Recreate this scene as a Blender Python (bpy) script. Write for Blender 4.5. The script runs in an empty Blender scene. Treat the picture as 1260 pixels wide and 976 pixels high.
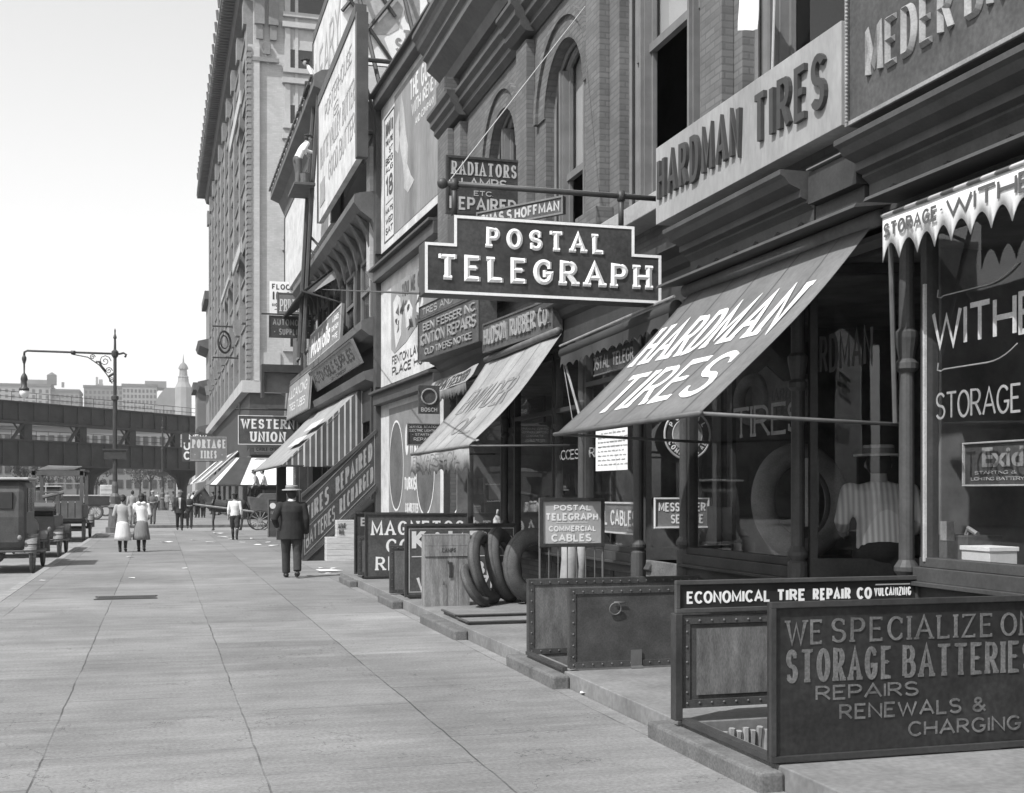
import bpy, bmesh, math, random
from mathutils import Vector as V, Matrix
random.seed(7)
R = math.radians
sc = bpy.context.scene
COL = sc.collection

# ------------------------------------------------------------------ camera
F_PX, UC, VC, HZ = 1500.0, 630.0, 488.0, 606.0
YAW = math.atan((630-196)/F_PX)
CAM_H = 1.65
cam = bpy.data.objects.new('camera', bpy.data.cameras.new('camera'))
COL.objects.link(cam)
cam.location = (0, 0, CAM_H)
cam.rotation_euler = (R(90), 0, -YAW)
cam.data.sensor_width = 36
cam.data.lens = 36*F_PX/1260
cam.data.shift_y = (HZ-VC)/1260
cam.data.clip_start = 0.1
cam.data.clip_end = 6000
sc.camera = cam
# ------------------------------------------------------------------ world + sun
SUN_EL, SUN_AZ = 52, 30          # azimuth: degrees from -X towards -Y
w = bpy.data.worlds.new('World'); sc.world = w; w.use_nodes = True
nt = w.node_tree; nt.nodes.clear()
sky = nt.nodes.new('ShaderNodeTexSky'); sky.sky_type = 'NISHITA'; sky.sun_disc = False
sky.sun_elevation = R(SUN_EL); sky.sun_rotation = R(270-SUN_AZ); sky.dust_density = .8; sky.air_density = 2.4
bw = nt.nodes.new('ShaderNodeRGBToBW'); bg = nt.nodes.new('ShaderNodeBackground'); ow = nt.nodes.new('ShaderNodeOutputWorld')
bg.inputs[1].default_value = 0.15
nt.links.new(sky.outputs[0], bw.inputs[0]); nt.links.new(bw.outputs[0], bg.inputs[0]); nt.links.new(bg.outputs[0], ow.inputs[0])
sl = bpy.data.lights.new('sun', 'SUN'); sl.energy = 3.8; sl.angle = R(0.53); sl.color = (1, 1, 1)
so = bpy.data.objects.new('sun', sl); COL.objects.link(so)
sdir = V((-math.cos(R(SUN_EL))*math.cos(R(SUN_AZ)), -math.cos(R(SUN_EL))*math.sin(R(SUN_AZ)), math.sin(R(SUN_EL))))
so.rotation_euler = sdir.to_track_quat('Z', 'Y').to_euler(); so.location = sdir*60
sc.view_settings.view_transform = 'Standard'; sc.view_settings.look = 'None'
sc.view_settings.exposure = 0.5; sc.view_settings.gamma = 1.0
sc.view_settings.use_curve_mapping = False
try:
    sc.cycles.max_bounces = 6; sc.cycles.transparent_max_bounces = 12; sc.cycles.volume_bounces = 0
except Exception: pass

# ------------------------------------------------------------------ photo pixel -> place helpers
SN, CS = math.sin(YAW), math.cos(YAW)
def ray(u, v=HZ):
    k = (u-UC)/F_PX
    return V((SN+CS*k, CS-SN*k, (HZ-v)/F_PX))
def onX(u, v, X):
    d = ray(u, v); t = X/d.x
    return V((X, d.y*t, CAM_H+d.z*t))
def onY(u, v, Y):
    d = ray(u, v); t = Y/d.y
    return V((d.x*t, Y, CAM_H+d.z*t))
def onZ(u, v, Z):
    d = ray(u, v); t = (Z-CAM_H)/d.z
    return V((d.x*t, d.y*t, Z))
def Yx(u, X): return onX(u, HZ, X).y
def Xy(u, Y): return onY(u, HZ, Y).x

# ------------------------------------------------------------------ materials (all neutral: the plate is black and white)
MATS = {}
def mat(name, g, rough=.75, var=.18, scale=3.0, bump=0.0, spec=.3, metal=0.0, fine=0.0, stretch=None):
    if name in MATS: return MATS[name]
    m = bpy.data.materials.new(name); m.use_nodes = True
    n = m.node_tree; b = n.nodes['Principled BSDF']
    b.inputs['Roughness'].default_value = rough; b.inputs['Specular IOR Level'].default_value = spec
    b.inputs['Metallic'].default_value = metal
    co = n.nodes.new('ShaderNodeNewGeometry')
    vec = co.outputs['Position']
    if stretch:
        mp = n.nodes.new('ShaderNodeMapping'); mp.inputs['Scale'].default_value = stretch
        n.links.new(vec, mp.inputs[0]); vec = mp.outputs[0]
    no = n.nodes.new('ShaderNodeTexNoise'); no.inputs['Scale'].default_value = scale; no.inputs['Detail'].default_value = 7
    no.inputs['Roughness'].default_value = .62
    n.links.new(vec, no.inputs['Vector'])
    mr = n.nodes.new('ShaderNodeMapRange'); mr.inputs[1].default_value = .3; mr.inputs[2].default_value = .7
    mr.inputs[3].default_value = g*(1-var); mr.inputs[4].default_value = g*(1+var)
    n.links.new(no.outputs['Fac'], mr.inputs[0])
    out = mr.outputs[0]
    if fine:
        n2 = n.nodes.new('ShaderNodeTexNoise'); n2.inputs['Scale'].default_value = scale*14; n2.inputs['Detail'].default_value = 4
        n.links.new(vec, n2.inputs['Vector'])
        m2 = n.nodes.new('ShaderNodeMapRange'); m2.inputs[1].default_value = .3; m2.inputs[2].default_value = .7
        m2.inputs[3].default_value = 1-fine; m2.inputs[4].default_value = 1+fine
        n.links.new(n2.outputs['Fac'], m2.inputs[0])
        mu = n.nodes.new('ShaderNodeMath'); mu.operation = 'MULTIPLY'
        n.links.new(out, mu.inputs[0]); n.links.new(m2.outputs[0], mu.inputs[1]); out = mu.outputs[0]
    n.links.new(out, b.inputs['Base Color'])
    if bump:
        bp = n.nodes.new('ShaderNodeBump'); bp.inputs['Strength'].default_value = bump; bp.inputs['Distance'].default_value = .02
        n.links.new(no.outputs['Fac'], bp.inputs['Height']); n.links.new(bp.outputs[0], b.inputs['Normal'])
    MATS[name] = m
    return m

def brick_mat(name, g, mortar, bw_=.22, bh=.075, ms=.012, var=.5, axis='wall', offset=.5, bump=.25, noise=.25, off=(0, 0)):
    if name in MATS: return MATS[name]
    m = bpy.data.materials.new(name); m.use_nodes = True
    n = m.node_tree; b = n.nodes['Principled BSDF']; b.inputs['Roughness'].default_value = .85; b.inputs['Specular IOR Level'].default_value = .2
    geo = n.nodes.new('ShaderNodeNewGeometry'); sp = n.nodes.new('ShaderNodeSeparateXYZ'); cb = n.nodes.new('ShaderNodeCombineXYZ')
    n.links.new(geo.outputs['Position'], sp.inputs[0])
    if axis == 'wall':
        ad = n.nodes.new('ShaderNodeMath'); ad.operation = 'ADD'
        n.links.new(sp.outputs[0], ad.inputs[0]); n.links.new(sp.outputs[1], ad.inputs[1])
        n.links.new(ad.outputs[0], cb.inputs[0]); n.links.new(sp.outputs[2], cb.inputs[1])
    else:
        a1 = n.nodes.new('ShaderNodeMath'); a1.operation = 'ADD'; a1.inputs[1].default_value = off[0]
        a2 = n.nodes.new('ShaderNodeMath'); a2.operation = 'ADD'; a2.inputs[1].default_value = off[1]
        n.links.new(sp.outputs[1], a1.inputs[0]); n.links.new(sp.outputs[0], a2.inputs[0])
        n.links.new(a1.outputs[0], cb.inputs[0]); n.links.new(a2.outputs[0], cb.inputs[1])
    if axis != 'wall':      # joints are not ruled straight
        wn = n.nodes.new('ShaderNodeTexNoise'); wn.inputs['Scale'].default_value = 1.7; wn.inputs['Detail'].default_value = 6; n.links.new(geo.outputs['Position'], wn.inputs['Vector'])
        vs = n.nodes.new('ShaderNodeVectorMath'); vs.operation = 'SCALE'; vs.inputs['Scale'].default_value = .038; n.links.new(wn.outputs['Color'], vs.inputs[0])
        va = n.nodes.new('ShaderNodeVectorMath'); va.operation = 'ADD'; n.links.new(cb.outputs[0], va.inputs[0]); n.links.new(vs.outputs[0], va.inputs[1]); cb = va
    br = n.nodes.new('ShaderNodeTexBrick'); br.offset = offset
    br.inputs['Scale'].default_value = 1; br.inputs['Brick Width'].default_value = bw_; br.inputs['Row Height'].default_value = bh
    br.inputs['Mortar Size'].default_value = ms; br.inputs['Mortar Smooth'].default_value = .3 if axis == 'wall' else .6; br.inputs['Bias'].default_value = 0
    c = lambda x: (x, x, x, 1)
    br.inputs['Color1'].default_value = c(g*(1-var/2)); br.inputs['Color2'].default_value = c(g*(1+var/2)); br.inputs['Mortar'].default_value = c(mortar)
    n.links.new(cb.outputs[0], br.inputs['Vector'])
    no = n.nodes.new('ShaderNodeTexNoise'); no.inputs['Scale'].default_value = .9; no.inputs['Detail'].default_value = 8; no.inputs['Roughness'].default_value = .65
    n.links.new(geo.outputs['Position'], no.inputs['Vector'])
    mr = n.nodes.new('ShaderNodeMapRange'); mr.inputs[1].default_value = .3; mr.inputs[2].default_value = .7
    mr.inputs[3].default_value = 1-noise; mr.inputs[4].default_value = 1+noise
    n.links.new(no.outputs['Fac'], mr.inputs[0])
    mx = n.nodes.new('ShaderNodeMix'); mx.data_type = 'RGBA'; mx.blend_type = 'MULTIPLY'; mx.inputs[0].default_value = 1
    n.links.new(br.outputs['Color'], mx.inputs[6]); n.links.new(mr.outputs[0], mx.inputs[7]); n.links.new(mx.outputs[2], b.inputs['Base Color'])
    if axis != 'wall':      # worn paving: joints that fade out, drag marks, grit, dull patches
        def nz(sc, det, lo, hi, a, b_, st=(1, 1, 1)):
            mp = n.nodes.new('ShaderNodeMapping'); mp.inputs['Scale'].default_value = st; n.links.new(geo.outputs['Position'], mp.inputs[0])
            q = n.nodes.new('ShaderNodeTexNoise'); q.inputs['Scale'].default_value = sc; q.inputs['Detail'].default_value = det; q.inputs['Roughness'].default_value = .7; n.links.new(mp.outputs[0], q.inputs['Vector'])
            r_ = n.nodes.new('ShaderNodeMapRange'); r_.inputs[1].default_value = lo; r_.inputs[2].default_value = hi; r_.inputs[3].default_value = a; r_.inputs[4].default_value = b_; n.links.new(q.outputs['Fac'], r_.inputs[0]); return r_.outputs[0]
        fade = nz(.8, 3, .42, .62, 0, 1)
        mf = n.nodes.new('ShaderNodeMix'); mf.data_type = 'RGBA'; mf.inputs[7].default_value = c(g)
        sub = n.nodes.new('ShaderNodeMath'); sub.operation = 'MULTIPLY'; sub.inputs[1].default_value = .85; n.links.new(fade, sub.inputs[0])
        n.links.new(sub.outputs[0], mf.inputs[0]); n.links.new(br.outputs['Color'], mf.inputs[6]); n.links.new(mf.outputs[2], mx.inputs[6])
        cur = mr.outputs[0]
        for o_ in (nz(1.6, 9, .35, .65, .85, 1.13, (.3, 3.4, 1)), nz(38, 3, .3, .7, .76, 1.24), nz(.35, 6, .35, .65, .8, 1.12), nz(5, 6, .62, .74, 1, .84), nz(70, 2, .68, .74, 1, 1.35)):
            mu = n.nodes.new('ShaderNodeMath'); mu.operation = 'MULTIPLY'; n.links.new(cur, mu.inputs[0]); n.links.new(o_, mu.inputs[1]); cur = mu.outputs[0]
        cn = n.nodes.new('ShaderNodeTexNoise'); cn.inputs['Scale'].default_value = .55; cn.inputs['Detail'].default_value = 9; cn.inputs['Roughness'].default_value = .55; n.links.new(geo.outputs['Position'], cn.inputs['Vector'])
        s1 = n.nodes.new('ShaderNodeMath'); s1.operation = 'SUBTRACT'; s1.inputs[1].default_value = .5; n.links.new(cn.outputs['Fac'], s1.inputs[0])
        s2 = n.nodes.new('ShaderNodeMath'); s2.operation = 'ABSOLUTE'; n.links.new(s1.outputs[0], s2.inputs[0])
        s3 = n.nodes.new('ShaderNodeMapRange'); s3.inputs[1].default_value = .0004; s3.inputs[2].default_value = .0016; s3.inputs[3].default_value = .45; s3.inputs[4].default_value = 1; n.links.new(s2.outputs[0], s3.inputs[0])
        msk = nz(.6, 3, .5, .6, 0, 1)
        s4 = n.nodes.new('ShaderNodeMath'); s4.operation = 'MAXIMUM'; n.links.new(s3.outputs[0], s4.inputs[0]); n.links.new(msk, s4.inputs[1])
        s5 = n.nodes.new('ShaderNodeMath'); s5.operation = 'MULTIPLY'; n.links.new(cur, s5.inputs[0]); n.links.new(s4.outputs[0], s5.inputs[1])
        n.links.new(s5.outputs[0], mx.inputs[7])
    bp = n.nodes.new('ShaderNodeBump'); bp.inputs['Strength'].default_value = bump; bp.inputs['Distance'].default_value = .01; bp.invert = True
    n.links.new(br.outputs['Fac'], bp.inputs['Height']); n.links.new(bp.outputs[0], b.inputs['Normal'])
    MATS[name] = m
    return m

def glass_mat(name, tint=.8, refl=1.0):
    if name in MATS: return MATS[name]
    m = bpy.data.materials.new(name); m.use_nodes = True
    n = m.node_tree; n.nodes.clear(); o = n.nodes.new('ShaderNodeOutputMaterial')
    tr = n.nodes.new('ShaderNodeBsdfTransparent'); tr.inputs[0].default_value = (tint, tint, tint, 1)
    gl = n.nodes.new('ShaderNodeBsdfGlossy'); gl.inputs['Roughness'].default_value = .015; gl.inputs[0].default_value = (refl, refl, refl, 1)
    lw = n.nodes.new('ShaderNodeLayerWeight'); lw.inputs[0].default_value = .5      # thin pane: same reflectance from both sides
    pw = n.nodes.new('ShaderNodeMath'); pw.operation = 'POWER'; pw.inputs[1].default_value = 4.5; n.links.new(lw.outputs['Facing'], pw.inputs[0])
    fr = n.nodes.new('ShaderNodeMath'); fr.operation = 'MULTIPLY_ADD'; fr.inputs[1].default_value = .85; fr.inputs[2].default_value = .075; n.links.new(pw.outputs[0], fr.inputs[0])
    no = n.nodes.new('ShaderNodeTexNoise'); no.inputs['Scale'].default_value = 1.3
    ge = n.nodes.new('ShaderNodeNewGeometry'); n.links.new(ge.outputs['Position'], no.inputs['Vector'])
    bp = n.nodes.new('ShaderNodeBump'); bp.inputs['Strength'].default_value = .04; bp.inputs['Distance'].default_value = .02
    n.links.new(no.outputs['Fac'], bp.inputs['Height']); n.links.new(bp.outputs[0], gl.inputs['Normal'])
    mx = n.nodes.new('ShaderNodeMixShader')
    n.links.new(fr.outputs[0], mx.inputs[0]); n.links.new(tr.outputs[0], mx.inputs[1]); n.links.new(gl.outputs[0], mx.inputs[2])
    n.links.new(mx.outputs[0], o.inputs[0]); MATS[name] = m
    return m

M = dict(
 white=mat('white paint', .78, .6, .08, 2.5, fine=.05), cream=mat('off white paper', .62, .8, .1, 3, fine=.05),
 white_old=mat('weathered white', .52, .8, .24, 2, fine=.08),
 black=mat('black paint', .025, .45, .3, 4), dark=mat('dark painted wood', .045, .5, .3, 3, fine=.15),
 dark2=mat('dark green paint', .065, .5, .25, 3, fine=.12), mid=mat('mid grey paint', .16, .6, .2, 3, fine=.1),
 signdark=mat('dark sign paint', .05, .5, .35, 2.2, fine=.25), signdark2=mat('faded sign paint', .08, .55, .32, 2.0, fine=.22),
 signgrey=mat('grey sign enamel', .2, .5, .2, 2.5, fine=.1), letgrey=mat('faded letter paint', .27, .7, .25, 5, fine=.15),
 letgrey2=mat('pale letter paint', .42, .7, .2, 5, fine=.12), letdark=mat('dark letter paint', .05, .5, .2, 5),
 hardsign=mat('pale sign board', .3, .7, .16, 1.6, fine=.1, stretch=(1, 1, .35)),
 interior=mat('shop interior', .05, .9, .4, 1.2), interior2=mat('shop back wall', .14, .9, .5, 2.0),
 iron=mat('cast iron', .05, .5, .25, 6, bump=.1, spec=.4), iron2=mat('grey iron', .11, .55, .25, 6, bump=.1, spec=.4),
 leaf=mat('iron hatch plate', .06, .6, .35, 5, bump=.15, spec=.35, fine=.2), leafin=mat('worn hatch inside', .135, .65, .4, 4, fine=.25, stretch=(3, 1, .8)),
 stone=mat('kerb stone', .27, .85, .25, 3, bump=.3, fine=.2), stone2=mat('pale stone', .34, .85, .2, 1.5, bump=.2, fine=.1),
 platform=mat('stoop flags', .19, .85, .25, 1.6, bump=.2, fine=.15), step=mat('step stone', .13, .9, .3, 4, bump=.4, fine=.25),
 canvas=mat('grey canvas', .145, .9, .22, 1.6, fine=.1, bump=.5), canvas_pale=mat('pale canvas', .27, .9, .25, 1.6, fine=.12, bump=.5), canvas_white=mat('white canvas', .7, .9, .12, 3, fine=.05),
 canvas_dark=mat('dark canvas', .05, .9, .2, 2.0), canvas_mid=mat('striped canvas ground', .1, .9, .2, 2.0),
 wood=mat('crate wood', .21, .85, .5, 3, fine=.3, stretch=(6, 6, .6)), wood2=mat('pale crate wood', .48, .85, .2, 3, fine=.15, stretch=(1, 1, 9)),
 rubber=mat('tyre rubber', .06, .8, .35, 5, fine=.2), rubber2=mat('worn grey rubber', .095, .85, .3, 5, fine=.2),
 skin=mat('skin', .3, .6, .1, 8), skin2=mat('shaded skin', .24, .6, .1, 8), hair=mat('dark hair', .03, .6, .3, 20), straw=mat('straw', .36, .8, .15, 30),
 suit=mat('dark suit cloth', .028, .9, .25, 6, fine=.15), suit2=mat('charcoal cloth', .045, .9, .25, 6, fine=.15), suit3=mat('grey cloth', .11, .9, .2, 6, fine=.1),
 shirt=mat('white shirt cloth', .72, .9, .1, 6), blouse=mat('cream blouse cloth', .36, .9, .12, 6), skirt=mat('grey skirt cloth', .2, .9, .2, 9, stretch=(4, 4, .3)),
 skirtw=mat('pale skirt cloth', .62, .9, .12, 9, stretch=(4, 4, .3)), leather=mat('black leather', .025, .4, .2, 8), stocking=mat('dark stocking', .04, .8, .2, 8),
 car=mat('car enamel', .035, .25, .2, 3, spec=.5), carside=mat('dusty car body', .08, .45, .3, 3, spec=.4, fine=.15), fender=mat('pale fender enamel', .2, .6, .25, 4, spec=.5, fine=.15), cartop=mat('canvas car top', .4, .8, .15, 4),
 spoke=mat('wheel spokes', .28, .6, .2, 6), horse=mat('bay horse coat', .05, .7, .25, 4), cartwood=mat('wagon paint', .1, .6, .25, 4),
 farA=mat('far masonry', .27, .9, .15, .12), farB=mat('far brick', .2, .9, .2, .12), farroof=mat('far slate', .12, .9, .2, .2), farwin=mat('far window glass', .06, .5, .3, .5),
 el=mat('elevated railway steel', .06, .7, .3, .6), treebark=mat('tree bark', .06, .9, .3, 4), leaves=mat('foliage', .07, .8, .45, 1.2), 
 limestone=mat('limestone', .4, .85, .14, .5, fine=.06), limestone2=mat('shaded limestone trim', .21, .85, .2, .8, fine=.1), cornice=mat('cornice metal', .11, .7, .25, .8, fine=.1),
 winframe=mat('painted window wood', .16, .6, .2, 3), blind=mat('roller blind', .62, .9, .08, 1.5), rope=mat('pale rope', .4, .9, .1, 20),
 poster=mat('faded poster', .22, .85, .3, 1.0, fine=.12, stretch=(1, 1, .25)), poster2=mat('dark poster ink', .1, .85, .35, 1.2, fine=.15), poster3=mat('pale poster ink', .38, .85, .3, 1.4, fine=.12),
 paper=mat('litter paper', .75, .9, .1, 8), asphalt=mat('road dust', .24, .9, .2, .6, bump=.1, fine=.12), grate=mat('drain iron', .06, .7, .3, 8),
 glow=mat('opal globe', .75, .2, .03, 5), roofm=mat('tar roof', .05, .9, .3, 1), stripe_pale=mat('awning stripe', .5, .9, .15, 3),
 shirtstripe=None)
M['brick'] = brick_mat('dark brick', .14, .115, .215, .072, .011, .26)
M['brickpale'] = brick_mat('pale brick', .43, .4, .3, .11, .014, .14, bump=.05, noise=.12)
M['brick2'] = brick_mat('plain brick', .13, .1, .215, .072, .012, .4)
M['flags'] = brick_mat('flagstones', .215, .085, 2.15, 1.29, .0085, .3, axis='ground', offset=.37, bump=.35, noise=.13, off=(0.55, 1.965))
M['glass'] = glass_mat('shop glass', .9, .85)
M['glass2'] = glass_mat('window glass', .75, .7)
# striped shirt
ms = bpy.data.materials.new('striped shirt cloth'); ms.use_nodes = True
_n = ms.node_tree; _b = _n.nodes['Principled BSDF']; _b.inputs['Roughness'].default_value = .9
_w = _n.nodes.new('ShaderNodeTexWave'); _w.inputs['Scale'].default_value = 9; _w.bands_direction = 'X'; _w.inputs['Distortion'].default_value = .6
_g = _n.nodes.new('ShaderNodeTexCoord'); _n.links.new(_g.outputs['Object'], _w.inputs['Vector'])
_m = _n.nodes.new('ShaderNodeMapRange'); _m.inputs[3].default_value = .36; _m.inputs[4].default_value = .62
_n.links.new(_w.outputs['Fac'], _m.inputs[0]); _n.links.new(_m.outputs[0], _b.inputs['Base Color'])
M['shirtstripe'] = ms
me_ = bpy.data.materials.new('striped edging'); me_.use_nodes = True
_n = me_.node_tree; _b = _n.nodes['Principled BSDF']; _b.inputs['Roughness'].default_value = .9
_w = _n.nodes.new('ShaderNodeTexWave'); _w.inputs['Scale'].default_value = 2.4; _w.bands_direction = 'DIAGONAL'
_g = _n.nodes.new('ShaderNodeNewGeometry'); _n.links.new(_g.outputs['Position'], _w.inputs['Vector'])
_m = _n.nodes.new('ShaderNodeMapRange'); _m.inputs[1].default_value = .45; _m.inputs[2].default_value = .55; _m.inputs[3].default_value = .12; _m.inputs[4].default_value = .55
_n.links.new(_w.outputs['Fac'], _m.inputs[0]); _n.links.new(_m.outputs[0], _b.inputs['Base Color'])
M['edging'] = me_

# ------------------------------------------------------------------ mesh building
class MB:
    def __init__(s): s.v = []; s.f = []
    def quad(s, *p):
        b = len(s.v); s.v += [V(q) for q in p]; s.f.append(tuple(range(b, b+len(p))))
    def ob(s, o, a, b, c):
        o, a, b, c = V(o), V(a), V(b), V(c); i = len(s.v)
        s.v += [o, o+a, o+a+b, o+b, o+c, o+a+c, o+a+b+c, o+b+c]
        s.f += [(i, i+3, i+2, i+1), (i+4, i+5, i+6, i+7), (i, i+1, i+5, i+4), (i+1, i+2, i+6, i+5), (i+2, i+3, i+7, i+6), (i+3, i, i+4, i+7)]
    def box(s, x0, x1, y0, y1, z0, z1): s.ob((x0, y0, z0), (x1-x0, 0, 0), (0, y1-y0, 0), (0, 0, z1-z0)); return s
    def prism(s, poly, vec):
        vec = V(vec); i = len(s.v); n = len(poly)
        s.v += [V(p) for p in poly]+[V(p)+vec for p in poly]
        s.f += [tuple(range(i, i+n)), tuple(range(i+2*n-1, i+n-1, -1))]
        for k in range(n): s.f.append((i+k, i+(k+1) % n, i+n+(k+1) % n, i+n+k))
        return s
    def tube(s, pts, r, n=8, round_=False):
        pts = [V(p) for p in pts]; m = len(pts)
        rr = r if isinstance(r, (list, tuple)) else [r]*m
        up = None; rings = []
        for k in range(m):
            d = (pts[min(k+1, m-1)]-pts[max(k-1, 0)])
            if d.length < 1e-9: d = V((0, 0, 1))
            d.normalize()
            if up is None: up = d.orthogonal().normalized()
            else:
                up = up-d*up.dot(d)
                up = up.normalized() if up.length > 1e-6 else d.orthogonal().normalized()
            sd = d.cross(up); i = len(s.v)
            for a in range(n):
                t = 2*math.pi*a/n; s.v.append(pts[k]+(up*math.cos(t)+sd*math.sin(t))*rr[k])
            rings.append(i)
        for k in range(m-1):
            for a in range(n):
                b = (a+1) % n; s.f.append((rings[k]+a, rings[k]+b, rings[k+1]+b, rings[k+1]+a))
        s.f.append(tuple(rings[0]+a for a in range(n-1, -1, -1))); s.f.append(tuple(rings[-1]+a for a in range(n)))
        if round_:
            s.ball(pts[0], rr[0]); s.ball(pts[-1], rr[-1])
        return s
    def loft(s, rings, n=16, caps=True):
        ids = []
        for (c, rx, ry) in rings:
            i = len(s.v); c = V(c); ids.append(i)
            for a in range(n):
                t = 2*math.pi*a/n; s.v.append(c+V((rx*math.cos(t), ry*math.sin(t), 0)))
        for k in range(len(ids)-1):
            for a in range(n):
                b = (a+1) % n; s.f.append((ids[k]+a, ids[k]+b, ids[k+1]+b, ids[k+1]+a))
        if caps:
            s.f.append(tuple(ids[0]+a for a in range(n-1, -1, -1))); s.f.append(tuple(ids[-1]+a for a in range(n)))
        return s
    def lathe(s, prof, c=(0, 0, 0), n=16):
        c = V(c); return s.loft([(c+V((0, 0, z)), max(r, 1e-4), max(r, 1e-4)) for r, z in prof], n)
    def ball(s, c, rx, ry=None, rz=None, n=12, m=8):
        ry = rx if ry is None else ry; rz = rx if rz is None else rz; c = V(c)
        return s.loft([(c+V((0, 0, -rz*math.cos(math.pi*k/m))), max(rx*math.sin(math.pi*k/m), 1e-4), max(ry*math.sin(math.pi*k/m), 1e-4)) for k in range(m+1)], n)
    def torus(s, c, ax, Rr, r, n=36, m=12, sq=1.0):
        c = V(c); ax = V(ax).normalized(); e = ax.orthogonal().normalized(); g = ax.cross(e); i = len(s.v)
        for a in range(n):
            t = 2*math.pi*a/n; d = e*math.cos(t)+g*math.sin(t)
            for b in range(m):
                q = 2*math.pi*b/m; s.v.append(c+d*(Rr+r*math.cos(q))+ax*(r*sq*math.sin(q)))
        for a in range(n):
            for b in range(m):
                a2, b2 = (a+1) % n, (b+1) % m; s.f.append((i+a*m+b, i+a2*m+b, i+a2*m+b2, i+a*m+b2))
        return s
    def disc(s, c, ax, r, th, n=28):
        c = V(c); ax = V(ax).normalized(); e = ax.orthogonal().normalized(); g = ax.cross(e)
        return s.prism([c+(e*math.cos(2*math.pi*a/n)+g*math.sin(2*math.pi*a/n))*r for a in range(n)], ax*th)
    def xf(s, mtx): s.v = [mtx @ p for p in s.v]; return s
    def mesh(s, name, off=None):
        me = bpy.data.meshes.new(name)
        me.from_pydata([(p-off) if off else p for p in s.v], [], s.f)
        bm = bmesh.new(); bm.from_mesh(me); bmesh.ops.recalc_face_normals(bm, faces=bm.faces); bm.to_mesh(me); bm.free()
        return me
    def build(s, name, m, parent=None, smooth=False, bevel=0, local=False, loc=None):
        off = None
        if parent is not None and not local: off = world_loc(parent)
        me = s.mesh(name, off if off is not None else (V(loc) if loc is not None else None))
        me.materials.append(m)
        o = bpy.data.objects.new(name, me); COL.objects.link(o)
        if parent is not None: o.parent = parent
        elif loc is not None: o.location = loc
        if smooth:
            me.polygons.foreach_set('use_smooth', [True]*len(me.polygons))
        if bevel:
            b = o.modifiers.new('bevel', 'BEVEL'); b.width = bevel; b.segments = 2; b.limit_method = 'ANGLE'; b.angle_limit = R(40)
        return o
def world_loc(o):
    p = V(o.location)
    while o.parent is not None: o = o.parent; p = p+V(o.location)
    return p
def tag(o, label=None, cat=None, group=None, kind=None):
    if label: o['label'] = label
    if cat: o['category'] = cat
    if group: o['group'] = group
    if kind: o['kind'] = kind
    return o
def thing(name, loc, label, cat, group=None, rz=0):
    o = bpy.data.objects.new(name, None); COL.objects.link(o); o.location = loc; o.rotation_euler = (0, 0, rz); o.empty_display_size = .2
    return tag(o, label, cat, group)
def kids(o): return [c for c in bpy.data.objects if c.parent == o]
def dup(o, parent=None, loc=None, rz=None, label=None, ks=None):
    c = o.copy(); COL.objects.link(c)
    if parent is not None: c.parent = parent
    if loc is not None: c.location = loc
    if rz is not None: c.rotation_euler = (0, 0, rz)
    if label: c['label'] = label
    for ch in list(o.children): dup(ch, c)
    return c
def explode(o):
    "one object per separate piece of a mesh"
    bm = bmesh.new(); bm.from_mesh(o.data); bm.verts.ensure_lookup_table(); seen = set(); isl = []
    for v in bm.verts:
        if v.index in seen: continue
        st = [v]; seen.add(v.index); cur = []
        while st:
            q = st.pop(); cur.append(q.index)
            for e in q.link_edges:
                t = e.other_vert(q)
                if t.index not in seen: seen.add(t.index); st.append(t)
        isl.append(set(cur))
    bm.free(); out = []
    for s_ in isl:
        ix = sorted(s_); mp = {a: i for i, a in enumerate(ix)}; me = bpy.data.meshes.new(o.name)
        me.from_pydata([o.data.vertices[i].co.copy() for i in ix], [], [tuple(mp[i] for i in p.vertices) for p in o.data.polygons if p.vertices[0] in s_])
        for m_ in o.data.materials: me.materials.append(m_)
        sm = o.data.polygons[0].use_smooth; me.polygons.foreach_set('use_smooth', [sm]*len(me.polygons))
        c = o.copy(); c.data = me; COL.objects.link(c); out.append(c)
    nm = o.name; bpy.data.objects.remove(o)
    return out
def remesh(mb, name, m, parent, voxel=.014, smooth=3, extra=None):
    me = mb.mesh('tmp'); o = bpy.data.objects.new('tmp', me); COL.objects.link(o)
    r = o.modifiers.new('r', 'REMESH'); r.mode = 'VOXEL'; r.voxel_size = voxel
    if smooth:
        s = o.modifiers.new('s', 'SMOOTH'); s.factor = .5; s.iterations = smooth
    dg = bpy.context.evaluated_depsgraph_get(); ev = o.evaluated_get(dg)
    nm = bpy.data.meshes.new_from_object(ev, depsgraph=dg); nm.name = name
    bpy.data.objects.remove(o); bpy.data.meshes.remove(me)
    if extra is not None and extra.v:
        bm = bmesh.new(); bm.from_mesh(nm); vs = [bm.verts.new(p) for p in extra.v]
        for f in extra.f:
            try: bm.faces.new([vs[i] for i in f])
            except Exception: pass
        bmesh.ops.recalc_face_normals(bm, faces=bm.faces); bm.to_mesh(nm); bm.free()
    nm.materials.clear(); nm.materials.append(m)
    nm.polygons.foreach_set('use_smooth', [True]*len(nm.polygons))
    ob = bpy.data.objects.new(name, nm); COL.objects.link(ob); ob.parent = parent
    return ob

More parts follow.
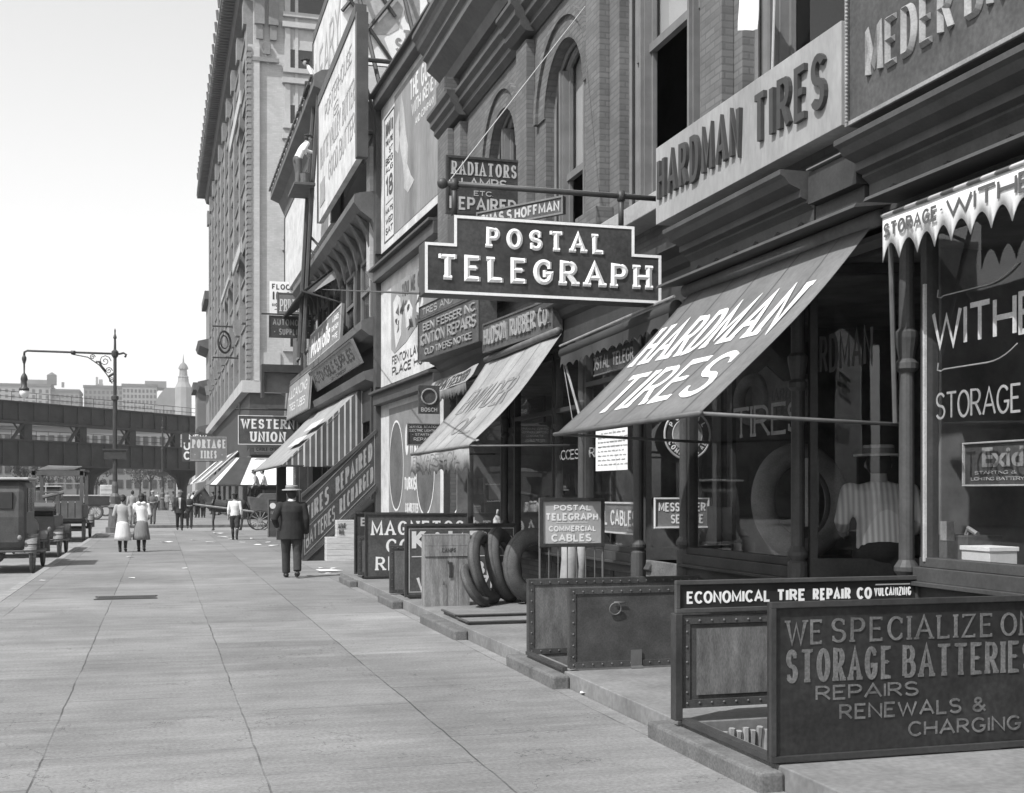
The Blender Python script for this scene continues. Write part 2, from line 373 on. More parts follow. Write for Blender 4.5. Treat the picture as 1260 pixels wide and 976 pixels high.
# ------------------------------------------------------------------ sign-painter's alphabet (strokes on a unit em)
def arc(cx, cy, rx, ry, a0, a1, n=9): return [(cx+rx*math.cos(R(a0+(a1-a0)*i/n)), cy+ry*math.sin(R(a0+(a1-a0)*i/n))) for i in range(n+1)]
GL = {
 'A': (.84, [[(0, 0), (.42, 1), (.84, 0)], [(.15, .34), (.69, .34)]]),
 'B': (.66, [[(0, 0), (0, 1), (.34, 1)]+arc(.34, .76, .26, .24, 90, -90)+[(0, .52)], [(.3, .52)]+arc(.36, .26, .3, .26, 90, -90)+[(0, 0)]]),
 'C': (.72, [arc(.4, .5, .4, .5, 42, 318, 18)]),
 'D': (.72, [[(0, 0), (0, 1), (.3, 1)]+arc(.3, .5, .42, .5, 80, -80, 12)+[(.3, 0), (0, 0)]]),
 'E': (.58, [[(.58, 1), (0, 1), (0, 0), (.58, 0)], [(0, .52), (.46, .52)]]),
 'F': (.56, [[(.56, 1), (0, 1), (0, 0)], [(0, .5), (.44, .5)]]),
 'G': (.78, [arc(.4, .5, .4, .5, 42, 322, 18)+[(.76, .42), (.46, .42)]]),
 'H': (.7, [[(0, 0), (0, 1)], [(.7, 0), (.7, 1)], [(0, .5), (.7, .5)]]),
 'I': (0.0, [[(0, 0), (0, 1)]]),
 'J': (.5, [[(.5, 1), (.5, .28)]+arc(.25, .25, .25, .25, 0, -170)]),
 'K': (.7, [[(0, 0), (0, 1)], [(.66, 1), (0, .4)], [(.2, .58), (.7, 0)]]),
 'L': (.56, [[(0, 1), (0, 0), (.56, 0)]]),
 'M': (.92, [[(0, 0), (0, 1), (.46, .2), (.92, 1), (.92, 0)]]),
 'N': (.72, [[(0, 0), (0, 1), (.72, 0), (.72, 1)]]),
 'O': (.8, [arc(.4, .5, .4, .5, 90, 450, 22)]),
 'P': (.62, [[(0, 0), (0, 1), (.34, 1)]+arc(.34, .73, .28, .27, 90, -90)+[(0, .46)]]),
 'Q': (.8, [arc(.4, .5, .4, .5, 90, 450, 22), [(.5, .25), (.82, -.05)]]),
 'R': (.68, [[(0, 0), (0, 1), (.34, 1)]+arc(.34, .74, .28, .26, 90, -90)+[(0, .48)], [(.3, .48), (.68, 0)]]),
 'S': (.64, [arc(.32, .75, .3, .25, 25, 270, 11)+arc(.32, .25, .32, .25, 90, -155, 11)[1:]]),
 'T': (.72, [[(0, 1), (.72, 1)], [(.36, 1), (.36, 0)]]),
 'U': (.7, [[(0, 1), (0, .34)]+arc(.35, .34, .35, .34, 180, 360, 12)+[(.7, 1)]]),
 'V': (.8, [[(0, 1), (.4, 0), (.8, 1)]]),
 'W': (1.1, [[(0, 1), (.28, 0), (.55, .85), (.82, 0), (1.1, 1)]]),
 'X': (.74, [[(0, 0), (.74, 1)], [(0, 1), (.74, 0)]]),
 'Y': (.76, [[(0, 1), (.38, .45), (.76, 1)], [(.38, .45), (.38, 0)]]),
 'Z': (.66, [[(.02, 1), (.66, 1), (0, 0), (.66, 0)]]),
 '&': (.8, [[(.78, 0), (.16, .72)]+arc(.32, .8, .19, .2, 200, -40, 10)+[(.1, .38)]+arc(.3, .24, .28, .24, 140, 300, 8)+[(.76, .45)]]),
 '1': (.3, [[(0, .8), (.25, 1), (.25, 0)]]),
 '8': (.6, [arc(.3, .76, .24, .24, 90, 450, 14), arc(.3, .26, .3, .26, 90, 450, 14)]),
 '.': (0.0, [[(0, 0), (0, .04)]]), '-': (.4, [[(0, .48), (.4, .48)]]), '*': (0.0, [[(0, .42), (0, .52)]]), "'": (0.0, [[(0, .8), (0, 1)]]), ' ': (.34, []),
}
def ribbon(pts, wv, wh):
    n = len(pts); closed = (abs(pts[0][0]-pts[-1][0]) < 1e-6 and abs(pts[0][1]-pts[-1][1]) < 1e-6 and n > 3)
    L, Rr = [], []
    def seg(i):
        a, b = pts[i], pts[i+1]; dx, dy = b[0]-a[0], b[1]-a[1]; l = math.hypot(dx, dy) or 1e-9
        dx /= l; dy /= l; return dx, dy, (abs(dy)*wv+abs(dx)*wh)/max(abs(dx)+abs(dy), 1e-9)/2
    for i in range(n):
        if closed and i in (0, n-1): s0, s1 = seg(n-2), seg(0)
        else: s0, s1 = seg(max(i-1, 0)), seg(min(i, n-2))
        h = (s0[2]+s1[2])/2
        n0, n1 = (-s0[1], s0[0]), (-s1[1], s1[0]); nx, ny = n0[0]+n1[0], n0[1]+n1[1]; l = math.hypot(nx, ny)
        if l < .2: nx, ny = n1; k = 1
        else:
            nx /= l; ny /= l; k = min(1/max(nx*n1[0]+ny*n1[1], .3), 1.6)
        x, y = pts[i]; L.append((x+nx*h*k, y+ny*h*k)); Rr.append((x-nx*h*k, y-ny*h*k))
    return L, Rr
class Plane:
    "a flat place: O lower left corner, Rv right (width), Uv up (height), N out of the face"
    def __init__(s, O, Rv, Uv): s.O, s.Rv, s.Uv = V(O), V(Rv), V(Uv); s.W, s.H = s.Rv.length, s.Uv.length; s.N = s.Rv.cross(s.Uv).normalized()
    def p(s, a, b, d=0): return s.O+s.Rv*a+s.Uv*b+s.N*d
    def m(s, x, y, d=0): return s.O+s.Rv*(x/s.W)+s.Uv*(y/s.H)+s.N*d
def text(mb, pl, st, a0, b0, a1, b1, wt=.17, hw=None, serif=0, depth=.0015, base=.002, slant=0, chisel=0, sp=.5, skew=0, mirror=False):
    "letters filling the box (a0,b0)-(a1,b1) of plane pl (fractions)"
    W, H = (a1-a0)*pl.W, (b1-b0)*pl.H; x0, y0 = a0*pl.W, b0*pl.H
    wv = wt*H; wh = (hw if hw is not None else wt)*H
    gl = [GL.get(c, GL[' ']) for c in st.upper()]
    nat = sum(g[0] for g in gl)
    gap = wv*(1+sp)+serif*H*.5
    avail = W-wv-gap*(len(gl)-1)
    if avail < nat*H*.15:
        gap = max((W-wv-nat*H*.3)/max(len(gl)-1, 1), wv*.6); avail = W-wv-gap*(len(gl)-1); wv = min(wv, gap*.7)
    sx = avail/max(nat, .01); x = x0+wv/2; k = 0
    def emit(pts, vw, hw2):
        nonlocal k
        q = [(px+(py-y0)*slant, py+skew*(px-x0)) for px, py in pts]
        if mirror: q = [(2*x0+W-px, py) for px, py in q]
        L, Rr = ribbon(q, vw, hw2); d0 = base+depth+(k % 6)*.0004; k += 1
        n = len(q); i = len(mb.v)
        for j in range(n):
            d = d0+j*.00005
            mb.v += [pl.m(L[j][0], L[j][1], base), pl.m(L[j][0], L[j][1], d), pl.m(q[j][0], q[j][1], d+chisel), pl.m(Rr[j][0], Rr[j][1], d), pl.m(Rr[j][0], Rr[j][1], base)]
        for j in range(n-1):
            for c in range(4):
                mb.f.append((i+j*5+c, i+j*5+c+1, i+j*5+5+c+1, i+j*5+5+c))
        mb.f.append((i, i+1, i+2, i+3, i+4)); e = i+(n-1)*5; mb.f.append((e+4, e+3, e+2, e+1, e))
    for ch, (gw, strokes) in zip(st, gl):
        P = [[(x+px*sx, y0+wh/2+py*(H-wh)) for px, py in s_] for s_ in strokes]
        for si, s_ in enumerate(P):
            vw = wv*1.25 if ch in '.*' else wv
            emit(s_, vw, wh)
        if serif:
            for si, s_ in enumerate(P):
                if len(s_) > 3 and abs(s_[0][0]-s_[-1][0]) < 1e-6 and abs(s_[0][1]-s_[-1][1]) < 1e-6: continue
                for e, ad in ((s_[0], s_[1]), (s_[-1], s_[-2])):
                    free = True
                    for sj, o_ in enumerate(P):
                        if sj == si: continue
                        for (ax, ay), (bx, by) in zip(o_[:-1], o_[1:]):
                            l2 = (bx-ax)**2+(by-ay)**2 or 1e-9; t = max(0, min(1, ((e[0]-ax)*(bx-ax)+(e[1]-ay)*(by-ay))/l2))
                            if math.hypot(e[0]-ax-t*(bx-ax), e[1]-ay-t*(by-ay)) < .05*H: free = False
                    if not free or ch in '.*-&18': continue
                    dx, dy = e[0]-ad[0], e[1]-ad[1]; l = math.hypot(dx, dy); dx /= l; dy /= l
                    s2 = serif*H
                    if abs(dy) > .45 and ch not in 'CGS': emit([(e[0]-s2/2-wv/2, e[1]), (e[0]+s2/2+wv/2, e[1])], wh*.9, wh*.9)
                    elif ch not in 'BDPR': emit([(e[0], e[1]-s2*.6-wh/2), (e[0], e[1]+s2*.6+wh/2)] if ch in 'CGS' else ([(e[0], e[1]+wh/2), (e[0], e[1]-s2)] if e[1] > y0+H*.6 else ([(e[0], e[1]-wh/2), (e[0], e[1]+s2)] if e[1] < y0+H*.4 else [(e[0], e[1]-s2*.6), (e[0], e[1]+s2*.6)])), wh*.9, wh*.9)
        x += gw*sx+gap
def lettering(pl, lines, m, parent, name='lettering', **kw):
    mb = MB()
    for ln in lines:
        k = dict(kw); k.update(ln[5] if len(ln) > 5 else {}); text(mb, pl, ln[0], *ln[1:5], **k)
    return mb.build(name, m, parent)
def typeset(mb, pl, st, a0, b0, a1, b1, depth=.006, base=.002, bold=.02, shear=0):
    "mixed case lettering set in Blender's own face"
    cu = bpy.data.curves.new('t', 'FONT'); cu.body = st; cu.offset = bold; cu.shear = shear; cu.resolution_u = 4
    o = bpy.data.objects.new('t', cu); COL.objects.link(o); dg = bpy.context.evaluated_depsgraph_get()
    me = bpy.data.meshes.new_from_object(o.evaluated_get(dg), depsgraph=dg)
    vs = [v.co.copy() for v in me.vertices]; fs = [tuple(p.vertices) for p in me.polygons]
    bpy.data.objects.remove(o); bpy.data.curves.remove(cu); bpy.data.meshes.remove(me)
    if not vs: return
    xa, xb = min(v.x for v in vs), max(v.x for v in vs); ya, yb = min(v.y for v in vs), max(v.y for v in vs)
    i = len(mb.v)
    for v in vs:
        a = a0+(a1-a0)*(v.x-xa)/(xb-xa); b = b0+(b1-b0)*(v.y-ya)/(yb-ya); mb.v.append(pl.p(a, b, base+depth))
    mb.f += [tuple(i+j for j in f) for f in fs]
def bar_frame(mb, pl, fw, th, base=0, inset=0):
    "four bars butted round the edge of plane pl; fw in metres"
    W, H = pl.W, pl.H; r, u, n = pl.Rv.normalized(), pl.Uv.normalized(), pl.N
    o = pl.O+r*inset+u*inset+n*base; W -= 2*inset; H -= 2*inset
    mb.ob(o, r*W, u*fw, n*th); mb.ob(o+u*(H-fw), r*W, u*fw, n*th)
    mb.ob(o+u*fw, r*fw, u*(H-2*fw), n*th); mb.ob(o+u*fw+r*(W-fw), r*fw, u*(H-2*fw), n*th)
def planeX(X, y_far, y_near, z0, z1):   # faces the street (-X); reads towards the camera
    return Plane((X, y_far, z0), (0, y_near-y_far, 0), (0, 0, z1-z0))
def planeY(Y, x0, x1, z0, z1):          # faces the camera (-Y)
    return Plane((x0, Y, z0), (x1-x0, 0, 0), (0, 0, z1-z0))
def board(name, label, cat, pl, m, th=.04, fw=.04, fm=None, group=None, fth=None, bevel=.004, base=None):
    r, u, n = pl.Rv, pl.Uv, pl.N
    root = thing(name, base if base is not None else pl.p(.5, 0, -th/2), label, cat, group)
    mb = MB(); mb.ob(pl.O-n*th, r, u, n*th); mb.build('panel', m, root, bevel=bevel)
    if fw:
        f = MB(); bar_frame(f, Plane(pl.O-r.normalized()*.004-u.normalized()*.004, r+r.normalized()*.008, u+u.normalized()*.008), fw, (fth or .018)+.006, base=-.006)
        f.build('frame', fm or m, root, bevel=.003)
    return root
# ================================================================== THE SETTING
def structure(o, kind='structure'): o['kind'] = kind; return o
KX = -2.45           # kerb line of the near pavement
FX = 5.5             # brick wall of the near building
mb = MB(); mb.quad((-2500, -800, -.14), (2500, -800, -.14), (2500, 3500, -.14), (-2500, 3500, -.14)); structure(mb.build('road', M['asphalt']))
mb = MB(); mb.box(KX+.16, 3.31, -12, 54, -.2, 0); mb.box(3.31, 12, 23.3, 54, -.2, 0); structure(mb.build('sidewalk', M['flags']))
mb = MB(); mb.box(KX, KX+.156, -12, 54.16, -.2, .004); mb.box(KX+.16, 12, 54.004, 54.16, -.2, .004); structure(mb.build('kerb', M['stone'], bevel=.012))
mb = MB(); mb.box(KX+.3, 40, 64, 132, -.2, 0); structure(mb.build('far_sidewalk', M['flags']))
mb = MB(); mb.box(KX+.1, 40, 63.8, 63.996, -.2, .004); mb.box(KX+.1, KX+.296, 64, 132, -.2, .004); structure(mb.build('far_kerb', M['step'], bevel=.012))
mb = MB(); mb.box(-60, 40, 150, 420, -.2, 0); structure(mb.build('square_paving', M['asphalt']))
# stoop line with hatch openings
HATCH = [(6.16, 7.43), (9.83, 10.95), (17.15, 18.0), (21.25, 22.2)]
PZ = .13
mb = MB(); prev = -12
for a, b in HATCH:
    mb.box(3.32, 5.6, prev, a, -.2, PZ); mb.box(3.32, 3.46, a, b, -.2, PZ-.004); mb.box(5.12, 5.6, a, b, -.2, PZ-.004); prev = b
mb.box(3.32, 5.6, prev, 23.3, -.2, PZ); structure(mb.build('stoop_pavement', M['platform'], bevel=.008))
mb = MB()
for a, b in HATCH: mb.quad((3.46, a, -.12), (5.12, a, -.12), (5.12, b, -.12), (3.46, b, -.12))
structure(mb.build('cellar_pit', M['interior']))
mb = MB()
for i, (a, b) in enumerate(HATCH+[(13.35, 14.9)]): mb.box(3.16+.01*(i % 2), 3.316, a-.12, b+.22, -.05, PZ-.02)
structure(mb.build('step_stones', M['step'], bevel=.02))
# drain grating
g0 = onZ(118, 741, 0); g1 = onZ(190, 731, 0)
mb = MB(); yg = (g0.y+g1.y)/2; xa, xb = g0.x, g1.x
for i in range(26):
    x = xa+(xb-xa)*i/25; mb.box(x-.012, x+.012, yg-.24, yg+.24, 0.002, .012)
mb.box(xa-.05, xb+.05, yg-.27, yg-.24, .002, .013); mb.box(xa-.05, xb+.05, yg+.24, yg+.27, .002, .013)
tag(mb.build('drain_grating', M['grate'], loc=(xa, yg, 0)), 'flat iron drain grating let into the flagstone pavement', 'grating')
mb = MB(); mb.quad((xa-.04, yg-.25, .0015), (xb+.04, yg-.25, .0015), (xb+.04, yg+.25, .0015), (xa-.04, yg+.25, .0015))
o_ = mb.build('grating_shadow_gap', M['step']); o_.name = 'drain_gap_shade'; structure(o_)  # flat sheet whose dark colour stands for the shade between the bars

# ================================================================== THE NEAR BRICK BUILDING
B1 = thing('brick_building', (FX, 14, 0), 'long dark brick building with tall arched upper windows above the row of tyre shops', 'building')
WIN = [(19.55, .82, 5.0, 7.2, 'arch'), (16.35, .85, 5.0, 7.18, 'arch'), (13.02, 1.18, 5.0, 8.6, 'arch'), (9.55, 1.32, 5.0, 8.6, 'arch'), (5.6, 1.3, 5.0, 8.6, 'arch')]
def arch_pts(yc, hw, zs, n=18): return [(yc+hw*math.cos(math.pi*i/n), zs+hw*math.sin(math.pi*i/n)) for i in range(n+1)]
def arch_wall(mb, X, ya, yb, za, zb, ops, depth):
    ops = sorted(ops); y = ya
    for (yc, hw, z0, zs, k) in ops:
        mb.quad((X, y, za), (X, yc-hw, za), (X, yc-hw, zb), (X, y, zb))
        mb.quad((X, yc-hw, za), (X, yc+hw, za), (X, yc+hw, z0), (X, yc-hw, z0))
        P = arch_pts(yc, hw, zs)
        for (p, q) in zip(P[:-1], P[1:]):
            mb.quad((X, p[0], p[1]), (X, q[0], q[1]), (X, q[0], zb), (X, p[0], zb)); mb.quad((X, p[0], p[1]), (X, q[0], q[1]), (X+depth, q[0], q[1]), (X+depth, p[0], p[1]))
        for yy in (yc-hw, yc+hw): mb.quad((X, yy, z0), (X+depth, yy, z0), (X+depth, yy, zs), (X, yy, zs))
        mb.quad((X, yc-hw, z0), (X, yc+hw, z0), (X+depth, yc+hw, z0), (X+depth, yc-hw, z0))
        y = yc+hw
    mb.quad((X, y, za), (X, yb, za), (X, yb, zb), (X, y, zb))
mb = MB(); arch_wall(mb, FX, 3, 23.4, 4.2, 10.6, WIN, .42)
mb.quad((FX, 23.4, 0), (FX+10, 23.4, 0), (FX+10, 23.4, 10.6), (FX, 23.4, 10.6)); mb.quad((FX, 3, 4.2), (FX+10, 3, 4.2), (FX+10, 3, 10.6), (FX, 3, 10.6))
mb.quad((FX, 3, 10.6), (FX+10, 3, 10.6), (FX+10, 23.4, 10.6), (FX, 23.4, 10.6)); mb.quad((FX+10, 3, 0), (FX+10, 23.4, 0), (FX+10, 23.4, 10.6), (FX+10, 3, 10.6))
mb.build('upper_wall', M['brick'], B1)
# rooms behind the upper windows
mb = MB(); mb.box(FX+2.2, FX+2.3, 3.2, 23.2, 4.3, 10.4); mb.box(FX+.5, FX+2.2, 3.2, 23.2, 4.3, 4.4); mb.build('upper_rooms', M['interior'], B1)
# brick piers, arch rings, string course
mb = MB()
for a, b in ((22.0, 23.38), (17.75, 18.3), (14.55, 15.05), (11.05, 11.55), (7.5, 7.95)):
    mb.box(FX-.14, FX-.002, a, b, 5.25, 8.55)
mb.box(FX-.26, FX-.142, 22.5, 23.36, 5.25, 8.55)
explode(mb.build('pier', M['brick'], B1, bevel=.006))
for (yc, hw, z0, zs, k) in WIN:
    mb = MB(); n = 20
    for i in range(n):
        t0, t1 = math.pi*i/n, math.pi*(i+1)/n
        f = lambda r, t, x: (x, yc+r*math.cos(t), zs+r*math.sin(t))
        for r0, r1, pr in ((hw+.004, hw+.3, .03), (hw+.3, hw+.42, .075)):
            a, b, c, d = f(r0, t0, FX-pr), f(r0, t1, FX-pr), f(r1, t1, FX-pr), f(r1, t0, FX-pr)
            mb.prism([a, b, c, d], (pr-.002, 0, 0))
    mb.build('arch_ring', M['brick2'], B1)
def course(mb, prof, ya, yb, X=FX):
    "a moulding: prof = [(out, z)...] run along the front and returned round the far end"
    P = [(X-o, z) for o, z in prof]+[(X-.002, prof[-1][1]), (X-.002, prof[0][1])]
    mb.prism([(x, ya, z) for x, z in P], (0, yb-ya, 0))
STR = [(.03, 8.62), (.12, 8.7), (.12, 8.78), (.2, 8.84), (.2, 8.93), (.27, 9.0), (.27, 9.06)]
mb = MB(); course(mb, STR, 3.0, 23.38)
for a, b in ((21.85, 23.6), (17.6, 18.45), (14.4, 15.2), (10.9, 11.7)): course(mb, [(o+.16, z+.0015) for o, z in STR], a, b)
mb.build('string_course', M['dark2'], B1)
COR = [(.12, 9.55), (.16, 9.75), (.28, 9.86), (.42, 9.97), (.42, 10.12), (.5, 10.18), (.5, 10.26), (.6, 10.36), (.66, 10.5), (.72, 10.56), (.72, 10.64)]
mb = MB(); course(mb, COR, 3.0, 23.62)
mb.build('roof_cornice', M['cornice'], B1)
mb = MB()
for a, b in ((22.6, 23.3), (17.85, 18.2)): mb.box(FX-.3, FX-.004, a, b, 9.064, 9.55)
explode(mb.build('cornice_pier', M['brick2'], B1))
# corbel at foot of the piers, window sills
mb = MB()
for a, b in ((14.4, 15.2), (10.85, 11.75), (17.65, 18.4), (7.35, 8.1), (21.9, 23.3)):
    mb.box(FX-.24, FX-.002, a, b, 5.02, 5.25); mb.box(FX-.17, FX-.002, a+.05, b-.05, 4.7, 5.018)
explode(mb.build('pier_foot', M['brick2'], B1, bevel=.01))
def arch_window(yc, hw, z0, zs, lights, openlow):
    X = FX+.24; fr = MB()
    P = arch_pts(yc, hw-.05, zs)
    fr.tube([(X, yc-hw+.05, z0)]+[(X, p[0], p[1]) for p in P[::-1]]+[(X, yc+hw-.05, z0)], .055, 6)
    fr.tube([(X-.09, yc-hw+.02, z0)]+[(X-.09, p[0], p[1]) for p in arch_pts(yc, hw-.02, zs)[::-1]]+[(X-.09, yc+hw-.02, z0)], .03, 6)
    fr.box(X-.12, X+.1, yc-hw, yc+hw, z0-.02, z0+.1)
    top = lambda y: zs+math.sqrt(max((hw-.06)**2-(y-yc)**2, 0))
    for y in lights:
        fr.box(X-.11, X+.06, y-.055, y+.055, z0+.1, top(y)-.02); fr.box(X-.15, X-.112, y-.025, y+.025, z0+.1, top(y)-.02)
    w = fr.build('window', M['winframe'], B1)
    ys = [yc-hw+.05]+sorted(lights)+[yc+hw-.05]
    for i, (a, b) in enumerate(zip(ys[:-1], ys[1:])):
        rail = z0+(zs-z0)*.56
        s = MB(); s.box(X-.05, X+.03, a+.05, b-.05, rail-.05, rail+.05); s.box(X-.02, X+.03, a+.05, a+.1, z0+.1, min(top(a+.08), top(b-.08)));
        s.box(X-.02, X+.03, b-.1, b-.05, z0+.1, min(top(a+.08), top(b-.08))); s.build('sash', M['winframe'], w)
        n = 10; pts = [(X+.035, a+.05, rail if (openlow and b-a > .6) else z0+.1)]+[(X+.035, a+.05+(b-a-.1)*k/n, top(a+.05+(b-a-.1)*k/n)) for k in range(n+1)]+[(X+.035, b-.05, rail if (openlow and b-a > .6) else z0+.1)]
        g = MB(); g.quad(*pts); g.build('pane', M['glass2'], w)
        if b-a > .6:
            g = MB(); zb = rail+(.1 if openlow else -.6); g.quad(*([(X+.09, a+.04, zb)]+[(X+.09, a+.05+(b-a-.1)*k/n, top(a+.05+(b-a-.1)*k/n)) for k in range(n+1)]+[(X+.09, b-.04, zb)])); g.build('blind', M['blind'], w)
    return w
arch_window(19.55, .82, 5.0, 7.2, [19.95, 18.95], False)
arch_window(16.35, .85, 5.0, 7.18, [16.85, 15.8], True)
arch_window(13.02, 1.18, 5.0, 8.6, [13.75, 12.35], True)
arch_window(9.55, 1.32, 5.0, 8.6, [10.4, 8.75], False)
arch_window(5.6, 1.3, 5.0, 8.6, [6.4, 4.8], False)
# stone lintel-sill left of the pale sign
p = onX(760, 232, FX-.3)
mb = MB(); mb.box(FX-.34, FX-.004, 11.9, 14.2, 4.72, 4.92); mb.build('window_ledge', M['stone2'], B1, bevel=.01)
mb = MB(); mb.box(FX-.2, FX-.004, 15.4, 20.5, 4.82, 4.97); mb.build('window_ledge', M['brick2'], B1, bevel=.01)
# ---- shop level: entablature
mb = MB()
course(mb, [(.1, 3.55), (.1, 3.62), (.2, 3.68), (.2, 4.0), (.26, 4.04), (.3, 4.12), (.42, 4.18), (.42, 4.26), (.3, 4.3)], 3.0, 23.38)
mb.build('shop_entablature', M['dark'], B1)
def breakfront(ya, yb):
    X = FX
    mb = MB(); course(mb, [(.44, 3.66), (.44, 3.93), (.46, 3.95), (.5, 3.98), (.5, 4.0), (.56, 4.02), (.56, 4.08), (.66, 4.12), (.7, 4.17), (.74, 4.19), (.74, 4.23)], ya, yb)
    mb.box(X-.5, X-.44, ya-.03, yb+.03, 3.66, 3.7)
    f = mb.build('shop_cornice', M['dark2'], B1)
    n = 6; r = MB()
    for i in range(n):
        y = ya+(yb-ya)*(i+.5)/n; c = V((X-.445, y, 3.815))
        for k in range(8):
            t = 2*math.pi*k/8; r.ball(c+V((0, .036*math.cos(t), .036*math.sin(t))), .016, .016, .016, 6, 4)
        r.ball(c, .03, .025, .025, 8, 5)
    r.build('rosettes', M['dark'], f, smooth=True)
breakfront(8.75, 11.12); breakfront(4.2, 7.95)
mb = MB(); mb.box(FX-.52, FX-.3, 8.0, 8.7, 3.95, 4.2); mb.box(FX-.45, FX-.3, 8.0, 8.7, 3.64, 3.94); mb.build('entablature_return', M['dark'], B1)
mb = MB(); mb.ob((4.95, 8.68, 4.212), (.5, 0, 0), (0, -.6, .0), (0, 0, .012)); mb.build('cornice_flashing', M['mid'], B1)
# ---- shop fronts: floors, interiors, glass
GX = 5.2
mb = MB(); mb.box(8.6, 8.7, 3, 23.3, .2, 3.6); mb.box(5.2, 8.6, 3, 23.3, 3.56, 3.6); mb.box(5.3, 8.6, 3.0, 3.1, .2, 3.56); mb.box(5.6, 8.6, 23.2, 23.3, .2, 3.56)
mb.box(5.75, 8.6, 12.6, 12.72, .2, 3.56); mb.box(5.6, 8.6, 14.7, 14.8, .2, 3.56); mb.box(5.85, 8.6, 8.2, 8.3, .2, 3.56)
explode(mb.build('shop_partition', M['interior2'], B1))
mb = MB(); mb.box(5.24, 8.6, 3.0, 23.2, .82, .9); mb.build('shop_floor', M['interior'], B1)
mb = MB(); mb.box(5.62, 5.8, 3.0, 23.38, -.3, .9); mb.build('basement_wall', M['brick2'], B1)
def post(y, X=GX-.06, z0=.8, z1=3.6, r=.055):
    pr = [(r*1.5, z0), (r*1.5, z0+.28), (r*1.1, z0+.3), (r*1.6, z0+.34), (r*1.6, z0+.37), (r, z0+.42), (r*.95, 2.5), (r*1.5, 2.53), (r*1.5, 2.57), (r, 2.6), (r*1.5, 2.75), (r*1.5, 2.79), (r, 2.82), (r*.9, z1-.15), (r*1.7, z1)]
    MB().lathe(pr, (X, y, 0), 14).build('post', M['dark2'], B1, smooth=False)
YP = dict(a=7.57, b=9.17, c=11.46, d=12.72, e=14.6)
post(YP['a'], 5.12, .75); post(YP['b'], 5.15, .78); post(YP['c'], 5.15, .78); post(YP['d'], 5.15, .7); post(YP['e'], 5.15, .75)
post(15.75, 5.2, .8, r=.04); post(17.75, 5.2, .8, r=.045); post(18.35, 5.2, .8, r=.045)
def shop_window(ya, yb, zb, zt, sill=True, fm='dark', stile=.05, X=GX, trans=None, drop=.1):
    w = MB()
    w.box(X-.05, X+.05, ya, ya+stile, zb, zt); w.box(X-.05, X+.05, yb-stile, yb, zb, zt); w.box(X-.052, X+.052, ya, yb, zt-.05, zt+.03)
    w.box(X-.06, X+.06, ya, yb, zb-.02, zb+.045)
    if trans: w.box(X-.055, X+.04, ya+stile, yb-stile, trans-.03, trans+.03)
    if sill:
        w.box(X-.1, X+.08, ya-.02, yb+.02, zb-.12, zb-.022); w.box(X-.14, X+.08, ya-.04, yb+.04, zb-.15, zb-.12); w.box(X-.07, X+.08, ya, yb, zb-.15-drop, zb-.15)
    o = w.build('shop_window', M[fm], B1, bevel=.004)
    g = MB(); g.quad((X, ya+stile, zb), (X, yb-stile, zb), (X, yb-stile, zt), (X, ya+stile, zt)); g.build('pane', M['glass'], o)
    return o
w1 = shop_window(9.22, 11.4, 1.05, 3.52)
w2 = shop_window(3.6, 7.42, 1.15, 3.5, fm='dark2', stile=.07, X=5.18)
mb = MB(); mb.box(5.11, 5.13, 7.345, 7.365, 1.17, 3.1); mb.build('bright_beading', M['letgrey2'], B1)
w3 = shop_window(12.8, 14.52, .98, 3.5, trans=3.0)
w4 = shop_window(15.8, 17.7, .95, 3.5, trans=2.75); w5 = shop_window(18.4, 20.6, .98, 3.4, trans=2.75); w6 = shop_window(14.68, 15.7, .95, 3.5, trans=2.75)
# splayed side of the near display window and the recessed doors
def splay(p, q, zb, zt, name='side_window'):
    p, q = V(p), V(q); d = (q-p); n = d.cross(V((0, 0, 1))).normalized()*.05; w = MB()
    for o, l in ((p, d.normalized()*.06), (q-d.normalized()*.06, d.normalized()*.06)): w.ob(o-n+V((0, 0, zb)), l, n*2, (0, 0, zt-zb))
    w.ob(p-n*1.1+V((0, 0, zb-.12)), d, n*2.2, (0, 0, .16)); w.ob(p-n*1.1+V((0, 0, zt-.05)), d, n*2.2, (0, 0, .08)); w.ob(p-n*.8+V((0, 0, zb-.34)), d, n*1.6, (0, 0, .215))
    o = w.build(name, M['dark'], B1); g = MB(); g.quad(p+V((0, 0, zb)), q+V((0, 0, zb)), q+V((0, 0, zt)), p+V((0, 0, zt))); g.build('pane', M['glass'], o)
splay((5.22, 9.1, 0), (6.25, 8.75, 0), 1.06, 3.52)
splay((5.22, 11.52, 0), (5.75, 11.9, 0), 1.05, 3.5); splay((5.22, 12.66, 0), (5.7, 12.5, 0), 1.0, 3.5)
mb = MB(); mb.box(5.75, 5.8, 11.6, 12.55, .9, 1.5); mb.box(5.75, 5.8, 11.6, 11.72, 1.5, 3.5); mb.box(5.75, 5.8, 12.43, 12.55, 1.5, 3.5); mb.box(5.75, 5.8, 11.72, 12.43, 3.1, 3.5)
d1 = mb.build('shop_door', M['dark'], B1, bevel=.005); g = MB(); g.quad((5.775, 11.72, 1.5), (5.775, 12.43, 1.5), (5.775, 12.43, 3.1), (5.775, 11.72, 3.1)); g.build('pane', M['glass'], d1)
mb = MB(); mb.box(5.2, 5.75, 11.55, 12.62, .7, .9)
for k in range(3): mb.box(4.95-.28*k+.28, 5.22-.28*k+.28, 11.6, 12.6, PZ, .7-.2*k)
mb.build('door_step', M['step'], B1, bevel=.008)
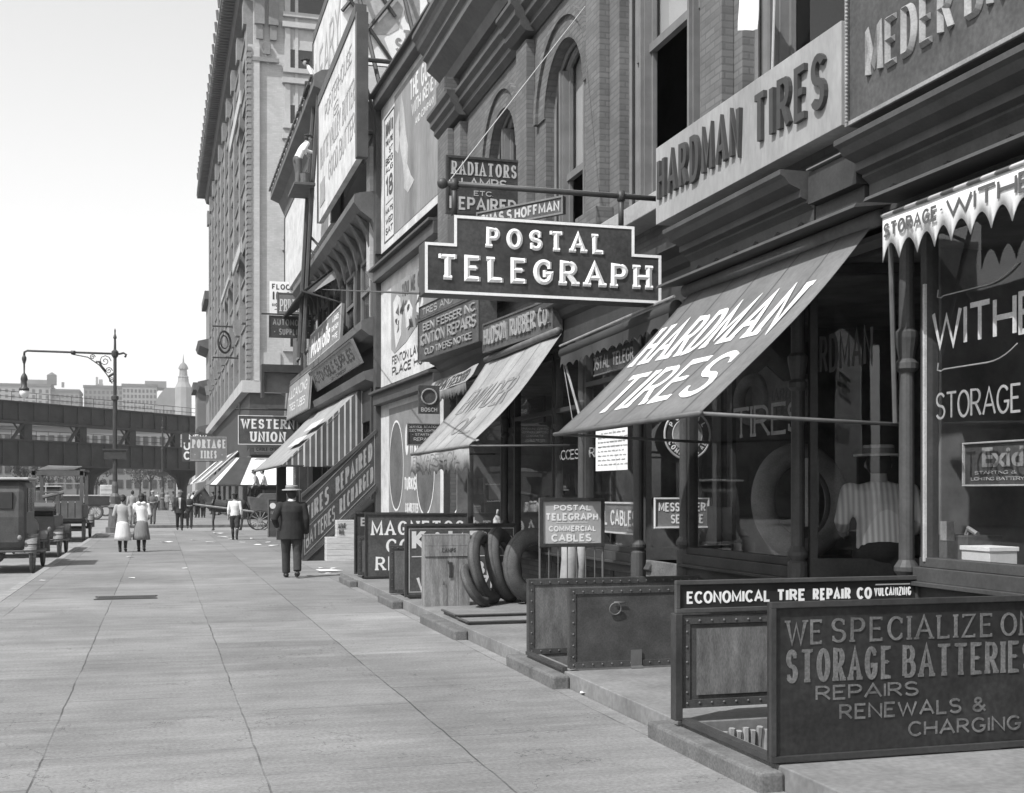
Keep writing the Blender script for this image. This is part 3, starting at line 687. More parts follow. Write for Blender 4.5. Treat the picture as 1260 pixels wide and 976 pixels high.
# scroll consoles under the bays
mb = MB()
for y in (12.45, 9.4, 11.2): mb.prism([(5.6, y, .9), (5.2, y, .88), (5.15, y, .8), (5.3, y, .7), (5.42, y, .62), (5.6, y, .4)], (0, .14, 0))
explode(mb.build('scroll_bracket', M['dark2'], B1, bevel=.012))
for y, x in ((15.7, 5.2),): pass
# bevelled leather: lettering on the panes
pw = planeX(5.172, Yx(1143, 5.18), Yx(1340, 5.18), 2.0, 3.5)
def glass_text(st, u0, v0, u1, v1, X, m, parent, **k):
    "lettering on a street-facing pane: left end box (u0, v0 top .. v1 bottom) to right end u1"
    ya, yb = Yx(u0, X), Yx(u1, X); zt = onX(u0, v0, X).z; zb = onX(u0, v1, X).z
    return lettering(Plane((X, ya, zb), (0, yb-ya, 0), (0, 0, zt-zb)), [(st, 0, 0, 1, 1)], m, parent, depth=.002, **k)
glass_text('WITHERBEE', 1147, 384, 1420, 432, 5.1795, M['letgrey2'], w2, wt=.13)
glass_text('STORAGE BATTERY', 1152, 484, 1400, 517, 5.1795, M['letgrey'], w2, wt=.09)
mb = MB()
for zz, up in ((onX(1155, 362, 5.17).z, 1), (onX(1155, 452, 5.17).z, 1)):
    ya, yb = Yx(1155, 5.17), Yx(1252, 5.17); n = 14
    mb.tube([(5.168, ya, zz+.03), (5.168, ya+.01, zz-.02), (5.168, ya-.03, zz-.03)]+[(5.168, ya+(yb-ya)*i/n, zz-.02+.09*max(0, (i-9)/5)**2*up) for i in range(1, n+1)], .005, 5)
mb.build('lettering', M['letgrey'], w2)
glass_text('TIRES', 903, 503, 990, 540, 5.1995, M['letgrey'], w1, wt=.12, serif=.08)
glass_text('HARDMAN', 985, 420, 1075, 465, 5.26, mat('ghost letter', .06, .6), w1, wt=.12)
glass_text('ACCESSORIES', 684, 555, 745, 567, 5.1995, M['letgrey'], w6, wt=.13)
glass_text('SERVICE', 560, 535, 590, 547, 5.1995, M['letgrey2'], w4, wt=.16)
# panels in the telegraph office windows
def panel_in(name, label, u0, v0, u1, v1, X, m, fm, lines, lm, tk=.02, fw=.02, cat='sign', **k):
    ya, yb = Yx(u0, X), Yx(u1, X); pl = Plane((X, ya, onX(u0, v1, X).z), (0, yb-ya, 0), (0, 0, onX(u0, v0, X).z-onX(u0, v1, X).z))
    r = board(name, label, cat, pl, m, tk, fw, fm); lettering(pl, lines, lm, r, depth=.003, **k); return r
panel_in('window_sign', 'grey framed panel reading commercial cables along the bottom of the telegraph office window', 700, 617, 786, 651, 5.24, M['signgrey'], M['cream'], [('COMMERCIAL CABLES', .03, .25, .97, .75)], M['white'], wt=.16)
panel_in('transom_sign', 'grey lettered panel across the upper part of the telegraph office window', 722, 436, 800, 466, 5.27, M['signdark2'], M['letgrey'], [('POSTAL TELEGRAPH', .05, .22, .95, .75)], M['letgrey2'], wt=.14)
pl = planeY(12.2, Xy(805, 12.2), Xy(872, 12.2), onY(805, 650, 12.2).z, onY(805, 613, 12.2).z)
r_ = board('door_sign', 'grey framed sign reading messenger service hanging in the recessed telegraph office doorway', 'sign', pl, M['signgrey'], .02, .018, M['cream'])
lettering(pl, [('MESSENGER', .08, .55, .94, .85), ('SERVICE', .3, .15, .9, .45)], M['white'], r_, wt=.16, depth=.003)
# ================================================================== SIGNS ON THE NEAR BUILDING
def sign_X(name, label, u0, v0, v1, u1, X, m, th, lines, lm, fw=.05, fm=None, cat='sign', v0b=None, group=None, **k):
    ya, yb = Yx(u0, X), Yx(u1, X); zt, zb = onX(u0, v0, X).z, onX(u0, v1, X).z
    pl = Plane((X, ya, zb), (0, yb-ya, 0), (0, 0, zt-zb))
    r = board(name, label, cat, pl, m, th, fw, fm, group); 
    if lines: lettering(pl, lines, lm, r, **k)
    return r, pl
def sign_Y(name, label, u0, v0, u1, v1, Y, m, th, lines, lm, fw=.04, fm=None, cat='sign', **k):
    pl = planeY(Y, Xy(u0, Y), Xy(u1, Y), onY(u0, v1, Y).z, onY(u0, v0, Y).z)
    r = board(name, label, cat, pl, m, th, fw, fm)
    if lines: lettering(pl, lines, lm, r, **k)
    return r, pl
# HARDMAN TIRES, raised letters
hs, pl = sign_X('shop_sign', 'long pale board with big raised dark letters over the big grey awning', 807, 183, 277, 1035, 4.93, M['hardsign'], .2, None, None, fw=0)
mbt = MB(); text(mbt, pl, 'HARDMAN', .03, .26, .55, .82, wt=.15, hw=.13, depth=.035, sp=.9); text(mbt, pl, 'TIRES', .62, .25, .95, .8, wt=.15, hw=.13, depth=.035, sp=1.0)
mbt.build('lettering', M['letdark'], hs)
# the dark sign at the right edge with chiselled letters
ya, yb = Yx(1042, 4.9), 4.6
pl = Plane((4.9, ya, 4.36), (0, yb-ya, 0), (0, 0, 1.3))
r_ = board('shop_sign', 'big dark board with chiselled grey letters and a beaded edge above the battery shop', 'sign', pl, M['signdark2'], .12, .03, M['letgrey'])
mbt = MB(); text(mbt, pl, 'MEDER', .08, .2, .378, .47, wt=.17, hw=.12, depth=.006, chisel=.03, sp=.6, serif=0); text(mbt, pl, 'BROS', .41, .2, .66, .47, wt=.17, hw=.12, depth=.006, chisel=.03)
mbt.build('lettering', M['letgrey'], r_)
mb = MB()
for i in range(46): mb.ball(pl.p(.013, .02+.96*i/45, .03), .012, n=6, m=4)
mb.build('beading', M['letgrey'], r_)
# RADIATORS sign
r_, pl = sign_Y('hanging_sign', 'dark square sign reading radiators lamps etc repaired, behind the telegraph sign', 549, 191, 640, 262, 18.2, M['signdark'], .08, [('RADIATORS', .07, .68, .95, .91, dict(serif=.1, hw=.1)), ('LAMPS', .2, .47, .82, .64), ('ETC.', .37, .33, .63, .42), ('REPAIRED', .04, .07, .95, .3)], M['letgrey2'], wt=.17, depth=.005)
# CHAS S HOFFMAN: set askew
p0, p1 = V((3.55, 17.0, 0)), V((5.25, 15.55, 0)); z0, z1 = onX(690, 262, 5.25).z, onX(690, 241, 5.25).z
d0 = ray(587); t0 = 16.9/d0.y; p0 = V((d0.x*t0, 16.9, 0)); d1 = ray(693); p1 = V((d1.x*15.6/d1.y, 15.6, 0))
zt1 = CAM_H+(HZ-241)/F_PX*15.6/d1.y; zb1 = CAM_H+(HZ-263)/F_PX*15.6/d1.y
pl = Plane((p0.x, p0.y, zb1), p1-p0, (0, 0, zt1-zb1))
r_ = board('hanging_sign', 'long narrow grey sign with a tradesman name, set askew just above the stepped sign', 'sign', pl, M['signdark2'], .06, .025, M['mid'])
lettering(pl, [('CHAS.S.HOFFMAN', .04, .2, .96, .82)], M['letgrey2'], r_, wt=.2, sp=.35)
# POSTAL TELEGRAPH
Y = 11.7
x0, x1, x2, x3 = Xy(522, Y), Xy(558, Y), Xy(781, Y), Xy(814, Y)
zb = onY(522, 361, Y).z; zm = onY(522, 297, Y).z; zt = onY(558, 264, Y).z
ps = thing('projecting_sign', ((x0+x3)/2, Y, zb), 'big dark stepped sign hung from a pole over the pavement with white telegraph lettering', 'sign')
out = [(x0, zb), (x3, zb), (x3, zm), (x2, zm), (x2, zt), (x1, zt), (x1, zm), (x0, zm)]
mb = MB(); mb.prism([(x, Y, z) for x, z in out], (0, .26, 0)); mb.build('panel', M['signdark'], ps, bevel=.004)
mb = MB(); e = .02; o2 = [(x0+e, zb+e), (x3-e, zb+e), (x3-e, zm-e), (x2-e, zm-e), (x2-e, zt-e), (x1+e, zt-e), (x1+e, zm-e), (x0+e, zm-e), (x0+e, zb+e)]
L, Rr = ribbon(o2, .028, .028)
for j in range(len(o2)-1):
    mb.prism([(L[j][0], Y-.008, L[j][1]), (L[j+1][0], Y-.008, L[j+1][1]), (Rr[j+1][0], Y-.008, Rr[j+1][1]), (Rr[j][0], Y-.008, Rr[j][1])], (0, .007, 0))
mb.build('white_border', M['white'], ps)
pl = planeY(Y, x0, x3, zb, zt)
def ab(u, v): q = onY(u, v, Y); return ((q.x-x0)/(x3-x0), (q.z-zb)/(zt-zb))
mbt = MB(); a = ab(598, 305); b = ab(744, 278); b = (b[0], a[1]+.29); text(mbt, pl, 'POSTAL', a[0], a[1], b[0], a[1]+.26, wt=.27, hw=.2, serif=.07, depth=.004, chisel=.014, sp=1.0)
a = ab(538, 344); b = ab(802, 318); text(mbt, pl, 'TELEGRAPH', a[0], a[1], b[0], a[1]+.32, wt=.26, hw=.19, serif=.07, depth=.004, chisel=.014, sp=.75)
mbt.build('lettering', M['white'], ps)
mbt = MB(); a = ab(538, 345.6); b = ab(802, 318)
pl2 = planeY(Y+.0, x0, x3, zb, zt)
mb = MB(); zp = onY(552, 222, Y).z; xp = Xy(548, Y)
mb.tube([(xp, Y+.13, zp), (5.4, Y+.13, zp)], .028, 10); mb.ball((xp, Y+.13, zp), .055)
for xx in (x1+.04, x2-.1):
    mb.tube([(xx, Y+.13, zp), (xx, Y+.13, zt-.01)], .03, 8); mb.tube([(xx, Y+.13, zp-.05), (xx, Y+.13, zp+.05)], .043, 8)
mb.build('hanging_pole', M['iron'], ps, smooth=True)
mb = MB(); mb.tube([(xp+.05, Y+.13, zp), onX(720, 8, 5.45)], .007, 5); mb.tube([(xp+.1, Y+.15, zp+.03), (5.4, Y+.5, zp+.12)], .006, 5); mb.build('stay_wire', M['rope'], ps)
mb = MB(); mb.tube([(x0, Y+.2, zb+.03), onX(390, 356, 5.2)], .012, 5); mb.build('back_stay', M['iron'], ps)
# IGNITION REPAIRS box + HUDSON RUBBER
def angled(u0, u1, Xn, Yn, Yf, vt, vb):
    "board running from its far end (u0) to its near end (u1); vt/vb at the near end"
    d0, d1 = ray(u0), ray(u1); f = V((d0.x*Yf/d0.y, Yf, 0)); n = V((d1.x*Yn/d1.y, Yn, 0)); t = Yn/d1.y
    zb, zt = CAM_H+(HZ-vb)/F_PX*t, CAM_H+(HZ-vt)/F_PX*t
    return Plane((f.x, f.y, zb), n-f, (0, 0, zt-zb))
pl = angled(515, 590, 5.0, 18.75, 22.0, 362, 420)
r_ = board('shop_sign', 'dark box sign with raised letters reading ignition repairs, left of the rubber company sign', 'sign', pl, M['signdark2'], .3, .03, M['dark2'])
mbt = MB(); text(mbt, pl, 'BEN F.ESSER INC.', .1, .68, .96, .88, wt=.17, depth=.02); text(mbt, pl, 'IGNITION REPAIRS', .05, .34, .96, .62, wt=.16, depth=.02); text(mbt, pl, 'OLD TIMERS NOTICE', .13, .1, .9, .26, wt=.15, depth=.02); mbt.build('lettering', M['letgrey'], r_)
mb = MB(); text(mb, pl, 'KEYS AND LOCKS', .05, 1.06, .97, 1.3, wt=.2, depth=.01)
pl2 = Plane(pl.p(0, 1.03, -.02), pl.Rv, pl.Uv*.3); bb = board('shop_sign', 'narrow dark strip sign on top of the ignition repairs box sign', 'sign', pl2, M['signdark2'], .1, .012)
lettering(pl2, [('TIRES AND TUBES', .05, .2, .95, .8)], M['letgrey'], bb, wt=.18)
pl = angled(595, 681, 5.1, 15.75, 18.6, 366, 407)
r_ = board('shop_sign', 'dark board with big raised rubber company letters above the pale oil awning', 'sign', pl, M['signdark2'], .14, .03)
mbt = MB(); text(mbt, pl, 'HUDSON RUBBER CO.', .03, .22, .97, .82, wt=.16, depth=.03, sp=.4); mbt.build('lettering', M['letgrey'], r_)
# BOSCH-type sign, service station sign, tubes repaired
pl = angled(515, 540, 0, 20.2, 20.25, 474, 509); pl = planeY(20.3, Xy(515, 20.3), Xy(541, 20.3), onY(515, 509, 20.3).z, onY(515, 474, 20.3).z)
r_ = board('hanging_sign', 'small dark sign with a round emblem at the far shop window', 'sign', pl, M['signdark'], .05, 0)
mb = MB(); mb.torus(pl.p(.5, .6, .01), (0, 1, 0), .13, .015, 24, 6); mb.build('emblem', M['letgrey'], r_); lettering(pl, [('BOSCH', .12, .07, .88, .22)], M['letgrey2'], r_, wt=.16)
pl = planeY(19.9, Xy(501, 19.9), Xy(541, 19.9), onY(501, 548, 19.9).z, onY(501, 521, 19.9).z)
r_ = board('hanging_sign', 'small dark sign with five lines on service and electric lighting, behind the pale oil awning', 'sign', pl, M['signdark'], .04, .02, M['mid'])
lettering(pl, [('SERVICE STATION', .05, .8, .95, .93), ('ELECTRIC LIGHTING', .05, .62, .95, .74), ('- STARTING -', .15, .44, .9, .55), ('REPAIRS', .2, .2, .85, .36)], M['letgrey2'], r_, wt=.15)
panel_in('window_sign', 'faint dark panel reading tubes repaired hung inside the window under the oil awning', 627, 498, 670, 527, 5.3, M['signdark'], M['dark'], [('TUBES', .15, .55, .85, .85), ('REPAIRED', .05, .12, .95, .42)], mat('dim letter', .12, .7), wt=.15)
# white notice pasted on the telegraph window, round emblem, card in the battery window
ya, yb = Yx(733, 5.17), Yx(772, 5.17)
pl = Plane((5.17, ya, onX(733, 580, 5.17).z), (0, yb-ya, 0), (0, 0, onX(733, 531, 5.17).z-onX(733, 580, 5.17).z))
r_ = board('paper_notice', 'white paper notice with handwriting pasted on the telegraph office window', 'notice', pl, M['white'], .004, 0)
mb = MB(); random.seed(3)
for li in range(8):
    zz = .9-.11*li; x = .08+.1*(li in (0,))
    mb.prism([pl.p(.08, zz+.028, .003), pl.p(.08, zz+.032, .003), pl.p(.9, zz+.032, .003), pl.p(.9, zz+.028, .003)], pl.N*.001) if li in (2, 3) else None
    pts = []; 
    while x < .92:
        wd = random.uniform(.05, .13); n = max(3, int(wd/.012)); pts = [(pl.W*(x+wd*i/n), pl.H*(zz+(.032 if i % 2 else 0)*random.uniform(.6, 1.3))) for i in range(n+1)]
        L, Rr = ribbon(pts, .006, .006); i0 = len(mb.v)
        for a_, b_ in zip(L, Rr): mb.v += [pl.m(a_[0], a_[1], .0025), pl.m(b_[0], b_[1], .0025)]
        mb.f += [(i0+2*i, i0+2*i+2, i0+2*i+3, i0+2*i+1) for i in range(n)]
        x += wd+.035
mb.build('handwriting', M['letdark'], r_)
c = onX(842, 535, 5.17); c = onY(845, 535, 12.05)
em = thing('round_emblem', (c.x, c.y, c.z-.2), 'round emblem lettered around its rim behind the lower edge of the big grey awning', 'emblem')
mb = MB(); mb.disc(c, (0, -1, 0), .27, .02); mb.build('disc', M['signdark'], em)
mb = MB(); mb.torus(c+V((0, -.02, 0)), (0, 1, 0), .265, .012, 36, 6); mb.torus(c+V((0, -.02, 0)), (0, 1, 0), .17, .008, 36, 6); mb.build('ring', M['letgrey2'], em)
mb = MB(); mb.disc(c+V((0, -.021, 0)), (0, -1, 0), .165, .003); mb.build('globe_picture', M['letgrey'], em)
mb = MB()
for st, a0_, a1_, up in (('POSTAL', 150, 30, 1), ('COMMERCIAL', 205, 335, 0)):
    for i, ch in enumerate(st):
        t = R(a0_+(a1_-a0_)*i/(len(st)-1)); s_ = .06; rr = .187 if up else .243
        cx, cz = rr*math.cos(t), rr*math.sin(t); rt = (t-math.pi/2) if up else (t+math.pi/2)
        rx = V((math.cos(rt), 0, math.sin(rt))); ux = V((-math.sin(rt), 0, math.cos(rt)))
        text(mb, Plane(c+V((cx, -.021, cz))-rx*.02, rx*.04, ux*s_), ch, 0, 0, 1, 1, wt=.2, depth=.002)
mb.build('lettering', M['white'], em)
ya, yb = Yx(1194, 5.5), Yx(1290, 5.5)
pl = Plane((5.45, ya, onX(1194, 598, 5.5).z), (0, yb-ya, 0), (0, 0, onX(1194, 546, 5.5).z-onX(1194, 598, 5.5).z))
r_ = board('window_card', 'dark card with a pale border and fancy script inside the battery shop window', 'sign', pl, M['signdark2'], .015, .012, M['letgrey2'])
mbt = MB(); typeset(mbt, pl, 'Exide', .25, .42, .95, .88, bold=.03, depth=.002); mbt.build('lettering', M['letgrey'], r_)
lettering(pl, [('STARTING &', .15, .26, .7, .34), ('LIGHTING BATTERY', .1, .12, .8, .2)], M['letgrey2'], r_, wt=.15, depth=.002)

# ================================================================== AWNINGS
def sheet(corners, nx, ny, sag=0, th=.004, wob=0, seed=1):
    "a cloth sheet: corners TL,TR,BR,BL as seen from outside, sagging along the way down"
    TL, TR, BR, BL = [V(c) for c in corners]; n = (BL-TL).cross(TR-TL).normalized(); rnd = random.Random(seed)
    ph = [rnd.uniform(0, 6.28) for _ in range(6)]
    mb = MB(); g = []
    for j in range(ny+1):
        b = j/ny; row = []
        for i in range(nx+1):
            a = i/nx; p = (TL*(1-a)+TR*a)*(1-b)+(BL*(1-a)+BR*a)*b
            d = sag*math.sin(math.pi*b)+wob*(math.sin(a*9+ph[0]+b*2)*.5+math.sin(a*17+ph[1]-b*3)*.3+math.sin(b*7+ph[2]+a*4)*.4)
            row.append(len(mb.v)); mb.v.append(p+n*d)
        g.append(row)
    for j in range(ny):
        for i in range(nx): mb.f.append((g[j][i], g[j][i+1], g[j+1][i+1], g[j+1][i]))
    return mb
def seams(corners, A, sag, wob, seed, m, parent, wd=.006):
    TL, TR, BR, BL = [V(c) for c in corners]; n = (BL-TL).cross(TR-TL).normalized(); rnd = random.Random(seed); ph = [rnd.uniform(0, 6.28) for _ in range(6)]
    for a0 in A:
        mb = MB(); N = 14
        for j in range(N+1):
            b = j/N
            for a in (a0-wd/2, a0+wd/2):
                p = (TL*(1-a)+TR*a)*(1-b)+(BL*(1-a)+BR*a)*b
                d = sag*math.sin(math.pi*b)+wob*(math.sin(a*9+ph[0]+b*2)*.5+math.sin(a*17+ph[1]-b*3)*.3+math.sin(b*7+ph[2]+a*4)*.4)
                mb.v.append(p+n*(d+.0025))
        mb.f += [(2*j, 2*j+1, 2*j+3, 2*j+2) for j in range(N)]
        mb.build('seam', m, parent, smooth=True)
def sheet_text(st, corners, a0, b0, a1, b1, sag, wob, seed, **k):
    TL, TR, BR, BL = [V(c) for c in corners]; n = (BL-TL).cross(TR-TL).normalized(); rnd = random.Random(seed); ph = [rnd.uniform(0, 6.28) for _ in range(6)]
    W = ((TR-TL).length+(BR-BL).length)/2; H = ((BL-TL).length+(BR-TR).length)/2
    pl = Plane((0, 0, 0), (W, 0, 0), (0, H, 0)); mb = MB(); text(mb, pl, st, a0, b0, a1, b1, depth=.003, base=.004, **k)
    out = []
    for v in mb.v:
        a, b = v.x/W, 1-v.y/H; p = (TL*(1-a)+TR*a)*(1-b)+(BL*(1-a)+BR*a)*b
        d = sag*math.sin(math.pi*max(0, min(1, b)))+wob*(math.sin(a*9+ph[0]+b*2)*.5+math.sin(a*17+ph[1]-b*3)*.3+math.sin(b*7+ph[2]+a*4)*.4)
        out.append(p+n*(d+v.z))
    mb.v = out; return mb
def solid(o, t=.006):
    s = o.modifiers.new('thickness', 'SOLIDIFY'); s.thickness = t; s.offset = -1; return o
# HARDMAN awning
ax, az, Yn, Yf = 3.6, 2.2, 7.78, 10.95
aw = thing('awning', (4.4, 9.4, 2.2), 'large grey canvas awning painted with big white letters about tires', 'awning')
C = [(4.98, Yf, 3.6), (4.98, Yn, 3.6), (ax, Yn, az), (ax, Yf, az)]
solid(sheet(C, 24, 16, -.045, wob=.012).build('canvas', M['canvas'], aw, smooth=True))
m_ = sheet_text('HARDMAN', C, .04, .47, .93, .74, -.045, .012, 1, wt=.19, hw=.11, serif=.06, sp=.3); t2 = sheet_text('TIRES', C, .16, .12, .88, .39, -.045, .012, 1, wt=.19, hw=.11, serif=.07, sp=.6)
b_ = len(m_.v); m_.v += t2.v; m_.f += [tuple(i+b_ for i in f) for f in t2.f]; m_.build('lettering', M['white'], aw)
mb = MB(); mb.tube([(ax, Yf+.04, az), (ax, Yn-.04, az)], .02, 8); mb.tube([(ax, Yn, az), (5.16, Yn-.1, az-.06)], .014, 8); mb.tube([(ax, Yf, az), (5.18, Yf, az-.06)], .014, 8); mb.build('awning_bar', M['iron2'], aw, smooth=True)
mb = MB(); mb.tube([(4.98, Yn-.1, 3.63), (4.98, Yf+.1, 3.63)], .06, 12); mb.build('roller', M['canvas'], aw, smooth=True)
mb = MB(); mb.prism([(4.7, Yn-.2, 3.66), (4.72, Yn-.2, 3.69), (5.06, Yn-.2, 3.74), (5.06, Yn-.2, 3.71)], (0, Yf-Yn+.4, 0)); mb.build('roller_hood', M['dark2'], aw)
seams(C, (.12, .31, .5, .69, .88), -.045, .012, 1, M['canvas_mid'], aw)
# ENVADER OIL awning
Yn, Yf, ax, az = 15.25, 18.95, 3.83, 2.25
aw = thing('awning', (4.4, 17, 2.1), 'pale canvas awning with faded oil lettering and a scalloped valance', 'awning')
C = [(5.08, Yf, 3.75), (5.08, Yn, 3.75), (ax, Yn, az), (ax, Yf, az)]
solid(sheet(C, 20, 14, -.06, wob=.015, seed=4).build('canvas', M['canvas_pale'], aw, smooth=True))
m_ = sheet_text('ENVADER', C, .16, .42, .86, .68, -.06, .015, 4, wt=.11, serif=.05); t2 = sheet_text('OIL', C, .42, .16, .74, .33, -.06, .015, 4, wt=.16, serif=.06)
b_ = len(m_.v); m_.v += t2.v; m_.f += [tuple(i+b_ for i in f) for f in t2.f]; m_.build('lettering', mat('faded awning letters', .2, .9, .3, 6), aw)
seams(C, (.2, .4, .6, .8), -.06, .015, 4, M['canvas'], aw)
def valance(mb, p0, p1, h, n, drop=.09, wob=.02, seed=2):
    p0, p1 = V(p0), V(p1); d = p1-p0; nn = d.cross(V((0, 0, 1))).normalized(); rnd = random.Random(seed); N = n*10; top, bot = [], []
    for i in range(N+1):
        a = i/N; o = nn*wob*(math.sin(a*14+seed)+.6*math.sin(a*31)); sc = (1-abs(math.sin(math.pi*a*n))**.85)
        top.append(p0+d*a); bot.append(p0+d*a+V((0, 0, -(h-drop+drop*sc)))+o)
    i0 = len(mb.v)
    for t_, b_ in zip(top, bot): mb.v += [t_, (t_*.5+b_*.5), b_]
    for i in range(N): mb.f += [(i0+3*i, i0+3*i+3, i0+3*i+4, i0+3*i+1), (i0+3*i+1, i0+3*i+4, i0+3*i+5, i0+3*i+2)]
mb = MB(); valance(mb, (ax, Yf, az), (ax, Yn, az), .34, 12, .07, .03); solid(mb.build('valance', M['canvas_pale'], aw, smooth=True))
lettering(Plane((ax-.05, Yf, az-.27), (0, Yn-Yf, 0), (0, 0, .27)), [('ENVADER OIL', .1, .3, .9, .82)], mat('faded awning letters', .2), aw, wt=.16, serif=.06)
mb = MB(); mb.tube([(ax, Yf+.03, az), (ax, Yn-.03, az)], .018, 8); mb.tube([(ax, Yn, az), (5.2, Yn, az+.02)], .013, 8); mb.tube([(ax, Yf, az), (5.2, Yf, az+.02)], .013, 8); mb.tube([(5.05, Yf, 3.78), (5.05, Yn, 3.78)], .05, 10); mb.build('awning_bar', M['iron2'], aw, smooth=True)
# rolled up awning over the telegraph office
aw = thing('awning', (5.0, 13, 3.2), 'rolled up dark awning above the telegraph office window with its arms folded down', 'awning')
mb = MB(); mb.tube([(4.95, 11.2, 3.5), (4.95, 14.75, 3.42)], .07, 12); mb.build('rolled_canvas', M['canvas_dark'], aw, smooth=True)
mb = MB(); valance(mb, (4.9, 14.7, 3.38), (4.9, 11.3, 3.45), .16, 16, .05, .015); solid(mb.build('valance', M['canvas_dark'], aw))
mb = MB(); mb.tube([(4.92, 11.2, 3.6), (4.92, 14.8, 3.52)], .015, 6); mb.tube([(4.95, 14.78, 3.42), (5.02, 14.2, 2.45)], .016, 6); mb.tube([(4.93, 14.75, 3.4), (4.98, 14.45, 2.5)], .006, 6); mb.build('awning_arm', M['letgrey'], aw)
# JOHN ESSER valance awning
aw = thing('awning', (4.9, 20.5, 3.0), 'short gathered awning with a name band under the ignition repairs sign', 'awning')
C = [(5.35, 21.9, 3.75), (5.35, 19.0, 3.75), (4.75, 19.0, 3.55), (4.75, 21.9, 3.55)]
C2 = [(4.95, 22.6, 3.72), (4.95, 19.0, 3.72), (4.72, 19.0, 3.42), (4.72, 22.6, 3.42)]
solid(sheet(C2, 18, 6, -.02, wob=.02, seed=6).build('canvas', M['canvas_pale'], aw, smooth=True))
mb = MB(); valance(mb, (4.72, 22.6, 3.42), (4.72, 19.0, 3.42), .2, 20, .06, .03); solid(mb.build('valance', M['canvas'], aw, smooth=True))
sheet_text('JOHN F.ESSER', C2, .22, .15, .92, .85, -.02, .02, 6, wt=.17).build('lettering', M['letdark'], aw)
# STORAGE WITHERBEE scalloped awning
aw = thing('awning', (4.85, 6, 3.1), 'white scalloped awning valance lettered storage with a twisted striped edge', 'awning')
Xv = 4.78; ya = Yx(1086, Xv); yb = 4.3; zt = onX(1086, 268, Xv).z+.0; zb = onX(1086, 318, Xv).z
mb = MB(); valance(mb, (Xv, ya, zt), (Xv, yb, zt), zt-zb+.03, 16, .12, .008, 3); solid(mb.build('valance', M['canvas_white'], aw, smooth=True))
Wv = ya-yb; pl = Plane((Xv-.0, ya, zb+.02), (0, yb-ya, 0), (0, 0, zt-zb-.02))
mbt = MB(); L_ = (ya-Yx(1155, Xv))/Wv; text(mbt, pl, 'STORAGE', .01, .42, L_, .8, wt=.19, depth=.001, base=.012); text(mbt, pl, '*', L_+.012, .4, L_+.02, .9, wt=.12, depth=.001, base=.012); text(mbt, pl, 'WITHERBEE', L_+.03, .38, L_+.52, .84, wt=.17, depth=.001, base=.012); mbt.build('lettering', mat('awning letters', .1, .8), aw)
C2 = [(5.0, ya, 3.66), (5.0, yb, 3.66), (Xv, yb, zt), (Xv, ya, zt)]
solid(sheet(C2, 12, 4, .01).build('canvas', M['canvas_mid'], aw, smooth=True))
mb = MB(); mb.tube([(Xv-.005, ya, zt+.008), (Xv-.005, yb, zt+.008)], .014, 8); mb.build('striped_edge', M['edging'], aw, smooth=True)
mb = MB(); mb.tube([(4.85, ya+.02, zt+.0), (5.06, 7.62, 2.15)], .018, 8); mb.tube([(5.0, ya+.25, zt+.02), (4.9, ya+.02, zt-.12)], .012, 6); mb.build('awning_arm', M['iron2'], aw)
mb = MB(); mb.prism([(4.72, yb, 3.68), (4.74, yb, 3.71), (5.06, yb, 3.72), (5.06, yb, 3.69)], (0, ya+.15-yb, 0)); mb.build('roller_hood', M['dark2'], aw)
# cloth on the upper window ledge
mb = sheet([(5.2, 9.55, 6.55), (5.2, 9.1, 6.55), (5.16, 9.2, 5.72), (5.16, 9.6, 5.85)], 8, 10, .02, wob=.03, seed=9)
p_ = onX(930, 60, 5.2)
mb.v = [v+V((0, onX(927, 60, 5.2).y-9.35, onX(927, 40, 5.2).z-5.75)) for v in mb.v]
tag(solid(mb.build('hanging_cloth', M['white'], loc=(5.2, p_.y, p_.z))), 'white cloth hung out of the upper window over the pale tires sign', 'cloth')
mb = MB(); mb.tube([(5.22, p_.y-.35, p_.z+.9), (5.2, p_.y-.3, p_.z-.5)], .012, 6); tag(mb.build('sash_rope', M['rope'], loc=(5.2, p_.y-.3, p_.z)), 'thin pale rope hanging beside the white cloth', 'rope')

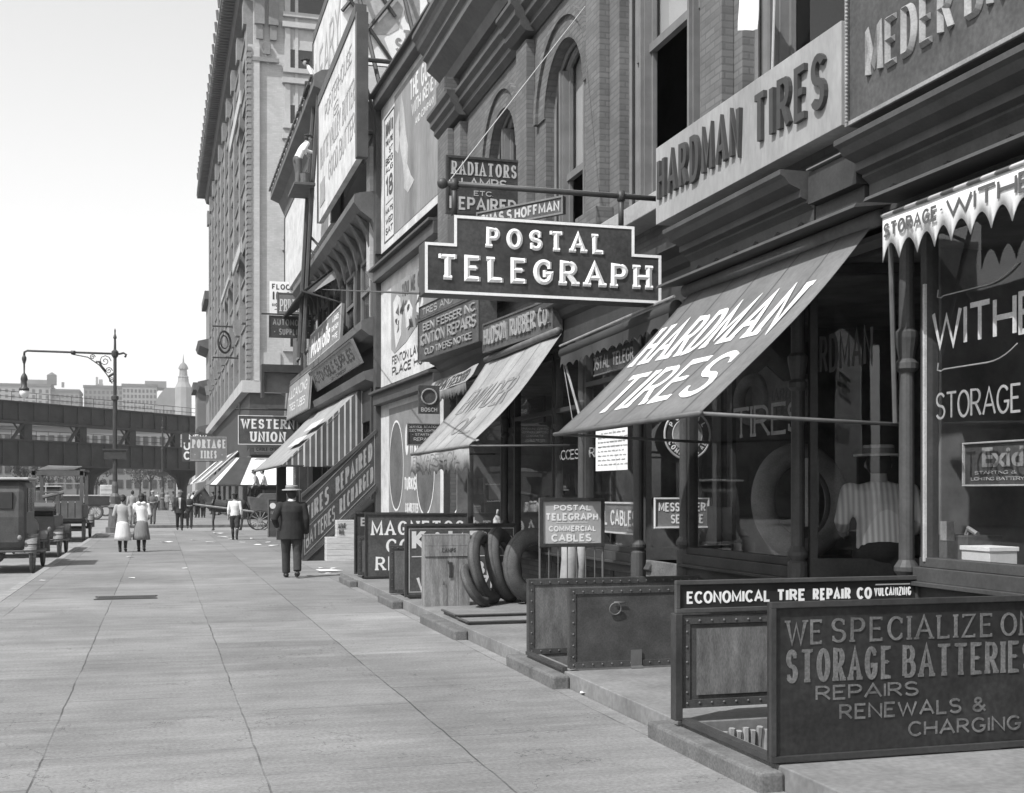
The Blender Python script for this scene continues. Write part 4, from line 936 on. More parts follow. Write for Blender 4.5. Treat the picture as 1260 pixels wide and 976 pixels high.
# ================================================================== HATCHES, BOARDS AND GOODS ON THE STOOP LINE
def rivets(mb, pts, n, r=.008):
    for q in pts: mb.ball(q, r, n=6, m=4)
def leaf(name, label, x0, x1, Y, z0, z1, m, ring=False, inset=None, group=None):
    r = thing(name, ((x0+x1)/2, Y, z0), label, 'hatch door', group)
    mb = MB(); mb.box(x0, x1, Y, Y+.012, z0, z1); mb.build('plate', m, r)
    mb = MB(); e = .055
    bar_frame(mb, planeY(Y-.001, x0-.004, x1+.004, z0-.004, z1+.004), e, .01); mb.box(x0-.006, x1+.006, Y+.0125, Y+.05, z1-.05, z1+.006); mb.box(x0-.006, x0+.03, Y+.0125, Y+.05, z0, z1-.05)
    f = mb.build('edge_straps', M['leaf'], r, bevel=.002)
    mb = MB(); nx = int((x1-x0)/.09); nz = int((z1-z0)/.09)
    for i in range(nx+1):
        for z in (z0+.028, z1-.028): mb.ball((x0+.03+(x1-x0-.06)*i/nx, Y-.011, z), .009, n=6, m=4)
    for j in range(1, nz):
        for x in (x0+.028, x1-.028)+((x0+(x1-x0)*.62,) if ring else ()): mb.ball((x, Y-.011 if x < x0+.1 or x > x1-.1 else Y-.001, z0+(z1-z0)*j/nz), .009, n=6, m=4)
    mb.build('rivets', M['iron2'], r, smooth=True)
    if ring:
        mb = MB(); c = V((x0+(x1-x0)*.235, Y-.02, z0+(z1-z0)*.78)); mb.torus(c+V((0, -.008, -.03)), (0, 1, .2), .052, .007, 24, 8); mb.tube([c+V((-.01, 0, .025)), c+V((.1, 0, .02))], .007, 8); mb.build('ring_handle', M['iron2'], r, smooth=True)
        mb = MB(); c = V((x0+(x1-x0)*.35, Y-.012, z0+.07)); mb.box(c.x-.05, c.x+.05, Y-.02, Y-.0105, z0-.02, z0+.14); mb.tube([c+V((-.055, -.012, -.085)), c+V((.055, -.012, -.085))], .018, 8); mb.build('hinge', M['iron2'], r)
    return r
leaf('cellar_hatch_door', 'upright riveted iron hatch door with a ring handle, in front of the small telegraph sign', 3.36, 5.08, 9.84, PZ+.02, PZ+.70, M['leaf'], ring=True)
leaf('cellar_hatch_door', 'upright hatch door with pale worn inner face, at the foot of the small telegraph sign', 3.33, 5.08, 10.95, PZ, PZ+.70, M['leafin'])
# curb irons of the hatch
mb = MB(); mb.box(3.3, 3.345, 9.86, 10.95, PZ, PZ+.03); tag(mb.build('hatch_rail', M['iron'], loc=(3.32, 10.4, PZ)), 'thin iron rail along the kerb of the open hatch under the ring handled door', 'rail')
mb = MB(); mb.box(3.3, 3.36, 6.18, 7.4, PZ, PZ+.035); tag(mb.build('hatch_rail', M['iron'], loc=(3.32, 6.8, PZ)), 'thin iron rail along the kerb of the open hatch behind the storage batteries board', 'rail')
# ECONOMICAL board + its hatch leaf
Y = 7.41; x0, x1 = 3.27, 5.1; zl, zh = PZ+.0, PZ+.93
r_ = thing('sign_board', ((x0+x1)/2, Y, PZ), 'dark framed board on the hatch with one line of white letters ending in vulcanizing', 'sign')
mb = MB(); mb.box(x0, x1, Y, Y+.03, zh-.2, zh-.0); mb.build('panel', M['black'], r_)
mb = MB(); bar_frame(mb, planeY(Y, x0-.01, x1+.01, zh-.205, zh+.01), .03, .035, base=-.012); mb.build('frame', M['dark2'], r_, bevel=.004)
mb = MB(); mb.box(x0-.02, x0+.035, Y-.03, Y+.05, zl+.02, zh-.206); mb.box(x1-.03, x1+.02, Y-.03, Y+.05, zl+.02, zh-.206); explode(mb.build('side_rail', M['dark'], r_, bevel=.006))
pl = planeY(Y-.0, x0, x1, zh-.2, zh)
mbt = MB(); text(mbt, pl, 'ECONOMICAL', .04, .27, .375, .68, wt=.2, hw=.18, sp=.35); text(mbt, pl, 'TIRE', .4, .27, .52, .68, wt=.24, hw=.2, sp=.3); text(mbt, pl, 'REPAIR', .55, .27, .71, .68, wt=.24, hw=.2, sp=.3); text(mbt, pl, 'CO', .735, .27, .8, .68, wt=.24, hw=.2, sp=.3)
text(mbt, pl, 'VULCANIZING', .81, .36, .97, .66, wt=.17, hw=.15, sp=.35); mbt.ob(pl.p(.815, .74, .002), pl.Rv*.15, pl.Uv*.04, pl.N*.004); mbt.build('lettering', M['white'], r_)
leaf('cellar_hatch_door', 'upright riveted hatch door with a streaked panel under the vulcanizing board', x0+.045, x1-.04, Y+.002, PZ+.1, zh-.23, M['leaf'])
mb = MB(); Yq = Y-.002; mb.quad((x0+.14, Yq-.008, PZ+.18), (x1-.14, Yq-.008, PZ+.18), (x1-.14, Yq-.008, zh-.31), (x0+.14, Yq-.008, zh-.31))
o_ = mb.build('worn_panel', M['leafin'], [o for o in bpy.data.objects if o.get('label', '').startswith('upright riveted hatch door with a streaked')][0])
# STORAGE BATTERIES board
Y = 6.13; x0, x1 = 3.27, 5.05; zl, zh = PZ+.015, PZ+.905
pl = planeY(Y, x0, x1, zl, zh)
r_ = board('sign_board', 'big dark board lettered we specialize on storage batteries, nearest on the right', 'sign', pl, mat('soot black sign paint', .026, .55, .4, 2.2, fine=.3), .035, .035, M['dark'], fth=.022)
mbt = MB(); text(mbt, pl, 'WE', .055, .73, .185, .885, wt=.16, hw=.09, serif=.1); text(mbt, pl, 'SPECIALIZE', .215, .735, .82, .89, wt=.16, hw=.09, serif=.1, sp=.9); text(mbt, pl, 'ON', .85, .735, .985, .89, wt=.16, hw=.09, serif=.1)
text(mbt, pl, 'STORAGE', .055, .49, .435, .7, wt=.17, hw=.11, serif=.035, sp=.45); text(mbt, pl, 'BATTERIES', .475, .49, .985, .7, wt=.17, hw=.11, serif=.035, sp=.45)
text(mbt, pl, 'REPAIRS', .16, .37, .535, .465, wt=.15, sp=1.0); text(mbt, pl, 'RENEWALS &', .245, .24, .795, .34, wt=.15, sp=1.0); text(mbt, pl, 'CHARGING', .497, .105, .93, .205, wt=.15, sp=1.0)
mbt.build('lettering', mat('dull letter paint', .13, .7, .35, 5, fine=.3), r_)
# things in the open pit
mb = MB()
for i in range(9): mb.tube([(3.52+.05*i, 7.2+.02*(i % 3), -.1), (3.52+.05*i, 7.2, .1+.02*(i % 2))], .022, 6)
tag(mb.build('wrapped_bundle', M['canvas_pale'], loc=(3.75, 7.2, -.1)), 'pale bundle standing in the open cellar hatch behind the storage batteries board', 'bundle')
# small telegraph stand sign
Y = 10.6+.45
Y = 11.15; pl = planeY(Y, Xy(664, Y), Xy(743, Y), onY(664, 673, Y).z, onY(664, 613, Y).z)
r_ = board('stand_sign', 'small pale enamel sign on thin iron legs reading telegraph and commercial cables', 'sign', pl, mat('pale enamel', .4, .4, .1, 3, fine=.05), .03, .035, M['dark'])
lettering(pl, [('POSTAL', .22, .74, .8, .86), ('TELEGRAPH', .09, .535, .91, .69), ('COMMERCIAL', .14, .31, .88, .43), ('CABLES.', .18, .1, .84, .26), ('-', .25, .42, .75, .58, dict(wt=.06))], M['white'], r_, wt=.22, depth=.001)
mb = MB(); zl = pl.O.z-.0
for a in (.01, .99): mb.tube([pl.p(a, 0, -.015), V((pl.p(a, 0).x, Y, PZ))], .012, 7)
for i in range(1, 7): x = pl.p(i/7, 0).x; mb.tube([(x, Y, zl), (x, Y, PZ)], .006, 6)
mb.tube([(pl.p(0, 0).x, Y, PZ+.35), (pl.p(1, 0).x, Y, PZ+.35)], .008, 6); mb.build('stand', M['iron2'], r_)
# pale shape behind the stand: a folded wrapped tyre
mb = MB(); c = onY(712, 690, 12.2); mb.tube([c+V((-.12, 0, .18)), c+V((-.1, 0, 0)), c+V((-.14, 0, -.45)), c+V((-.13, 0, -.66))], [.07, .09, .09, .12], 10); mb.tube([c+V((.03, .02, .16)), c+V((.0, .02, -.1)), c+V((.03, .02, -.66))], [.05, .08, .1], 10)
tag(mb.build('cloth_bundle', M['canvas_pale'], smooth=True, loc=c), 'pale wrapped bundle standing behind the small telegraph stand sign', 'bundle')
# KNIGHT TIRES, MAGNETOS, E board
Y = 17.1; pl = planeY(Y, Xy(498, Y), Xy(637, Y), PZ+.03, onY(498, 645, Y).z)
r_ = board('sign_board', 'dark board with old style pale letters behind the tall wooden crate', 'sign', pl, M['signdark2'], .04, .035, M['dark'], fth=.02)
mb = MB(); bar_frame(mb, Plane(pl.p(.035, .06, .001), pl.Rv*.93, pl.Uv*.88), .012, .002); mb.build('border_line', M['letgrey2'], r_)
mbt = MB(); typeset(mbt, pl, 'Knight Tires', .06, .6, .95, .9, bold=.06, shear=0); mbt.ob(pl.p(.06, .545, .002), pl.Rv*.88, pl.Uv*.012, pl.N*.004); text(mbt, pl, 'TUBES', .3, .28, .96, .48, wt=.22, serif=.08, sp=.5); text(mbt, pl, 'VULCANIZING', .1, .08, .96, .28, wt=.2, sp=.4); mbt.build('lettering', M['cream'], r_)
Y = 21.2; pl = planeY(Y, Xy(449, Y), Xy(576, Y), PZ+.03, onY(449, 632, Y).z)
r_ = board('sign_board', 'dark board with white letters reading magnetos coils repaired', 'sign', pl, M['signdark2'], .04, .03, M['dark'], fth=.02)
mbt = MB(); text(mbt, pl, 'MAGNETOS', .06, .66, .96, .88, wt=.2, hw=.12, serif=.09, sp=.6); text(mbt, pl, 'COILS', .2, .38, .72, .6, wt=.2, hw=.12, serif=.09, sp=.6); text(mbt, pl, 'REPAIRED', .1, .11, .95, .32, wt=.2, hw=.12, serif=.09, sp=.6); mbt.build('lettering', M['white'], r_)
Y = 22.25; pl = planeY(Y, Xy(436, Y), Xy(500, Y), PZ+.03, onY(436, 631, Y).z)
r_ = board('sign_board', 'narrow dark board just behind the magnetos board showing a single pale letter', 'sign', pl, M['signdark'], .04, .03, M['dark'], fth=.02)
lettering(pl, [('E', .12, .78, .22, .92), ('L', .3, .78, .4, .92)], M['letgrey2'], r_, wt=.2, serif=.1)
leaf('cellar_hatch_door', 'small worn hatch door standing between the magnetos board and the crate', Xy(480, 17.95), Xy(520, 17.95), 17.95, PZ+.02, onY(480, 672, 17.95).z, M['leafin'])
leaf('cellar_hatch_door', 'narrow hatch door standing left of the magnetos board', Xy(441, 22.1), Xy(470, 22.1), 22.1, PZ+.02, onY(441, 660, 22.1).z, M['leafin'])
# crate
def crate(name, label, x0, x1, y0, y1, z0, z1, m, hor=False, stamp=None):
    r = thing(name, ((x0+x1)/2, (y0+y1)/2, z0), label, 'crate')
    mb = MB(); mb.box(x0+.012, x1-.012, y0+.012, y1-.012, z0, z1-.004); mb.build('inner_box', M['dark'] if m is M['wood'] else m, r)
    mb = MB(); rnd = random.Random(hash(name) % 7)
    if hor:
        n = 4
        for i in range(n):
            a, b = z0+(z1-z0)*i/n, z0+(z1-z0)*(i+1)/n; mb.box(x0, x1, y0, y0+.011, a+.003, b-.003); mb.box(x0, x0+.011, y0+.0125, y1, a+.003, b-.003)
        mb.box(x0, x1, y0, y1, z1-.003, z1+.012)
    else:
        n = 4; zc = z0+(z1-z0)*.7
        for i in range(n):
            a, b = x0+(x1-x0)*i/n, x0+(x1-x0)*(i+1)/n; mb.box(a+.0015, b-.0015, y0+.002*(i % 2), y0+.011, z0, zc-.004)
        for i in range(2):
            a, b = zc+(z1-zc)*i/2, zc+(z1-zc)*(i+1)/2; mb.box(x0-.004, x1+.004, y0-.012, y0+.01, a+.0015, b-.0015)
        for i in range(3):
            a, b = y0+.013+(y1-y0-.013)*i/3, y0+.013+(y1-y0-.013)*(i+1)/3; mb.box(x0, x0+.011, a+.003, b-.003, z0, z1)
        mb.box(x0-.005, x1+.005, y0-.013, y1, z1+.001, z1+.014)
    mb.build('boards', m, r, bevel=.002)
    if stamp:
        pl = planeY(y0-.0125, x0, x1, z0, z1); mbt = MB()
        for st in stamp: text(mbt, pl, *st[:5], wt=.16, depth=.001, base=.001, slant=st[5] if len(st) > 5 else 0, serif=.05)
        mbt.build('stencil', M['letdark'], r)
    return r
Y = 15.9; crate('wooden_crate', 'tall worn wooden crate standing in front of the old style lettered board', Xy(522.5, Y), Xy(578, Y), Y, Y+.2, PZ, onY(521, 659, Y).z, M['wood'], stamp=[('LAMPS', .38, .76, .68, .82, .1), ('TIRES', .56, .4, .6, .62), ('M', .4, .3, .45, .36), ('&', .5, .6, .54, .64)])
mb = MB(); pl = planeY(Y-.0005, Xy(521, Y), Xy(578, Y), PZ, onY(521, 659, Y).z)
# tyres
def tyre(label, c, ax, Rr, r, m=None):
    ax = V(ax).normalized(); c = V(c); c.z = PZ+(Rr+r)*math.sqrt(1-ax.z**2)+r*.2*abs(ax.z)
    t = thing('car_tyre', (c.x, c.y, PZ), label, 'tyre', 'tyres heaped on the stoop')
    MB().torus(c, ax, Rr, r, 44, 14, 1.0).build('tyre_casing', m or M['rubber'], t, smooth=True)
    mb = MB()
    for s in (-1, 1): mb.torus(c+ax*s*r*.35, ax, Rr-r*.93, r*.14, 40, 6)
    mb.build('bead', M['rubber2'], t, smooth=True)
    mb = MB(); mb.torus(c, ax, Rr+r*.93, r*.13, 44, 6, 3.2); mb.build('tread_band', M['rubber2'], t, smooth=True)
def on(u, v, Y): return onY(u, v, Y)
tyre('big upright tyre showing its dark opening, rightmost beside the telegraph stand sign', on(656, 698, 16.0), (.42, -.9, .06), .4, .115, M['rubber2'])
tyre('narrow tilted tyre next to the crate, leftmost leaning in the heap', on(598, 699, 16.05), (.8, -.55, .22), .42, .085, M['rubber'])
tyre('tyre leaning second from the crate in the heap', on(620, 699, 16.35), (.8, -.55, .22), .42, .105, M['rubber2'])
tyre('low tyre lying sloped against the foot of the heap by the crate', on(585, 724, 15.75), (.75, -.5, .5), .25, .065, M['rubber'])
# flat hatch plates by the crate
for (a, b, z, lb) in ((13.55, 14.1, PZ+.03, 'flat hatch plate lying nearest the kerb before the tyres'), (14.14, 14.9, PZ+.05, 'flat hatch plate lying just in front of the tyre heap')):
    r_ = thing('hatch_plate', (4.2, (a+b)/2, PZ), lb, 'hatch plate'); mb = MB(); mb.box(3.42, 4.95, a, b, PZ+.004, z); mb.build('plate', M['platform'], r_, bevel=.006)
    mb = MB(); mb.tube([(3.4, a-.01, z), (5.0, a-.01, z)], .016, 6); mb.tube([(3.4, a, z), (3.4, b, z)], .016, 6); mb.build('edge_bar', M['iron'], r_)
# in the windows: battery, white box, big display tyre, tyre-shaped sign, man's place
c = onX(1165, 700, 5.55); r_ = thing('storage_battery', (5.6, c.y, 1.17), 'dark storage battery with a label standing in the battery shop window', 'battery')
ya, yb = Yx(1145, 5.5), Yx(1190, 5.5); zt = onX(1145, 657, 5.5).z
mb = MB(); mb.box(5.5, 5.8, yb, ya, 1.12, zt); mb.build('case', M['signdark2'], r_, bevel=.006)
mb = MB(); mb.tube([(5.56, ya-.06, zt), (5.56, ya-.1, zt+.05), (5.56, ya-.16, zt+.05), (5.56, ya-.18, zt)], .02, 6); mb.tube([(5.6, yb+.02, zt+.01), (5.6, yb+.12, zt+.05), (5.6, yb+.14, zt)], .018, 6); mb.build('terminals', M['letgrey'], r_)
mb = MB(); mb.box(5.494, 5.499, yb+.14, yb+.3, 1.3, 1.44); mb.build('paper_label', M['letgrey'], r_)
ya, yb = Yx(1186, 5.4), Yx(1221, 5.4)
r_ = thing('white_box', (5.5, (ya+yb)/2, 1.15), 'white cardboard box on the sill of the battery shop window', 'box'); mb = MB(); mb.box(5.38, 5.6, yb, ya, 1.12, 1.25); mb.build('carton', M['cream'], r_, bevel=.004); mb = MB(); mb.box(5.37, 5.61, yb-.008, ya+.008, 1.25, 1.28); mb.build('lid', M['white'], r_, bevel=.003)
mb = MB(); mb.box(5.2, 8.5, 3.2, 7.4, 1.02, 1.1); mb.build('display_shelf', M['dark'], B1); mb = MB(); mb.box(5.26, 6.9, 9.3, 11.3, .92, 1.0); mb.build('display_shelf', M['dark'], B1)
mb = sheet([(6.1, 7.3, 1.85), (6.1, 4.2, 2.0), (6.1, 4.2, 1.1), (6.1, 7.3, 1.1)], 20, 8, -.1, wob=.07, seed=12); tag(mb.build('dark_drape', mat('drape', .06, .9, .3, 2), smooth=True, loc=(6.1, 5.7, 1.1)), 'dark draped cloth behind the storage battery in the shop window', 'drape')
mb = MB(); c = on(985, 617, 10.55)
r_ = thing('display_tyre', (c.x, c.y, 1.0), 'very large tyre standing on display inside the window under the big grey awning', 'tyre'); ax_ = V((.2, -.97, .05)); MB().torus(c, ax_, .46, .11, 44, 14, 1.1).build('tyre_casing', mat('display tyre', .24, .7, .25, 5, fine=.15), r_, smooth=True); MB().torus(c, ax_, .36, .03, 44, 8).build('bead', M['rubber2'], r_, smooth=True)
pl = planeX(5.6, Yx(915, 5.6), Yx(1000, 5.6), onX(915, 525, 5.6).z, onX(915, 470, 5.6).z)
r_ = thing('tyre_sign', (5.6, (pl.p(.5, 0)).y, pl.O.z), 'hanging cut-out sign shaped like a tyre inside the window', 'sign')
mb = MB(); mb.prism([pl.p(.15, .1), pl.p(1, .0), pl.p(1, .8), pl.p(.6, .85), pl.p(.35, 1.25), pl.p(.12, 1.05)], (.02, 0, 0)); mb.build('board', M['signdark2'], r_); mb = MB(); mb.torus(pl.p(.2, .55, .03), (1, .3, 0), .2, .06, 30, 10); mb.build('tyre_shape', M['rubber2'], r_, smooth=True)
lettering(pl, [('HARDMAN', .38, .45, .98, .72), ('TIRES', .45, .12, .9, .36)], M['letdark'], r_, wt=.18)
mb = MB(); mb.box(5.45, 5.5, Yx(1000, 5.45)-.02, Yx(985, 5.45), 1.35, 1.95); tag(mb.build('hanging_card', M['letgrey'], loc=(5.5, 9.2, 1.35)), 'pale hanging card between the display tyre and the corner post of its window', 'card')
# goods in the far window
r_ = thing('oil_can', (5.5, 17.0, .98), 'small pale can standing on the sill of the window under the oil awning', 'can'); q = onX(583, 640, 5.4); MB().lathe([(.05, 0), (.05, .16), (.045, .17), (.02, .2), (.02, .24)], (5.4, q.y, .97), 12).build('can_body', M['letgrey2'], r_, smooth=True)
q = onX(560, 640, 5.4); mb = MB(); mb.ob((5.35, q.y+.2, .97), (.1, 0, 0), (0, -.1, .02), (.06, -.18, .33)); tag(mb.build('price_card', M['white'], loc=(5.4, q.y, .97)), 'tilted white card on the sill of the window under the oil awning', 'card')
q = onX(608, 630, 5.4); mb = MB(); mb.ball((5.45, q.y, 1.15), .07, .06, .12); mb.tube([(5.45, q.y, 1.25), (5.45, q.y-.05, 1.36)], .02, 6); tag(mb.build('brass_horn', M['white'], smooth=True, loc=(5.45, q.y, 1.0)), 'bright rounded fitting shining in the window under the oil awning', 'fitting')
# litter
random.seed(21)
def paper_bit(c, s, lb):
    mb = MB(); n = 6; pts = [(c[0]+s*random.uniform(.7, 1.2)*math.cos(6.283*k/n)*1.4, c[1]+s*random.uniform(.7, 1.2)*math.sin(6.283*k/n), c[2]+.006+random.uniform(0, .3)*s) for k in range(n)]
    mb.quad(*pts); o = solid(mb.build('paper_scrap', M['paper'], loc=V(c)), .002); tag(o, lb, 'litter', 'paper litter on the pavement'); return o
c = onZ(725, 855, 0); paper_bit((c.x, c.y, .004), .07, 'crumpled white paper scrap at the foot of the stone step, nearest the camera')
for i, (u, v) in enumerate([(268, 657), (262, 656), (285, 664), (275, 662), (330, 668), (345, 664), (355, 671), (310, 663), (298, 668), (258, 668), (240, 665), (205, 668), (318, 671), (338, 672), (361, 666), (395, 700), (404, 706), (410, 700), (228, 700), (163, 712), (52, 715), (160, 686)]):
    c = onZ(u, v, 0); paper_bit((c.x, c.y, .004), random.uniform(.06, .16) if v < 690 else .05, 'small white scrap of paper lying on the pavement')
c = onZ(402, 704, 0); paper_bit((c.x, c.y, .004), .2, 'long white paper scrap lying before the pale crates')
# ================================================================== BILLBOARDS BEYOND THE BRICK BUILDING
def hoard(name, label, f, n, zb, zt, thick=.25, fw=.28):
    "billboard between far foot f and near foot n (x, y)"
    pl = Plane((f[0], f[1], zb), (n[0]-f[0], n[1]-f[1], 0), (0, 0, zt-zb))
    r = thing(name, ((f[0]+n[0])/2, (f[1]+n[1])/2, zb), label, 'billboard')
    mb = MB(); mb.ob(pl.O-pl.N*thick, pl.Rv, pl.Uv, pl.N*thick); mb.build('backing', M['dark2'], r)
    return r, pl
def patch(pl, a0, b0, a1, b1, d, m, parent, name): mb = MB(); mb.ob(pl.p(a0, b0, .001), pl.Rv*(a1-a0), pl.Uv*(b1-b0), pl.N*d); return mb.build(name, m, parent)
fb, nb = (Xy(469.5, 29.6), 29.6), (5.42, 23.6)
zA = lambda v: CAM_H+(HZ-v)/F_PX*29.6/ray(469.5).y
def hframe(pl, r, fw=.26, left=True, bottom=True):
    mb = MB(); n, rr, u = pl.N, pl.Rv.normalized(), pl.Uv.normalized(); W, H = pl.W, pl.H
    mb.ob(pl.p(0, 1)-n*.2, pl.Rv, u*fw, n*.42); mb.ob(pl.p(0, 1)+u*fw-n*.2-rr*.05, pl.Rv+rr*.05, u*.06, n*.52)
    if left: mb.ob(pl.p(0, 0)-n*.2-rr*.28, rr*.28, pl.Uv+u*fw, n*.34)
    mb.build('frame', M['dark2'], r, bevel=.01)
r_, pl = hoard('billboard', 'tall theatrical poster billboard, upper of the three beside the brick building', fb, nb, zA(313), zA(136))
hframe(pl, r_); patch(pl, 0, 0, 1, 1, .012, M['white_old'], r_, 'white_margin'); pp = Plane(pl.p(.26, .05, .014), pl.Rv*.7, pl.Uv*.91); patch(pp, 0, 0, 1, 1, .006, M['poster'], r_, 'poster_sheet')
mbt = MB(); text(mbt, pp, 'THE GUILTY MAN', .38, .8, 1.28, .95, wt=.15, base=.01); text(mbt, pp, 'WITH IRENE FENWICK', .42, .69, 1.28, .78, wt=.15, base=.01); text(mbt, pp, 'AND COMPANY', .5, .6, .9, .65, wt=.15, base=.01); mbt.build('lettering', M['cream'], r_)
mb = MB()
fig = [(.22, .95), (.3, .8), (.36, .62), (.42, .52), (.4, .4), (.5, .3), (.6, .24), (.42, .2), (.3, .26), (.28, .42), (.2, .55), (.14, .72)]
mb.prism([pp.p(a*.8, b, .008) for a, b in fig], pp.N*.004)
mb.prism([pp.p(a, b, .008) for a, b in ((.02, .78), (.12, .85), (.16, .7), (.1, .55), (.03, .6))], pp.N*.004); explode(mb.build('pale_figure', M['poster3'], r_))
lb = Plane(pl.p(.085, .07, .014), pl.Rv*.15, pl.Uv*.8); mbt = MB()
for st, b0, b1 in (('BOOTH', .86, .98), ('THEATRE', .78, .83), ('45 ST', .7, .75), ('BEG', .62, .68), ('AUG', .55, .6), ('18', .34, .52), ('-', .28, .31), ('MATS', .2, .25), ('WED', .12, .17), ('SAT', .03, .09)): text(mbt, lb, st, .05, b0, .95, b1, wt=.2)
bar_frame(mbt, Plane(lb.p(-.12, -.03, .001), lb.Rv*1.24, lb.Uv*1.07), .04, .004); mbt.build('side_lettering', M['letdark'], r_)
r_, pl = hoard('billboard', 'white poster billboard with pale figures, middle of the three beside the brick building', fb, nb, zA(477), zA(349)); hframe(pl, r_)
patch(pl, 0, 0, 1, 1, .012, M['white_old'], r_, 'white_margin'); pp = Plane(pl.p(.2, .06, .014), pl.Rv*.74, pl.Uv*.84)
mb = MB(); mb.prism([pp.p(a, b, .001) for a, b in ((0, .98), (1, .98), (1, .45), (.62, .43), (.35, .3), (.08, .24), (0, .3))], pp.N*.006); mb.build('poster_sheet', M['poster'], r_)
mb = MB()
for fg in ([(.05, .8), (.14, .86), (.22, .8), (.26, .6), (.24, .4), (.12, .28), (.08, .5)], [(.32, .66), (.42, .72), (.5, .6), (.48, .46), (.36, .44)], [(.6, .72), (.68, .74), (.72, .6), (.66, .5), (.58, .55)]): mb.prism([pp.p(a, b, .008) for a, b in fg], pp.N*.004)
explode(mb.build('pale_figure', M['white_old'], r_))
mb = MB(); rnd = random.Random(5)
for i in range(16):
    a, b = rnd.uniform(.12, .9), rnd.uniform(.4, .7); mb.prism([pp.p(a+rnd.uniform(-.05, .05), b+rnd.uniform(-.08, .08), .0125) for _ in range(5)], pp.N*.003)
mb.build('ink_blots', M['poster2'], r_)
mbt = MB(); text(mbt, pp, 'YOU ME GET DAYS', .26, .78, 1.0, .94, wt=.2, base=.01); text(mbt, pp, 'FENTON LAW WAYS', .02, .12, 1.0, .22, wt=.2); text(mbt, pp, 'PLACE HONOR', .02, 0, 1.0, .1, wt=.2); mbt.build('lettering', M['letdark'], r_)
r_, pl = hoard('billboard', 'lowest of the three posters beside the brick building, grey with an oval picture', fb, nb, .5, zA(500)); hframe(pl, r_)
patch(pl, 0, 0, 1, 1, .012, M['white_old'], r_, 'white_margin'); pp = Plane(pl.p(.16, .03, .014), pl.Rv*.8, pl.Uv*.93); patch(pp, 0, 0, 1, 1, .006, M['signgrey'], r_, 'poster_sheet')
mb = MB()
for ca, cb, ra, rb in ((.17, .55, .15, .33), (.75, .5, .16, .3)): mb.prism([pp.p(ca+ra*math.cos(6.283*k/28), cb+rb*math.sin(6.283*k/28), .008) for k in range(28)], pp.N*.004)
explode(mb.build('oval_picture', M['poster2'], r_))
mb = MB()
for ca, cb, ra, rb in ((.17, .55, .155, .34), (.75, .5, .165, .31)): 
    L, Rr = ribbon([(ca*pp.W+ra*pp.W*math.cos(6.283*k/28), cb*pp.H+rb*pp.H*math.sin(6.283*k/28)) for k in range(29)], .05, .05)
    for k in range(28): mb.quad(pp.m(*L[k], .014), pp.m(*L[k+1], .014), pp.m(*Rr[k+1], .014), pp.m(*Rr[k], .014))
mb.build('oval_line', M['cream'], r_)
mbt = MB(); text(mbt, pp, 'OWL', .36, .62, .6, .85, wt=.2, base=.008); text(mbt, pp, 'TURKISH', .34, .36, .62, .46, wt=.2, base=.008); text(mbt, pp, 'CIGARETTES', .36, .2, .62, .27, wt=.2, base=.008); mbt.build('lettering', M['cream'], r_)
# post between the billboards and the next building
mb = MB(); X0 = Xy(462, 29.9); mb.box(X0-.05, X0+.16, 29.7, 29.9, 0, zA(120)); tag(mb.build('billboard_post', M['dark2'], loc=(X0, 29.8, 0)), 'tall dark timber post at the far end of the three billboards', 'post')

# ================================================================== THE TWO DARK BUILDINGS BEYOND (shop row to the corner)
B2 = thing('shop_building', (5.3, 34, 0), 'dark three storey shop building carrying the big white painted roof signs', 'building')
mb = MB(); mb.box(5.4, 16, 30.2, 51, 0, 10.6); mb.box(5.4, 16, 37, 51, 10.6, 13.6); explode(mb.build('wall', M['dark2'], B2))
mb = MB(); mb.box(5.05, 5.398, 30.25, 30.75, 7.2, 10.3); mb.lathe([(.02, 6.9), (.24, 7.2)], (5.22, 30.5, 0), 10); mb.build('brick_pier', M['brickpale'], B2)
mb = MB(); mb.prism([(4.6, 29.9, 8.8), (4.62, 29.9, 9.0), (4.75, 29.9, 9.05), (5.396, 29.9, 9.15), (5.396, 29.9, 7.9), (5.2, 29.9, 8.0), (5.05, 29.9, 8.4), (4.75, 29.9, 8.6)], (0, 14.5, 0)); mb.build('cornice', M['cornice'], B2)
mb = MB()
for i in range(13): mb.prism([(4.7, 30.3+i*1.1, 8.6), (5.1, 30.3+i*1.1, 8.35), (5.1, 30.3+i*1.1, 7.6), (4.98, 30.3+i*1.1, 8.1)], (0, .18, 0))
explode(mb.build('cornice_bracket', M['dark2'], B2))
mb = MB(); mb.prism([(4.8, 30.0, 5.7), (4.8, 30.0, 5.9), (5.396, 30, 6.15), (5.396, 30, 5.5), (5.0, 30, 5.55)], (0, 20.9, 0)); mb.prism([(4.9, 30.0, 4.45), (4.85, 30.0, 4.65), (5.396, 30, 4.8), (5.396, 30, 4.3)], (0, 20.9, 0)); explode(mb.build('string_course', M['cornice'], B2))
